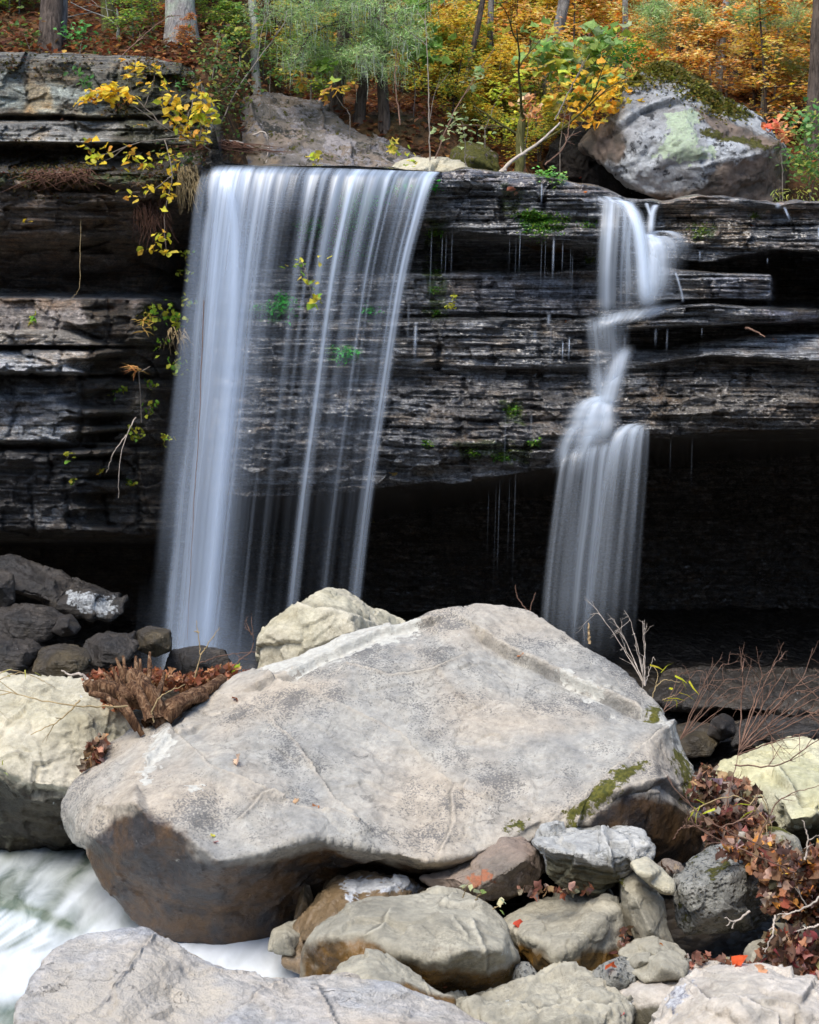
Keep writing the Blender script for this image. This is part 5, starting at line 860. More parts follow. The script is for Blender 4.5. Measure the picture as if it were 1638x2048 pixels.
def trunk_tree(u0, v0, u1, v1, wpx, Y, mat, label, rng, LM=None, cols=None, n=0, kind='dia', size=.1, wt=None, name='tree', extra=None, lichen=None, LCM=None, sway=6, tall=1.6, group=None, branch=4):
    base = P(u0, v0, Y); base[2] = min(base[2], float(H(base[0], Y))) if Y > 16.3 else base[2]; top = P(u1, v1, Y+.1); root = empty(name, tuple(base), label, 'tree', group); h = top[2]-base[2]
    if tall > 1.3: tall = max(tall, 4.6/h)
    k = np.linspace(0, tall, 26)[:, None]; pts = base*(1-k)+top*k
    pts[:, 0] += sway/F*Y*noise(np.stack([k[:, 0]*3+u0, k[:, 0]*0, k[:, 0]*0], -1)); pts[0, 2] -= .15
    r = wpx/2/F*Y*(1-.3*k[:, 0]/tall)*(1+.35*np.exp(-k[:, 0]*h/.12)); r[-5:] *= np.linspace(1, .25, 5)
    co, fa = tubes([(pts, r)], 18); ang = np.tile(np.arange(18), 26)
    off = .1*noise(np.stack([ang*.9, co[:, 2]*.8, ang*0+u0], -1))+.05*noise(co*14)
    cc = np.repeat(pts, 18, 0); co = cc+(co-cc)*(1+off[:, None]*1.3); mk('trunk', co, fa, mat, parent=root)
    br, cen = [], []
    for q in range(branch):
        p = pts[rng.integers(13, 25)]; a = rng.uniform(0, 2*math.pi); d = np.array([math.cos(a), math.sin(a)*.7, rng.uniform(.05, .6)])
        out = []; twig(p, d, rng.uniform(.5, 1.1), r[12]*.25+.004, rng, out, 2, .3, 2, 8); br += out; cen += [o[0][2:] for o in out]
    if extra:
        for (a, b, yy, c, d2, y2, rr) in extra:
            out = []; p0, p1 = P(a, b, Y+yy), P(c, d2, Y+y2); L = np.linalg.norm(p1-p0); twig(p0, (p1-p0)/L, L, rr, rng, out, 2, .14, 4, 9); br += out; cen += [o[0][1:] for o in out]*2
    if br: mk('branches', *tubes(br, 5), mat, parent=root)
    if kind != 'ndl': n = int(n*.4)
    if n and cen:
        cen = np.concatenate(cen); i = rng.integers(0, len(cen), n); c = cen[i]
        if kind == 'ndl':
            c = c+rng.normal(size=(n, 3))*np.array([.075, .075, .035]); d = rng.normal(size=(n, 3)); d[:, 2] = d[:, 2]*.35-.1
            g = leafgeo(c, rng.uniform(.7, 1.3, n)*size, pal(n, cols, wt, .25, rng), 'ndl', .3, d, rng=rng)
        else: g = leafgeo(c+rng.normal(size=(n, 3))*np.array([.12, .12, .06]), rng.uniform(.7, 1.25, n)*size, pal(n, cols, wt, .2, rng), kind, .7, rng=rng)
        mk('crown', g[0], g[1], LM, parent=root, cols=g[2], smooth=False)
        if lichen:
            m = lichen; c = cen[rng.integers(0, len(cen), m)]; P_ = []
            for q in c:
                L = rng.uniform(.05, .26); nn = 6; z = np.linspace(0, -L, nn); w_ = rng.normal(size=(nn, 2)).cumsum(0)*.006
                P_.append((np.stack([q[0]+w_[:, 0], q[1]+w_[:, 1], q[2]+z], -1), np.linspace(.0035, .0014, nn)))
            co, fa = tubes(P_, 3); setp(mk('hanging_lichen', co, fa, LCM, parent=root), kind='stuff')
    return root
def simple(name, rgb, rough=.8):
    B = NB(name); v = B.obj(); n = B.noise(v, 25, 4); c = B.mix(1., rgb, B.ramp(n, [(.3, .6), (.7, 1.35)]), 'MULTIPLY'); return B.done(B.bsdf(c, rough, None, .2))
def build_woods(LM, BK):
    rng = np.random.default_rng(21); D_, G_, L_ = BK['dark'], BK['grey'], BK['pale']
    # leaf litter over the upper ground
    n = 42000; y = 16.1+rng.random(n)**1.7*15; x = rng.uniform(-.26, .26, n)*y*1.15; z = H(x, y)
    keep = ((y > 16.6) & ((x < .4) | (y > 18.2))) | (x < -1.9); x, y, z = x[keep], y[keep], z[keep]; n = len(x)
    pt = noise(np.stack([x*.8, y*.8, 0*x], -1)); cl = pal(n, BRN+[(.6, .26, .08), (.62, .4, .1)], [4, 2, 4, 1.2, .8, .3, .2], .25, rng)*np.array([.8, .8, .8])
    g = leafgeo(np.stack([x, y, z+.015+rng.random(n)*.04], -1), rng.uniform(.05, .1, n), cl, 'dia', .55, rng=rng)
    setp(mk('leaf_litter', g[0], g[1], LM, org=(0, 17, 5), cols=g[2], smooth=False), 'brown fallen leaves carpeting the slope above the falls', 'leaf litter', kind='stuff')
    # undergrowth saplings on the slope behind
    protos = [('sapling', 2.3, ORG, 2300, .1), ('sapling', 2.7, ORG+YEL, 2500, .095), ('sapling', 1.9, YEL, 1700, .095), ('sapling', 2.1, YEL+GRN, 1700, .09), ('sapling', 2.9, ORG, 2900, .1), ('sapling', 1.5, [(.5, .2, .06), (.6, .3, .08), (.35, .13, .05)], 900, .1), ('sapling', 1.6, GRN, 900, .1)]
    PR = [sapling(a, b, c, d, rng, LM, D_ if i % 2 else G_, size=e) for i, (a, b, c, d, e) in enumerate(protos)]
    lab = ['bright orange leaved sapling in the autumn woods behind the rim', 'mixed orange and yellow sapling in the autumn woods behind the rim', 'golden yellow sapling in the autumn woods behind the rim', 'yellow green sapling in the autumn woods behind the rim', 'taller deep orange sapling in the autumn woods behind the rim', 'low copper brown bush in the woods behind the rim', 'small green leaved bush in the woods behind the rim']
    first = [True]*7; k = 0
    spots = []
    for Y in np.concatenate([np.linspace(19.0, 27, 130), np.linspace(27, 44, 120)]):
        u = rng.uniform(560, 1760) if k % 5 else rng.uniform(-80, 620)
        k += 1
        if u < 900 and Y < 20.5 and u > 540: u += 420
        spots.append((u, Y+rng.uniform(-.3, .3)))
    for i, (u, Y) in enumerate(spots):
        if u < 560: t = rng.choice([5, 6, 3, 0], p=[.4, .35, .15, .1])
        elif u > 1250: t = rng.choice([0, 1, 2, 4, 5], p=[.36, .2, .1, .28, .06])
        elif Y < 24: t = rng.choice([1, 2, 3, 5, 6, 0], p=[.12, .2, .34, .04, .2, .1])
        else: t = rng.choice([0, 1, 2, 3, 4], p=[.3, .26, .16, .08, .2])
        x = (u-CU)/F*Y; o = PR[t] if first[t] else copy_tree(PR[t]); first[t] = False
        place(o, x, Y, float(H(x, Y))-.05, rng.uniform(0, 6.28), rng.uniform(.75, 1.25)*(.8 if u < 560 else .62 if Y < 23 else .8), lab[t], 'sapling' if t < 5 else 'bush', 'saplings and bushes filling the autumn woods')
    for i in range(60):
        left = i % 2; u = rng.uniform(-60, 540) if left else rng.uniform(560, 1080); Y = rng.uniform(16.9, 20) if left else rng.uniform(18.6, 22); t = rng.choice([6, 5], p=[.8, .2]) if left else rng.choice([3, 6, 2, 1], p=[.4, .25, .2, .15])
        x = (u-CU)/F*Y; place(copy_tree(PR[t]), x, Y, float(H(x, Y))-.04, rng.uniform(0, 6.28), rng.uniform(.25, .42) if left else rng.uniform(.35, .55), lab[t], 'sapling' if t < 5 else 'bush', 'saplings and bushes filling the autumn woods')
    for t in range(7):
        if first[t]: place(PR[t], 3, 30, float(H(3, 30)), 0, 1, lab[t], 'sapling', 'saplings and bushes filling the autumn woods')
    # thin far trunks
    tk = None
    for i in range(26):
        Y = rng.uniform(23, 42); u = rng.uniform(780, 1660) if i % 4 else rng.uniform(560, 800); x = (u-CU)/F*Y; z = float(H(x, Y))
        if i % 9 == 0: tk = None
        if tk is None or rng.random() < .12:
            tk = empty('slender_tree', (x, Y, z), None, None); pts = spline([(x, Y, z-.2), (x+.05, Y, z+1.5), (x+rng.normal()*.15, Y, z+3), (x+rng.normal()*.3, Y, z+5.5)], 20)
            pts[:, 0] += .03*noise(pts*2); mk('trunk', *tubes([(pts, np.linspace(rng.uniform(.045, .09), .03, 20))], 9), G_ if i % 3 else D_, parent=tk)
            out = []
            for q in range(6): p = pts[rng.integers(9, 19)]; twig(p, (rng.normal(), rng.normal()*.5, .5), rng.uniform(.5, 1.2), .014, rng, out, 2, .3, 2, 7)
            mk('branches', *tubes(out, 4), G_, parent=tk); cen = np.concatenate([q[0][1:] for q in out]); c = cen[rng.integers(0, len(cen), 500)]+rng.normal(size=(500, 3))*.1
            g = leafgeo(c, rng.uniform(.08, .13, 500), pal(500, ORG+YEL, None, .2, rng), 'dia', .7, rng=rng); mk('crown', g[0], g[1], LM, parent=tk, cols=g[2], smooth=False); o = tk
        else:
            o = copy_tree(tk); o.location = (x, Y, z); o.rotation_euler = (0, 0, rng.uniform(0, 6.28)); s = rng.uniform(.7, 1.3); o.scale = (s, s, 1)
        setp(o, 'slender grey trunk standing far back among the orange leaves', 'tree', 'slender trunks far back in the woods')
    LC = simple('beard lichen', (.42, .47, .36)); T = trunk_tree
    T(101, 112, 104, -10, 44, 16.9, D_, 'dark furrowed tree trunk nearest the top left corner', rng, LM, BRN, 500, sway=3)
    T(122, 112, 128, -10, 17, 17.1, G_, 'narrow lichen grey trunk pressed against the dark furrowed trunk at top left', rng, LM, GRN, 250, sway=4)
    T(218, 95, 214, -10, 26, 17.6, BK['mossy'], 'moss green trunk in shade between the dark furrowed trunk and the thick pale grey trunk', rng, LM, GRN, 300)
    T(237, 100, 234, 20, 7, 17.2, L_, 'thin broken pale stem beside the moss green trunk', rng, tall=1.05, branch=2)
    T(364, 84, 360, -10, 62, 17.2, BK['thick'], 'thick pale grey trunk with a light green lichen stripe above the left cliff', rng, LM, GRN, 500, sway=2)
    T(516, 165, 504, -10, 17, 17.8, L_, 'thin pale trunk left of the green conifer', rng, LM, GRN, 300)
    cx = [(690, 60, 0, 520, 40, -.6, .012), (690, 40, 0, 600, 70, -.8, .012), (700, 30, 0, 780, 60, -.8, .012), (700, 60, 0, 830, 20, -.3, .012), (690, 20, 0, 560, 10, -.7, .012), (700, 80, 0, 700, 95, -.9, .01), (700, 20, 0, 860, -20, -.2, .012), (690, 90, 0, 630, 100, -.5, .009), (700, 70, 0, 760, 110, -.6, .009), (690, 0, 0, 650, 15, -.9, .01), (700, 0, 0, 740, 20, -.9, .01)]
    T(672, 232, 692, 20, 26, 18.1, D_, 'left dark trunk of the lichen hung conifer group, carrying green feathery boughs', rng, LM, PINE, 12500, 'ndl', .07, name='conifer', extra=cx, lichen=600, LCM=LC, tall=1.4)
    T(716, 245, 742, 60, 21, 17.9, D_, 'middle leaning dark trunk of the conifer group over the mottled slab', rng, LM, PINE, 5000, 'ndl', .07, name='conifer', extra=[(738, 80, 0, 690, 120, -.4, .008), (742, 70, 0, 800, 90, -.4, .008)], lichen=160, LCM=LC)
    T(768, 268, 764, 110, 21, 17.8, D_, 'right dark trunk of the conifer group, ending close to the slab edge', rng, LM, PINE, 2500, 'ndl', .06, name='conifer', lichen=80, LCM=LC)
    T(918, 200, 948, 90, 12, 19.5, D_, 'short dark leaning trunk between the conifer group and the maple leaves', rng, LM, ORG, 200)
    T(972, 245, 980, 60, 14, 20, G_, 'straight grey trunk left of the maple shrub', rng, LM, ORG, 300)
    T(1075, 240, 1130, -10, 24, 20, G_, 'grey trunk leaning right behind the maple shrub', rng, LM, ORG, 400)
    T(1030, 350, 1045, 230, 22, 16.9, BK['mossy'], 'mossy tree base leaning beside the dark hollow under the huge boulder', rng, tall=1.1, branch=3)
    T(1252, 130, 1250, -10, 13, 20.5, G_, 'straight grey trunk left of the huge lichen boulder peak', rng, LM, YEL, 300)
    T(1354, 160, 1363, -10, 17, 19.5, D_, 'dark reddish trunk rising behind the peak of the huge boulder', rng, LM, PINE, 5000, 'ndl', .075, name='conifer', extra=[(1360, 40, 0, 1280, 80, -.4, .008), (1360, 30, 0, 1400, 50, -.4, .008), (1362, 10, 0, 1300, 20, -.6, .008)])
    T(1430, 195, 1450, 30, 15, 20, BK['spot'], 'grey trunk with a small white blaze right of the boulder peak', rng, LM, ORG, 300)
    T(1530, 250, 1528, 40, 11, 20.5, L_, 'thin grey green trunk right of the white blazed trunk', rng, LM, PINE, 5500, 'ndl', .08, name='conifer', extra=[(1530, 60, 0, 1470, 40, -.6, .008), (1530, 50, 0, 1600, 40, -.8, .008), (1530, 80, 0, 1580, 90, -.8, .008), (1530, 30, 0, 1540, 10, -.5, .008)])
    T(1622, 250, 1640, -10, 30, 18.6, D_, 'dark trunk cut by the right edge of the picture above the green shrub', rng, LM, GRN, 500)
def leafy(name, label, cat_, stems, clusters, cols, LM, BM, rng, kind='broad', wt=None, up=.5, group=None, srad=.005, jit=.5, droop=.3):
    """plant with stems [(u,v,Y)...] and leaf clusters (u, v, Y, radius px, count, size m)"""
    b = stems[0][0] if stems else clusters[0][:3]
    b0 = P(*b)
    if b[2] > 16.3: b0[2] = min(b0[2], float(H(b0[0], b[2])))
    root = empty(name, tuple(b0), label, cat_, group)
    if stems:
        ps = ([(np.linspace(b0-[0, 0, .05], P(*b), 6), np.full(6, srad))] if P(*b)[2]-b0[2] > .03 else [])+[(spline([P(*p) for p in s], 16)+rng.normal(size=(16, 3))*.004, np.linspace(srad, srad*.4, 16)) for s in stems]
        mk('stems', *tubes(ps, 5), BM, parent=root)
    cen, sz = [], []
    for (u, v, Y, r, n, s) in clusters:
        rr = r/F*Y; cen.append(P(u, v, Y)+rng.normal(size=(n, 3))*rr*np.array([.5, .4, .42])); sz.append(rng.uniform(.7, 1.2, n)*s)
    cen = np.concatenate(cen); sz = np.concatenate(sz)
    g = leafgeo(cen, sz, pal(len(cen), cols, wt, .15, rng), kind, up, None, droop, rng=rng)
    mk('leaves', g[0], g[1], LM, parent=root, cols=g[2], smooth=False)
    return root
def build_plants(LM, BK):
    rng = np.random.default_rng(33); tw = simple('twig bark', (.2, .17, .14)); Yy = [(.88, .6, .04), (.9, .68, .08), (.75, .6, .08), (.8, .42, .06)]; YG = [(.5, .58, .06), (.7, .64, .06), (.25, .42, .05), (.6, .5, .08)]
    S = 15.2
    leafy('sapling', 'yellow leaved branch spreading flat in front of the grey upper left cliff', 'branch',
      [[(400, 290, S+.1), (330, 255, S), (280, 220, S-.1), (240, 195, S-.15), (150, 188, S-.2)], [(330, 255, S), (290, 215, S), (262, 180, S), (262, 130, S)], [(240, 195, S-.1), (200, 180, S-.15)], [(290, 215, S), (310, 150, S)]],
      [(165, 192, S-.2, 22, 12, .075), (190, 185, S-.2, 26, 26, .08), (218, 184, S-.2, 26, 26, .08), (245, 192, S-.15, 24, 18, .08), (265, 196, S-.1, 12, 6, .08), (262, 130, S, 20, 12, .07), (262, 150, S, 12, 7, .07), (302, 135, S, 18, 10, .065), (288, 170, S, 18, 7, .07), (278, 248, S, 4, 2, .06), (298, 252, S, 4, 1, .06)], Yy, LM, tw, rng)
    leafy('sapling', 'two upright sprays of yellow oval leaves just left of the larger fall top', 'shrub',
      [[(420, 300, S+.1), (380, 270, S), (350, 230, S), (330, 170, S)], [(400, 285, S), (405, 220, S), (402, 160, S)], [(380, 270, S), (350, 260, S)]],
      [(328, 165, S, 14, 5, .06), (335, 190, S, 24, 14, .075), (345, 220, S, 26, 26, .08), (350, 238, S, 20, 12, .08), (372, 262, S, 26, 24, .08), (402, 265, S, 22, 14, .08), (400, 180, S, 14, 6, .065), (405, 205, S, 24, 20, .08), (410, 235, S, 22, 20, .08), (395, 228, S, 14, 8, .08), (388, 176, S, 10, 3, .065), (430, 222, S, 10, 4, .08)], Yy+YG[:1], LM, tw, rng, up=.3)
    leafy('trailing_branch', 'yellow leaved twig drooping in front of the mossy rim at the left', 'branch',
      [[(420, 282, S), (330, 278, S-.05), (260, 290, S-.1), (215, 320, S-.15), (160, 325, S-.2)], [(260, 290, S-.1), (200, 310, S-.15), (170, 290, S-.2)], [(330, 278, S), (345, 350, S-.1), (330, 420, S-.1), (332, 500, S-.1)], [(345, 350, S-.1), (290, 395, S-.1)]],
      [(175, 288, S-.2, 16, 8, .07), (195, 315, S-.2, 22, 16, .07), (216, 294, S-.2, 10, 4, .06), (262, 315, S-.1, 26, 16, .07), (285, 325, S-.1, 14, 7, .07), (310, 315, S, 14, 5, .06), (345, 312, S, 20, 10, .06), (365, 316, S, 8, 3, .07), (340, 340, S, 12, 5, .07), (332, 372, S-.1, 16, 10, .07), (340, 388, S-.1, 12, 7, .065), (293, 374, S-.1, 12, 6, .06), (265, 394, S-.1, 10, 5, .065), (326, 418, S-.1, 6, 2, .06), (318, 475, S-.1, 14, 9, .07), (303, 497, S-.1, 14, 8, .07), (336, 508, S-.1, 8, 5, .07), (238, 380, S, 3, 1, .05), (52, 440, 15.4, 8, 3, .045)], Yy+YG[:2], LM, tw, rng, up=.3, droop=.6)
    leafy('trailing_branch', 'few yellow green leaves on a twig hanging inside the larger waterfall', 'branch', [[(600, 520, 14.7), (612, 545, 14.68), (625, 600, 14.66)]],
      [(642, 515, 14.85, 9, 3, .07), (600, 530, 14.85, 16, 5, .06), (572, 535, 14.85, 8, 2, .06), (604, 560, 14.82, 14, 4, .06), (624, 572, 14.62, 8, 4, .06), (630, 598, 14.6, 15, 9, .085)], YG, LM, tw, rng, up=.3)
    # small round leaved plants on the left cliff
    CP = [(322, 625, 26, 18, 'round yellow green leaves crowding the corner beside the larger fall'), (298, 640, 22, 12, None), (350, 640, 20, 12, None), (375, 600, 18, 10, None), (172, 695, 13, 7, 'tiny green plant at the foot of the brown shelf in the left cliff'), (235, 782, 14, 9, 'yellow green round leaved plant left of the tall dry stalk'), (300, 768, 12, 6, None), (300, 818, 14, 9, 'green heart shaped leaves low beside the tall dry stalk'), (350, 728, 20, 12, 'small leafy plant half lost in shade touching the fall'),
          (270, 868, 16, 13, 'green and yellow plant where the pale hanging twigs fork'), (335, 875, 14, 8, 'dim green plant beside the left edge of the fall'), (135, 912, 8, 5, 'lone tiny bright green rosette on the lower left cliff'), (258, 965, 10, 8, 'lowest small yellow green plant on the left cliff'), (200, 945, 9, 4, 'few fallen yellow leaves caught on the lower left cliff'), (65, 640, 12, 7, 'faint small plant on the brown shelf of the left cliff'), (320, 690, 14, 6, None), (150, 960, 8, 3, None), (370, 545, 14, 7, None), (375, 512, 14, 7, None), (165, 160, 22, 14, 'pale green seedling on the upper left cliff'), (350, 165, 16, 8, None), (385, 150, 14, 6, None)]
    for k, (u, v, r, n, lab) in enumerate(CP):
        loc, nm, o = ray(u, v); Y = min(loc[1], 16.6)-.05 if loc is not None else 15.4
        if u > 300: Y = min(Y, 15.9)
        gg = [(.42, .5, .06), (.6, .6, .06), (.2, .4, .04)] if v > 400 else [(.12, .28, .08), (.16, .34, .1)]
        if k == 13: gg = Yy
        leafy('cliff_plant', lab or 'small round leaved plant rooted in a crack of the left cliff', 'plant', [[(u, v-8, Y+.05), (u+2, v, Y), (u-3, v+10, Y-.02)]], [(u, v, Y, r*1.15, int(n*1.7), .04 if r < 20 else .048)], gg, LM, tw, rng, 'round', up=.15, group=None if lab else 'small plants in cracks of the left cliff', srad=.0025)
    leafy('dry_plant', 'withered plant with long tan leaves and a tall dry stalk on the left cliff', 'plant', [[(283, 842, 15.6), (280, 790, 15.5), (272, 735, 15.4), (265, 725, 15.35)], [(272, 735, 15.4), (295, 732, 15.38)], [(272, 735, 15.4), (290, 722, 15.38)]], [], None, LM, tw, rng) if False else None
    root = empty('dry_plant', tuple(P(283, 842, 15.6)), 'withered plant with long tan leaves and a tall dry stalk on the left cliff', 'plant')
    mk('stalk', *tubes([(spline([P(283, 845, 15.6), P(281, 790, 15.5), P(277, 740, 15.4)], 12), .006), (spline([P(277, 745, 15.4), P(292, 738, 15.35), P(300, 733, 15.3)], 8), .004)], 5), tw, parent=root)
    c = np.array([P(274, 740, 15.38)]*16); d = np.stack([rng.uniform(-1.3, .6, 16), rng.uniform(-.5, .2, 16), rng.uniform(-.7, .5, 16)], -1)
    g = leafgeo(c+rng.normal(size=c.shape)*.02, rng.uniform(.08, .17, 16), pal(16, [(.7, .42, .14), (.35, .15, .06), (.6, .3, .1)], [2, 1, 1], .15, rng), 'blade', .5, d, rng=rng); mk('leaves', g[0]*1., g[1], LM, parent=root, cols=g[2], smooth=False)
    root = empty('dry_plant', tuple(P(300, 655, 15.6)), 'tan spiky withered leaves beside the round yellow green leaves', 'plant')
    c = np.array([P(292, 645, 15.5)]*22)+rng.normal(size=(22, 3))*.04; d = np.stack([rng.uniform(-1, .8, 22), rng.uniform(-.6, .2, 22), rng.uniform(-.2, .7, 22)], -1)
    g = leafgeo(c, rng.uniform(.07, .13, 22), pal(22, [(.75, .52, .14), (.6, .4, .1)], None, .15, rng), 'blade', .5, d, rng=rng); mk('leaves', g[0], g[1], LM, parent=root, cols=g[2], smooth=False)
    # hanging twigs and roots
    def twigs(name, lab, cat_, paths, mat, r=.005, sides=5, fork=0, curl=.2, group=None, leaves=None):
        out = []
        for p in paths:
            q = spline([P(*a) for a in p], 22); q[1:] += rng.normal(size=(21, 3))*.0025; out.append((q, np.linspace(r, r*.4, 22)))
            for _ in range(fork):
                i = rng.integers(5, 20); dd = q[i]-q[i-1]; dd /= np.linalg.norm(dd); L = np.linalg.norm(q[-1]-q[0])*rng.uniform(.15, .4); twig(q[i], dd+rng.normal(size=3)*.5, L, r*.55, rng, out, 1, curl, 2, 8)
        co, fa = tubes(out, sides)
        if not leaves: return setp(mk(name, co, fa, mat), lab, cat_, group)
        root = empty(name, tuple(co[co[:, 2].argmin()]), lab, cat_, group); mk('stems', co, fa, mat, parent=root)
        g = leafgeo(P(*np.array(leaves[0]).T), leaves[1], pal(len(leaves[0]), leaves[2], None, .12, rng), leaves[3], .2, leaves[4] if len(leaves) > 4 else None, rng=rng); mk('leaves', g[0], g[1], LM, parent=root, cols=g[2], smooth=False)
    pale = simple('pale dry twig', (.42, .36, .3)); brn = simple('brown twig', (.17, .1, .07)); tan = simple('tan straw', (.36, .27, .14)); rootm = simple('root bark', (.12, .06, .04))
    twigs('hanging_twig', 'pale forked twig hanging down the left cliff', 'twig', [[(272, 835, 15.4), (258, 860, 15.35), (240, 920, 15.3), (237, 995, 15.3)], [(252, 870, 15.35), (228, 905, 15.3), (213, 945, 15.3)]], pale, .005)
    twigs('hanging_vine', 'thin long vine dangling in front of the dark undercut at the left', 'vine', [[(162, 440, 15.5), (160, 520, 15.45), (158, 575, 15.4), (140, 602, 15.4)]], tan, .003)
    twigs('hanging_vine', 'reddish vine seen through the left side of the larger fall', 'vine', [[(408, 600, 14.5), (398, 850, 14.5), (385, 1060, 14.5), (375, 1280, 14.5)]], brn, .004)
    for k, (u, v, w, hh, m, lab) in enumerate([(375, 340, 40, 95, tan, 'tuft of straw coloured dead grass hanging left of the fall lip'), (440, 285, 70, 55, rootm, 'tangle of dark red roots above the left end of the lip'), (120, 340, 130, 45, rootm, 'matted brown roots draping over the mossy rim of the left cliff'), (300, 400, 60, 110, rootm, 'dark rootlets trailing down behind the hanging yellow leaves'), (355, 660, 35, 60, tan, 'pale rootlets hanging below the round yellow green leaves')]):
        ps = []
        for _ in range(90 if k != 4 else 30):
            a = u+rng.uniform(-.5, .5)*w; b = v+rng.uniform(-.1, .25)*hh; L = hh*rng.uniform(.2, .8); dx = (rng.uniform(-.2, .5)*w if k in (0,) else rng.normal()*w*.3) if k != 1 else rng.normal()*w
            if k == 1: L *= .5
            Y = {0: 15.35, 1: 15.5, 2: 15.25, 3: 15.6, 4: 15.7}[k]
            q = spline([P(a, b, Y+.08), P(a+dx*.3, b+L*.35, Y-.03), P(a+dx, b+L, Y+rng.uniform(-.05, .12))], 9); ps.append((q+rng.normal(size=(9, 3))*.004, np.linspace(.0045, .0015, 9)))
        setp(mk('hanging_roots' if k else 'grass_tuft', *tubes(ps, 4), m), lab, 'roots' if k else 'grass', kind=None)
    twigs('exposed_root', 'pale grey root curling over the mottled slab left end', 'root', [[(445, 280, 15.9), (480, 285, 15.9), (505, 295, 15.9)], [(505, 270, 15.9), (530, 265, 15.9), (536, 300, 15.9), (532, 325, 15.9)]], pale, .009)
    twigs('fallen_branch', 'bare pale grey branch leaning from the mossy tree base towards the dark hollow', 'branch', [[(1000, 345, 16.6), (1030, 318, 16.6), (1085, 280, 16.7), (1120, 245, 16.8)], [(1010, 340, 16.6), (990, 352, 16.5)]], pale, .02, 7, 1)
    twigs('fallen_branch', 'dark stick lying on the wet ledge under the thin slab', 'branch', [[(1490, 655, 15.0), (1510, 662, 14.95), (1530, 674, 14.9)]], brn, .012)
    for k, p in enumerate([[(860, 330, 16.6), (858, 220, 16.8), (855, 120, 17), (850, 20, 17.2)], [(870, 320, 16.7), (900, 240, 17), (940, 170, 17.2), (990, 95, 17.4)], [(440, 250, 15.9), (480, 170, 16), (560, 60, 16.2), (575, 20, 16.3)], [(800, 250, 17), (790, 150, 17.2), (800, 60, 17.4)], [(1110, 240, 16.9), (1140, 180, 17), (1170, 120, 17)], [(1090, 330, 16.6), (1130, 290, 16.6), (1140, 230, 16.7)], [(585, 150, 17.5), (580, 60, 17.5), (590, 0, 17.5)], [(240, 115, 16.4), (300, 60, 16.6), (340, 30, 16.7)]]):
        twigs('bare_sapling', 'thin leafless stem standing among the plants above the rim', 'sapling', [p], brn if k % 2 else tw, .008, 5, 3, .25, 'bare stems above the rim')
    # broad leaved shrubs along the rim
    M = 18.
    leafy('maple_shrub', 'light green and yellow maple shrub left of the huge lichen boulder', 'shrub', [[(1120, 300, M), (1130, 230, M), (1150, 150, M), (1160, 70, M)], [(1130, 230, M), (1090, 160, M), (1050, 100, M)], [(1150, 160, M), (1200, 120, M), (1235, 75, M)], [(1130, 230, M), (1180, 210, M-.1), (1225, 215, M-.2)]],
      [(1080, 95, M, 50, 24, .13), (1110, 115, M, 60, 50, .13), (1150, 120, M, 60, 60, .13), (1190, 95, M, 50, 36, .13), (1225, 70, M, 34, 20, .13), (1160, 160, M, 60, 44, .12), (1200, 150, M, 50, 34, .12)], [(.3, .46, .14), (.42, .55, .18), (.25, .42, .1), (.62, .6, .1), (.4, .5, .25)], LM, tw, rng, 'lobed', up=.45)
    leafy('maple_shrub', 'golden leaved shrub hanging over the left flank of the huge lichen boulder', 'shrub', [[(1120, 300, M-.4), (1160, 250, M-.5), (1200, 210, M-.6), (1240, 200, M-.6)]],
      [(1170, 190, M-.4, 60, 40, .1), (1215, 175, M-.4, 50, 34, .1), (1190, 215, M-.5, 50, 26, .09), (1225, 205, M-.6, 40, 24, .09), (1120, 205, M-.4, 26, 8, .12), (1160, 230, M-.5, 40, 12, .08), (1245, 180, M-.5, 30, 14, .08)], [(.85, .55, .05), (.8, .42, .05), (.85, .66, .1), (.6, .55, .1)], LM, tw, rng, 'lobed', up=.4)
    leafy('maple_shrub', 'bright green maple leaves between the conifer and the orange woods', 'shrub', [[(820, 300, M), (830, 200, M), (825, 100, M), (820, 0, M)]], [(815, 40, M, 44, 26, .13), (800, 90, M, 40, 26, .12), (850, 105, M, 40, 26, .12), (825, 20, M, 50, 26, .13), (870, 95, M, 26, 10, .12), (640, 140, M-.6, 24, 10, .13)], [(.3, .5, .1), (.42, .58, .12), (.25, .42, .08)], LM, tw, rng, 'lobed', up=.45)
    leafy('maple_shrub', 'small pale orange withered leaf cluster in front of the mossy tree base', 'shrub', [[(1050, 300, 17), (1055, 260, 17), (1060, 215, 17)]], [(1058, 212, 17, 26, 26, .08), (1070, 232, 17, 20, 16, .08)], [(.8, .42, .16), (.9, .6, .35), (.6, .25, .1)], LM, tw, rng, 'broad', up=.3)
    leafy('low_shrub', 'yellow green small leaved twig arching above the mossy tree base', 'shrub', [[(970, 260, 17.4), (1000, 190, 17.4), (1040, 160, 17.4)]], [(1005, 180, 17.4, 30, 50, .05), (1035, 162, 17.4, 26, 50, .05), (985, 200, 17.4, 24, 26, .05), (1020, 250, 17.2, 34, 44, .05), (1040, 240, 17.2, 24, 30, .05)], [(.6, .62, .06), (.45, .55, .06)], LM, tw, rng, 'broad', up=.5)
    leafy('low_shrub', 'light grey green small leaves above the mossy rim boulder', 'shrub', [[(930, 330, 16.6), (930, 280, 16.6), (925, 240, 16.6)]], [(920, 250, 16.6, 50, 30, .06), (900, 268, 16.6, 40, 16, .06), (945, 262, 16.6, 26, 12, .06), (945, 165, 16.8, 20, 9, .08), (965, 140, 17, 20, 6, .08)], [(.35, .45, .2), (.45, .52, .26)], LM, tw, rng, 'broad', up=.5)
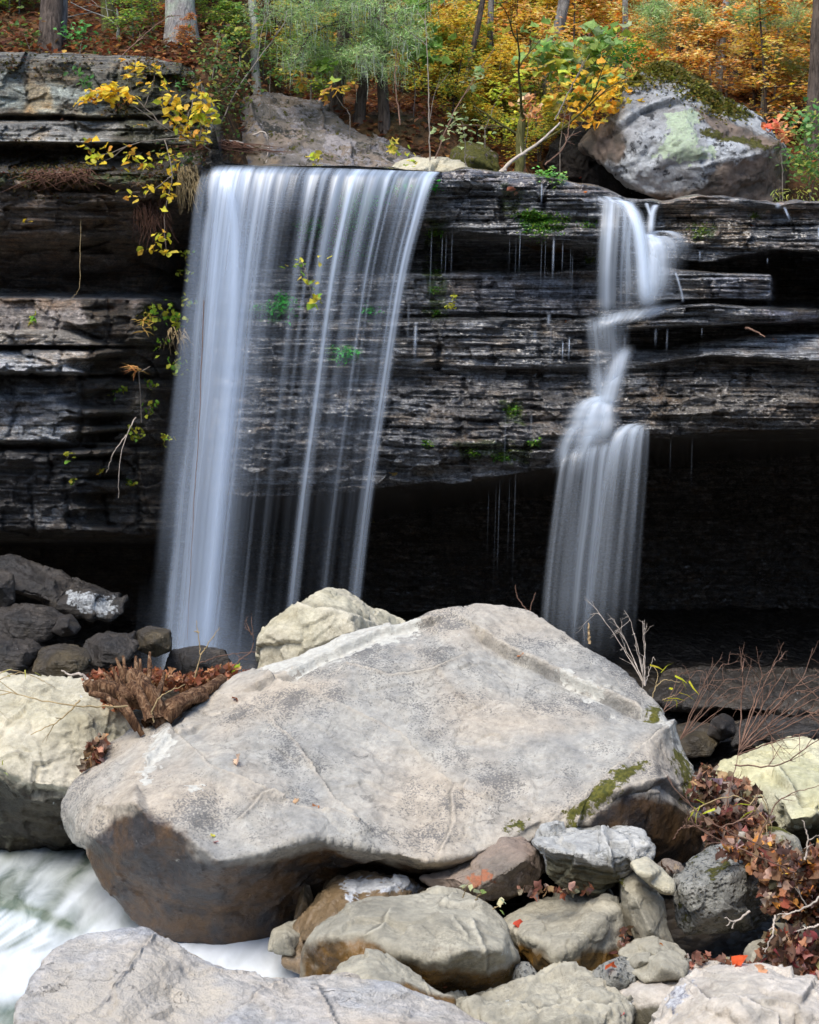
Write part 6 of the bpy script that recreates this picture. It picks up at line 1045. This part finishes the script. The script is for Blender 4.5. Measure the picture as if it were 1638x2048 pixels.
    leafy('low_shrub', 'green leafy bush on the right edge beside the huge boulder', 'shrub', [[(1620, 400, 17.6), (1615, 320, 17.6), (1610, 240, 17.6)], [(1620, 400, 17.6), (1640, 300, 17.6), (1645, 220, 17.6)]],
      [(1610, 250, 17.6, 50, 90, .06), (1630, 290, 17.5, 60, 150, .06), (1600, 320, 17.6, 50, 110, .06), (1660, 320, 17.6, 60, 120, .06), (1625, 355, 17.5, 40, 70, .06), (1650, 230, 17.6, 50, 80, .065)], [(.12, .3, .09), (.2, .38, .1), (.28, .44, .14), (.42, .46, .1)], LM, tw, rng, 'broad', up=.4)
    leafy('fern', 'dark green feathery fern behind the left shoulder of the huge boulder', 'fern', [[(1250, 135, 18.3), (1250, 110, 18.3), (1240, 95, 18.3)]], [(1245, 105, 18.3, 36, 260, .035), (1270, 115, 18.3, 36, 200, .035), (1225, 118, 18.3, 24, 100, .035)], [(.05, .26, .04), (.08, .34, .06)], LM, tw, rng, 'dia', up=.4)
    leafy('maple_sprig', 'salmon pink maple leaves at the right shoulder of the huge boulder', 'plant', [[(1565, 350, 17.3), (1562, 300, 17.3), (1555, 262, 17.3)]], [(1550, 252, 17.2, 22, 20, .08), (1564, 275, 17.2, 12, 6, .06)], [(.9, .3, .12), (.95, .42, .2), (.85, .2, .12)], LM, tw, rng, 'lobed', up=.2)
    leafy('rim_plant', 'small bright green leafy plants growing on the rim between the falls', 'plant', [[(1095, 362, 15.35), (1098, 352, 15.35)]], [(1082, 352, 15.33, 16, 40, .04), (1100, 354, 15.33, 20, 60, .04), (1122, 358, 15.33, 14, 30, .035)], [(.2, .5, .1), (.32, .6, .2), (.4, .6, .12)], LM, tw, rng, 'broad', up=.6)
    leafy('rim_plant', 'yellowish grass blades at the foot of the huge boulder near the right edge', 'plant', [[(1560, 400, 16.9), (1560, 385, 16.9)]], [(1556, 392, 16.9, 20, 30, .06), (1590, 396, 16.9, 26, 40, .06), (1620, 398, 16.9, 24, 30, .06)], [(.6, .6, .1), (.35, .42, .1)], LM, tw, rng, 'blade', up=.1)
    leafy('low_shrub', 'yellow leaves and copper clump on the slope above the mottled slab', 'shrub', [[(700, 230, 17.4), (670, 190, 17.4), (655, 165, 17.4)]], [(662, 178, 17.3, 20, 9, .09), (690, 180, 17.3, 16, 5, .09), (655, 192, 17.3, 16, 8, .08), (705, 170, 17.3, 8, 3, .09), (595, 160, 17.5, 26, 34, .07)], [(.85, .6, .08), (.8, .62, .12), (.75, .35, .15)], LM, tw, rng, 'broad', up=.4)
    leafy('low_shrub', 'green undergrowth around the foot of the thin pale trunk', 'shrub', [[(540, 190, 17.3), (540, 140, 17.3)]], [(560, 155, 17.3, 34, 40, .06), (590, 150, 17.4, 30, 30, .06), (640, 150, 17.4, 26, 10, .07), (470, 130, 16.8, 60, 70, .055), (490, 60, 17, 50, 50, .06), (440, 100, 16.6, 60, 80, .05), (420, 180, 16, 60, 70, .045)], [(.12, .25, .08), (.2, .32, .1), (.4, .4, .08), (.3, .2, .06)], LM, tw, rng, 'broad', up=.4)
    gb = [(.09, .17, .05), (.16, .22, .05), (.22, .12, .05), (.12, .08, .04)]
    leafy('low_shrub', 'dark green and brown undergrowth beside the foot of the thick pale grey trunk', 'shrub', [[(420, 190, 16.2), (430, 120, 16.3), (440, 60, 16.4)], [(410, 200, 16.), (470, 160, 16.1), (480, 110, 16.2)]],
      [(430, 110, 16.3, 60, 130, .05), (455, 160, 16.1, 60, 150, .05), (420, 200, 15.9, 46, 110, .045), (470, 200, 16., 40, 80, .045), (400, 130, 16.3, 40, 70, .05), (450, 245, 15.9, 34, 60, .04)], gb, LM, tw, rng, 'broad', up=.4)
    leafy('low_shrub', 'small glossy green plant beside the narrow lichen grey trunk', 'shrub', [[(160, 100, 16.6), (165, 75, 16.6)]], [(158, 64, 16.6, 30, 36, .06), (150, 75, 16.6, 20, 14, .06)], [(.12, .36, .08), (.16, .42, .12)], LM, tw, rng, 'broad', up=.5)
    leafy('low_shrub', 'olive green weeds in shade behind the dark furrowed trunk', 'shrub', [[(60, 105, 16.8), (50, 70, 16.8)]], [(50, 70, 16.8, 60, 90, .05), (10, 60, 16.9, 50, 60, .05), (270, 60, 17., 50, 70, .05), (300, 95, 16.8, 50, 70, .05), (190, 105, 16.3, 40, 50, .04)], gb, LM, tw, rng, 'broad', up=.4)
    leafy('trailing_plant', 'brown and green creepers drooping over the corner left of the fall lip', 'plant', [[(430, 240, 15.75), (425, 290, 15.7), (400, 330, 15.6)], [(400, 160, 15.8), (380, 220, 15.7), (370, 270, 15.6)]],
      [(415, 290, 15.6, 50, 90, .04), (380, 320, 15.5, 50, 90, .04), (395, 240, 15.7, 40, 70, .04), (340, 300, 15.5, 40, 50, .035), (450, 310, 15.7, 30, 50, .035)], gb, LM, tw, rng, 'broad', up=.2, droop=.5)
    leafy('low_shrub', 'single green and yellow leaves at the water edge of the mottled slab', 'shrub', [[(628, 335, 15.9), (628, 312, 15.9)]], [(628, 312, 15.9, 14, 9, .07), (790, 300, 16, 16, 8, .07), (785, 290, 16, 14, 4, .08), (820, 320, 16, 20, 12, .05)], [(.5, .6, .06), (.8, .65, .1)], LM, tw, rng, 'lobed', up=.3)
    leafy('weed', 'yellowish dangling weed on the wet wall between the falls', 'plant', [[(898, 570, 15.6), (908, 585, 15.55), (904, 620, 15.55)]], [(908, 592, 15.5, 6, 12, .03), (903, 612, 15.5, 8, 24, .03)], [(.6, .6, .06)], LM, tw, rng, 'broad', up=.2)
    # moss cushions: fine short blades
    def tuft(pts, cols, lab, size=.022, name='moss', kind=None):
        cen = []
        for (u, v, r, n, Y) in pts:
            for _ in range(n):
                a, b = u+rng.normal()*r*.5, v+rng.normal()*r*.28; l, nm, o = ray(a, b)
                if l is not None and abs(l[1]-Y) < .9 and o.name.startswith(('cliff', 'boulder')): cen.append(l+nm*.01)
        if not cen: return
        cen = np.array(cen); g = leafgeo(cen, rng.uniform(.6, 1.3, len(cen))*size, pal(len(cen), cols, None, .3, rng), 'broad', .3, rng=rng)
        setp(mk(name, g[0], g[1], LM, cols=g[2], smooth=False), lab, 'moss', kind='stuff')
    MG = [(.07, .2, .02), (.12, .3, .03), (.2, .34, .04)]
    tuft([(1060, 432, 26, 260, 15.4), (1085, 440, 30, 340, 15.4), (1120, 445, 30, 200, 15.4), (1075, 460, 36, 260, 15.4), (1175, 448, 14, 70, 15.4)], MG, 'bright green moss patch on the shelf between the two falls')
    tuft([(700, 400, 34, 300, 16), (705, 440, 30, 300, 16), (690, 490, 36, 400, 16), (740, 400, 30, 200, 16), (620, 455, 30, 150, 16), (850, 375, 26, 100, 15.6), (810, 378, 30, 100, 15.7)], [(.06, .5, .04), (.1, .7, .08)], 'vivid green moss on the wall behind the larger fall', .035)
    tuft([(690, 708, 24, 140, 15.9), (550, 620, 40, 140, 16), (740, 620, 20, 60, 15.9), (570, 600, 20, 80, 16)], [(.06, .5, .05), (.12, .6, .08)], 'small green weeds on the wall low behind the larger fall', .035)
    tuft([(868, 465, 14, 90, 15.8), (870, 540, 12, 70, 15.8), (868, 580, 12, 60, 15.8), (875, 625, 10, 50, 15.8)], MG, 'column of dark moss along the right side of the larger fall', .025)
    tuft([(1025, 822, 18, 120, 15.6), (945, 905, 14, 60, 15.6), (1070, 885, 14, 70, 15.6), (1005, 915, 18, 110, 15.6), (855, 885, 12, 50, 15.6)], MG, 'scattered dull green moss spots under the bulge of the dark ledge', .024)
    tuft([(1180, 520, 10, 60, 15.6), (1400, 462, 22, 120, 15.5), (1510, 432, 10, 60, 15.5)], [(.1, .16, .02), (.18, .24, .03)], 'olive moss on the rim right of the narrower fall', .02)
    tuft([(60, 348, 60, 500, 15.4), (150, 352, 80, 700, 15.4), (300, 348, 60, 300, 15.5), (20, 130, 30, 100, 15.9), (300, 135, 60, 300, 15.9), (380, 160, 40, 300, 15.9), (120, 124, 80, 200, 15.9), (60, 300, 60, 120, 15.8), (240, 215, 30, 100, 15.9)], [(.09, .08, .02), (.16, .12, .03), (.12, .06, .03)], 'brown green moss fringe along the rim of the left cliff', .03)
    tuft([(1300, 140, 40, 500, 17.5), (1340, 150, 50, 600, 17.5), (1400, 180, 50, 600, 17.6), (1450, 215, 50, 500, 17.6), (1270, 165, 30, 260, 17.5)], [(.09, .09, .012), (.16, .15, .02), (.22, .18, .03)], 'olive moss cap over the peak of the huge lichen covered boulder', .035)
    # single fallen leaves
    def fleaf(u, v, s, col, lab, cat_='leaf', grp=None):
        l, nm, o = ray(u, v)
        if l is None: return
        g = leafgeo([l+nm*s*.12], s, [col], 'lobed', .5, [(rng.normal(), rng.normal(), 0)], rng=rng); co = g[0]
        setp(mk('fallen_leaf', co, g[1], LM, org=tuple(l), cols=g[2], smooth=False), lab, cat_, grp)
    OR_, RD, TN = (.85, .25, .03), (.6, .08, .04), (.75, .5, .3)
    for a in [(1040, 1311, .075, OR_, 'orange leaf lying high on the largest boulder'), (466, 1531, .08, (.85, .6, .42), 'pale pinkish leaf lying on the left part of the largest boulder'), (473, 1394, .07, (.35, .12, .05), 'dark brown leaf on the upper left rim of the largest boulder'), (595, 1598, .05, TN, 'tan leaf in the crack of the largest boulder'), (636, 1612, .05, (.5, .22, .1), 'brown curled leaf lower in the crack of the largest boulder'),
              (437, 1684, .04, (.6, .25, .25), 'tiny reddish leaf above the dark foot of the largest boulder'), (426, 1669, .03, (.7, .65, .1), 'tiny yellow speck of leaf above the reddish one'), (1032, 1862, .08, RD, 'red leaf at the left corner of the blocky olive slab'), (1218, 1940, .075, (.8, .15, .05), 'orange red leaf on the bluish flat stone'), (1325, 1892, .05, OR_, 'small orange leaf on the flat brown stone'), (1475, 1937, .09, (.8, .12, .03), 'bright red leaf at the top edge of the broad faceted boulder'),
              (1540, 1948, .075, (.85, .45, .25), 'peach coloured leaf on top of the broad faceted boulder'), (1243, 2035, .07, (.6, .04, .06), 'crimson leaf between the ragged and the broad faceted boulders'), (885, 1975, .05, (.6, .2, .1), 'small rusty leaf on the low grey wedged stone'), (1138, 642, .05, OR_, 'orange leaf stuck on the wet wall between the falls'), (1030, 372, .08, (.55, .22, .14), 'red brown leaf on the dark rim left of the green plants'), (1034, 380, .07, (.8, .45, .35), 'pink brown leaf just under the red brown one on the rim'),
              (1555, 681, .06, (.8, .35, .2), 'peach leaf on the white wet ledge at the right'), (1485, 660, .06, (.5, .16, .1), 'rusty leaf beside the dark stick on the wet ledge'), (1563, 810, .045, OR_, 'orange leaf on the rough face at the far right'), (1388, 730, .04, (.5, .2, .08), 'dull orange leaf on the rough face under the wet ledge'), (1500, 452, .05, (.5, .15, .06), 'dark orange leaf near the white rill at the right rim'), (788, 950, .08, (.85, .6, .2), 'yellow leaf hanging under the dark ledge right of the larger fall'), (745, 1042, .05, (.6, .55, .2), 'small yellowish leaf dangling against the cave beside the larger fall'), (1163, 355, .05, RD, 'red leaf lying on the rim behind the narrower fall'), (1172, 385, .04, OR_, 'tiny orange leaf in the film of water on the rim')]: fleaf(*a)
    # drifts of leaves caught between the boulders
    def drift(blobs, lab, cols, wt=None, size=.066):
        cen, sz = [], []
        for (u, v, Y, ru, rv, n) in blobs:
            n = int(n*1.05)
            r = rng.normal(size=(n, 3))*.45; r = r/np.maximum(1, np.linalg.norm(r, axis=1))[:, None]
            cen.append(P(u+r[:, 0]*ru, v+r[:, 1]*rv, Y+.12+r[:, 2]*.14)); sz.append(rng.uniform(.6, 1.25, n)*size)
        cen = np.concatenate(cen); sz = np.concatenate(sz); g = leafgeo(cen, sz, pal(len(cen), cols, wt, .25, rng), 'lobed', .12, rng=rng)
        g[0][:, 2] += .012*noise(g[0]*60); setp(mk('leaf_drift', g[0], g[1], LM, cols=g[2], smooth=False), lab, 'leaf drift', kind='stuff')
    DR = [(.22, .125, .08), (.32, .18, .115), (.12, .065, .04), (.45, .29, .19), (.55, .42, .32), (.26, .1, .06), (.08, .045, .03), (.6, .32, .17)]
    drift([(1420, 1590, 10.55, 30, 50, 110), (1465, 1605, 10.7, 50, 50, 210), (1490, 1650, 10.5, 50, 40, 170), (1440, 1650, 10.4, 36, 40, 130), (1510, 1690, 10.2, 36, 30, 80), (1410, 1550, 10.9, 24, 24, 50)], 'brown leaves heaped between the largest boulder and the yellow boulder', DR)
    drift([(1555, 1745, 9.5, 50, 44, 240), (1600, 1770, 9.4, 60, 56, 420), (1640, 1760, 9.4, 60, 80, 320), (1570, 1805, 9.4, 50, 30, 160), (1625, 1825, 9.4, 50, 30, 120), (1530, 1700, 9.7, 50, 24, 160), (1470, 1700, 9.6, 40, 16, 40)], 'red brown leaves heaped over the right side of the pitted grey boulder', DR+[(.8, .35, .08)])
    drift([(1590, 1910, 9.1, 60, 50, 260), (1640, 1930, 9.1, 60, 50, 260), (1560, 1895, 9.2, 40, 30, 110), (1600, 1955, 9., 60, 20, 90), (1520, 1950, 9., 30, 18, 30)], 'red and purple leaves at the foot of the triangular grey stone', DR+[(.5, .12, .06), (.35, .08, .08)])
    drift([(235, 1365, 11.8, 70, 24, 300), (300, 1360, 11.9, 60, 24, 220), (400, 1364, 12.1, 90, 18, 320), (450, 1350, 12.2, 40, 18, 110), (240, 1400, 11.6, 60, 26, 120)], 'rusty leaves piled round the rotten stump', [(.4, .17, .08), (.3, .11, .05), (.55, .28, .15), (.18, .07, .035)], size=.05)
    drift([(195, 1505, 11.1, 16, 40, 90), (185, 1530, 11.1, 14, 20, 40)], 'small brown leaves fallen in the gap beside the left boulder', DR, size=.06)
    drift([(1310, 1745, 9.95, 50, 22, 60), (1345, 1925, 9.35, 30, 16, 30), (1400, 1925, 9.4, 70, 12, 70), (1250, 1895, 9.5, 16, 40, 30), (1100, 1780, 9.6, 90, 10, 40)], 'scattered brown leaves caught among the rubble stones', DR, size=.05)
    # rotten stump with splintered roots
    B = NB('rotten wood'); v = B.obj((1, 1, .3)); nn = B.noise(v, 26, 6, .7, 1.2); wm = B.done(B.bsdf(B.ramp(nn, [(.36, (.03, .014, .008)), (.48, (.12, .06, .03)), (.58, (.26, .15, .08)), (.68, (.42, .29, .18))]), .85, B.bump(nn, 1., .04), .2))
    root = empty('rotten_stump', tuple(P(320, 1450, 11.6)), 'splintered rusty brown rotten stump wedged between the left and the largest boulders', 'stump')
    def limb(pts, r0, r1, name, sides=14):
        q = spline([P(*a) for a in pts], 24); co, fa = tubes([(q, np.linspace(r0, r1, 24))], sides); cc = np.repeat(q, sides, 0)
        ph = np.tile(np.arange(sides), 24); tt = np.repeat(np.arange(24), sides)
        co = cc+(co-cc)*(1+.45*noise(np.stack([ph*.8, tt*.12, ph*0+r0*99], -1))+.25*noise(np.stack([ph*2.1, tt*.35, ph*0+5], -1)))[:, None]; mk(name, co, fa, wm, parent=root)
    limb([(300, 1458, 11.3), (335, 1425, 11.4), (370, 1400, 11.6), (420, 1375, 11.8), (445, 1358, 12.0)], .075, .03, 'root'); limb([(172, 1374, 11.4), (205, 1374, 11.35), (250, 1388, 11.35), (290, 1402, 11.4)], .035, .06, 'root')
    limb([(262, 1350, 11.5), (288, 1375, 11.4), (308, 1405, 11.35), (318, 1440, 11.3)], .05, .06, 'root'); limb([(262, 1372, 11.4), (280, 1390, 11.3), (300, 1440, 11.2)], .04, .03, 'root'); limb([(330, 1440, 11.3), (352, 1412, 11.35), (382, 1398, 11.5), (410, 1392, 11.7)], .04, .03, 'root')
    limb([(180, 1385, 11.3), (215, 1395, 11.25), (245, 1420, 11.2), (275, 1460, 11.2)], .018, .02, 'root'); limb([(210, 1362, 11.45), (235, 1385, 11.35), (262, 1430, 11.2), (285, 1470, 11.2)], .022, .016, 'root')
    for a in ([(232, 1316, 11.6), (244, 1345, 11.55), (262, 1400, 11.5)], [(246, 1312, 11.62), (252, 1345, 11.55), (264, 1390, 11.5)], [(272, 1312, 11.65), (272, 1345, 11.6), (270, 1380, 11.5)], [(280, 1318, 11.6), (282, 1345, 11.55), (284, 1380, 11.5)], [(300, 1304, 11.7), (298, 1350, 11.6), (290, 1390, 11.5)], [(222, 1330, 11.4), (240, 1370, 11.35), (250, 1410, 11.3)], [(208, 1345, 11.45), (225, 1365, 11.4), (250, 1385, 11.4)], [(330, 1345, 11.9), (322, 1370, 11.7), (312, 1400, 11.5)]): limb(a, .008, .026, 'splinter', 8)
    twigs('stick', 'crooked pale stick jutting left from the rotten stump', 'stick', [[(175, 1360, 11.5), (160, 1348, 11.5), (140, 1350, 11.5), (122, 1340, 11.5)]], pale, .012)
    twigs('stick', 'long thin bare stem lying across the left cream boulder', 'stick', [[(255, 1412, 11.1), (150, 1412, 10.9), (60, 1395, 10.9), (-30, 1372, 10.9)], [(160, 1400, 10.95), (120, 1440, 10.9), (60, 1470, 10.9)]], tan, .006, 5, 2)
    twigs('twig', 'curved pale root sprout in front of the rotten stump', 'twig', [[(308, 1445, 11.2), (305, 1420, 11.2), (325, 1390, 11.2), (370, 1370, 11.2)]], tan, .006)
    lv = [(6, 1345, 11), (30, 1342, 11), (50, 1340, 11), (70, 1345, 11), (15, 1350, 11), (-10, 1350, 11), (5, 1530, 11), (8, 1545, 10.9)]
    twigs('grass', 'yellow green grass blades over the left cream boulder at the frame edge', 'grass', [[(-30, 1370, 11), (20, 1340, 11), (90, 1362, 11)], [(-30, 1375, 11), (40, 1345, 11), (110, 1375, 11)], [(-20, 1350, 11), (5, 1345, 11)]], tan, .003, 4, 0, leaves=(lv, .06, [(.5, .55, .1)], 'blade'))
    twigs('seedling', 'bare forked seedling in front of the foot of the larger fall', 'twig', [[(390, 1355, 12), (400, 1315, 12), (398, 1285, 12), (393, 1240, 12)], [(401, 1310, 12), (415, 1290, 12), (440, 1255, 12)], [(398, 1265, 12), (390, 1262, 12)]], tan, .005)
    twigs('seedling', 'thin reddish seedling left of the cream peaked boulder', 'twig', [[(450, 1350, 12.2), (480, 1320, 12.2), (505, 1295, 12.2), (503, 1225, 12.2)], [(400, 1325, 12), (450, 1310, 12.1), (515, 1303, 12.2)], [(503, 1270, 12.2), (490, 1240, 12.2)]], brn, .0045, 5, 1, leaves=([(471, 1340, 12.2), (468, 1335, 12.2)], .06, [(.5, .6, .06)], 'broad'))
    twigs('dry_stalk', 'short tan stalk standing on the skyline of the largest boulder', 'stalk', [[(1179, 1288, 12.1), (1178, 1262, 12.1), (1177, 1246, 12.1)]], simple('tan stalk', (.4, .28, .15)), .011)
    twigs('twig', 'thin bent twig on top of the largest boulder near its highest point', 'twig', [[(1055, 1222, 12.4), (1035, 1195, 12.4), (1031, 1170, 12.4)], [(1060, 1222, 12.4), (1068, 1195, 12.4), (1072, 1185, 12.4)]], brn, .004)
    fan = lambda b, ends, Y: [[(b[0], b[1], Y), (b[0]*.62+e[0]*.38, b[1]*.5+e[1]*.5, Y+.1), (b[0]*.2+e[0]*.8, b[1]*.1+e[1]*.9-10, Y+.12), (e[0], e[1], Y+e[2])] for e in ends]
    twigs('bare_shrub', 'bare twiggy shrub sprouting behind the right shoulder of the largest boulder', 'shrub', fan((1290, 1372), [(1180, 1228, .2), (1215, 1240, .2), (1230, 1262, .1), (1252, 1235, .1), (1265, 1270, .1), (1285, 1245, .2), (1290, 1260, .1), (1240, 1300, .1), (1310, 1320, .1)], 12.1)+[[(1285, 1400, 12.1), (1285, 1340, 12.1), (1270, 1290, 12.1)]], pale, .0036, 5, 2, .3)
    lv = [(1300, 1330, 11.8), (1322, 1345, 11.8), (1350, 1352, 11.8), (1358, 1385, 11.8), (1345, 1378, 11.8), (1350, 1398, 11.8), (1335, 1397, 11.8), (1365, 1363, 11.8), (1378, 1362, 11.8), (1328, 1402, 11.8)]
    twigs('willow_sprig', 'sprig with narrow bright yellow leaves at the right shoulder of the largest boulder', 'plant', [[(1300, 1410, 11.8), (1312, 1370, 11.8), (1315, 1345, 11.8), (1300, 1325, 11.8)], [(1310, 1375, 11.8), (1330, 1360, 11.8), (1360, 1365, 11.8)], [(1325, 1400, 11.8), (1350, 1390, 11.8)]], tan, .004, leaves=(lv, .12, [(.75, .72, .05)], 'blade', [(1, .1, -.4)]*10))
    e1 = [(1490, 1318, .5), (1536, 1350, .2), (1590, 1338, .2), (1565, 1322, .4), (1640, 1352, .2), (1680, 1372, .2), (1660, 1400, .2), (1690, 1420, 0), (1640, 1430, 0), (1610, 1385, .1), (1570, 1400, .1)]
    twigs('bare_shrub', 'large fan of bare reddish twigs sweeping right over the pale yellow boulder', 'shrub', fan((1478, 1500), e1, 10.9)+[[(1450, 1620, 10.4), (1462, 1570, 10.5), (1478, 1500, 10.9)], [(1478, 1510, 10.9), (1560, 1480, 10.6), (1650, 1455, 10.4)], [(1470, 1530, 10.6), (1560, 1530, 10.3), (1620, 1490, 10.2), (1680, 1465, 10.2)]], brn, .005, 5, 5, .3)
    twigs('bare_shrub', 'thin reddish twigs rising in front of the cave right of the largest boulder', 'shrub', fan((1360, 1480), [(1420, 1380, .2), (1430, 1350, .2), (1460, 1330, .2), (1480, 1380, .1), (1440, 1400, .1), (1500, 1400, .1), (1470, 1360, .2)], 11.8)+fan((1325, 1425), [(1370, 1350, .1), (1410, 1345, .1), (1440, 1375, .1)], 11.9), brn, .0034, 5, 3, .3)
    twigs('bare_shrub', 'arching bare stems over the pitted grey boulder', 'shrub', [[(1590, 1745, 9.3), (1520, 1715, 9.2), (1440, 1680, 9.2), (1375, 1640, 9.2)], [(1540, 1700, 9.3), (1450, 1660, 9.2), (1390, 1620, 9.2), (1370, 1590, 9.2)], [(1400, 1650, 9.2), (1365, 1655, 9.2), (1345, 1680, 9.2)], [(1510, 1690, 9.6), (1560, 1600, 9.6), (1640, 1570, 9.6)], [(1440, 1655, 9.7), (1500, 1630, 9.7), (1520, 1570, 9.8)]], brn, .0045, 5, 3, .3)
    twigs('bare_shrub', 'stiff broken sticks poking from the leaf drift at the right edge', 'shrub', [[(1660, 1780, 9.2), (1600, 1820, 9.1), (1555, 1830, 9.1)], [(1550, 1830, 9.15), (1545, 1870, 9.1), (1530, 1905, 9.1)], [(1500, 1822, 9.1), (1470, 1842, 9.1), (1450, 1835, 9.1)], [(1610, 1720, 9.3), (1615, 1680, 9.3), (1605, 1640, 9.3)], [(1640, 1850, 9.1), (1600, 1860, 9.1)]], pale, .006, 6, 2, .25)
    lg = [(1400, 1612, 9.9), (1390, 1615, 9.9), (1410, 1608, 9.9), (1430, 1618, 9.9), (1500, 1610, 9.9), (1510, 1620, 9.9)]
    twigs('willow_sprig', 'arching stem with narrow yellow leaves over the brown leaf heap', 'plant', [[(1380, 1625, 9.9), (1430, 1600, 9.9), (1480, 1595, 9.9), (1530, 1640, 9.9), (1535, 1700, 9.8)], [(1500, 1610, 9.9), (1520, 1590, 9.9), (1540, 1640, 9.9), (1545, 1700, 9.9)]], tan, .004, leaves=(lg, .1, [(.75, .75, .06)], 'blade', [(-1, .1, -.3)]*6))
    lp = [(925, 1780, 9.2), (932, 1775, 9.2), (940, 1785, 9.2), (960, 1788, 9.2), (966, 1780, 9.2), (1000, 1812, 9.2), (1012, 1808, 9.2), (1010, 1832, 9.3)]
    twigs('seedling', 'small pale green seedling growing behind the smooth olive boulder', 'plant', [[(925, 1795, 9.3), (935, 1770, 9.2), (942, 1755, 9.2)], [(950, 1800, 9.3), (963, 1785, 9.2)], [(985, 1818, 9.3), (1005, 1808, 9.2)]], tan, .003, leaves=(lp, .045, [(.45, .58, .15), (.7, .7, .4)], 'broad'))
def build_veg():
    LM = leafmat('leaf'); BK = dict(dark=barkmat('dark bark', (.03, .022, .018), (.13, .1, .08)), grey=barkmat('grey bark', (.09, .08, .075), (.26, .24, .22)), pale=barkmat('pale bark', (.18, .18, .16), (.42, .42, .38)), mossy=barkmat('mossy bark', (.05, .05, .012), (.15, .14, .05)),
        thick=barkmat('striped bark', (.12, .11, .105), (.36, .34, .32), (.38, .46, .34)), spot=barkmat('blazed bark', (.1, .09, .08), (.26, .24, .22), (.7, .72, .74)))
    bpy.context.view_layer.update()
    build_plants(LM, BK); build_woods(LM, BK)
setup(); build_ground(); build_cliff(); build_hill(); build_rocks(); build_veg(); build_water()
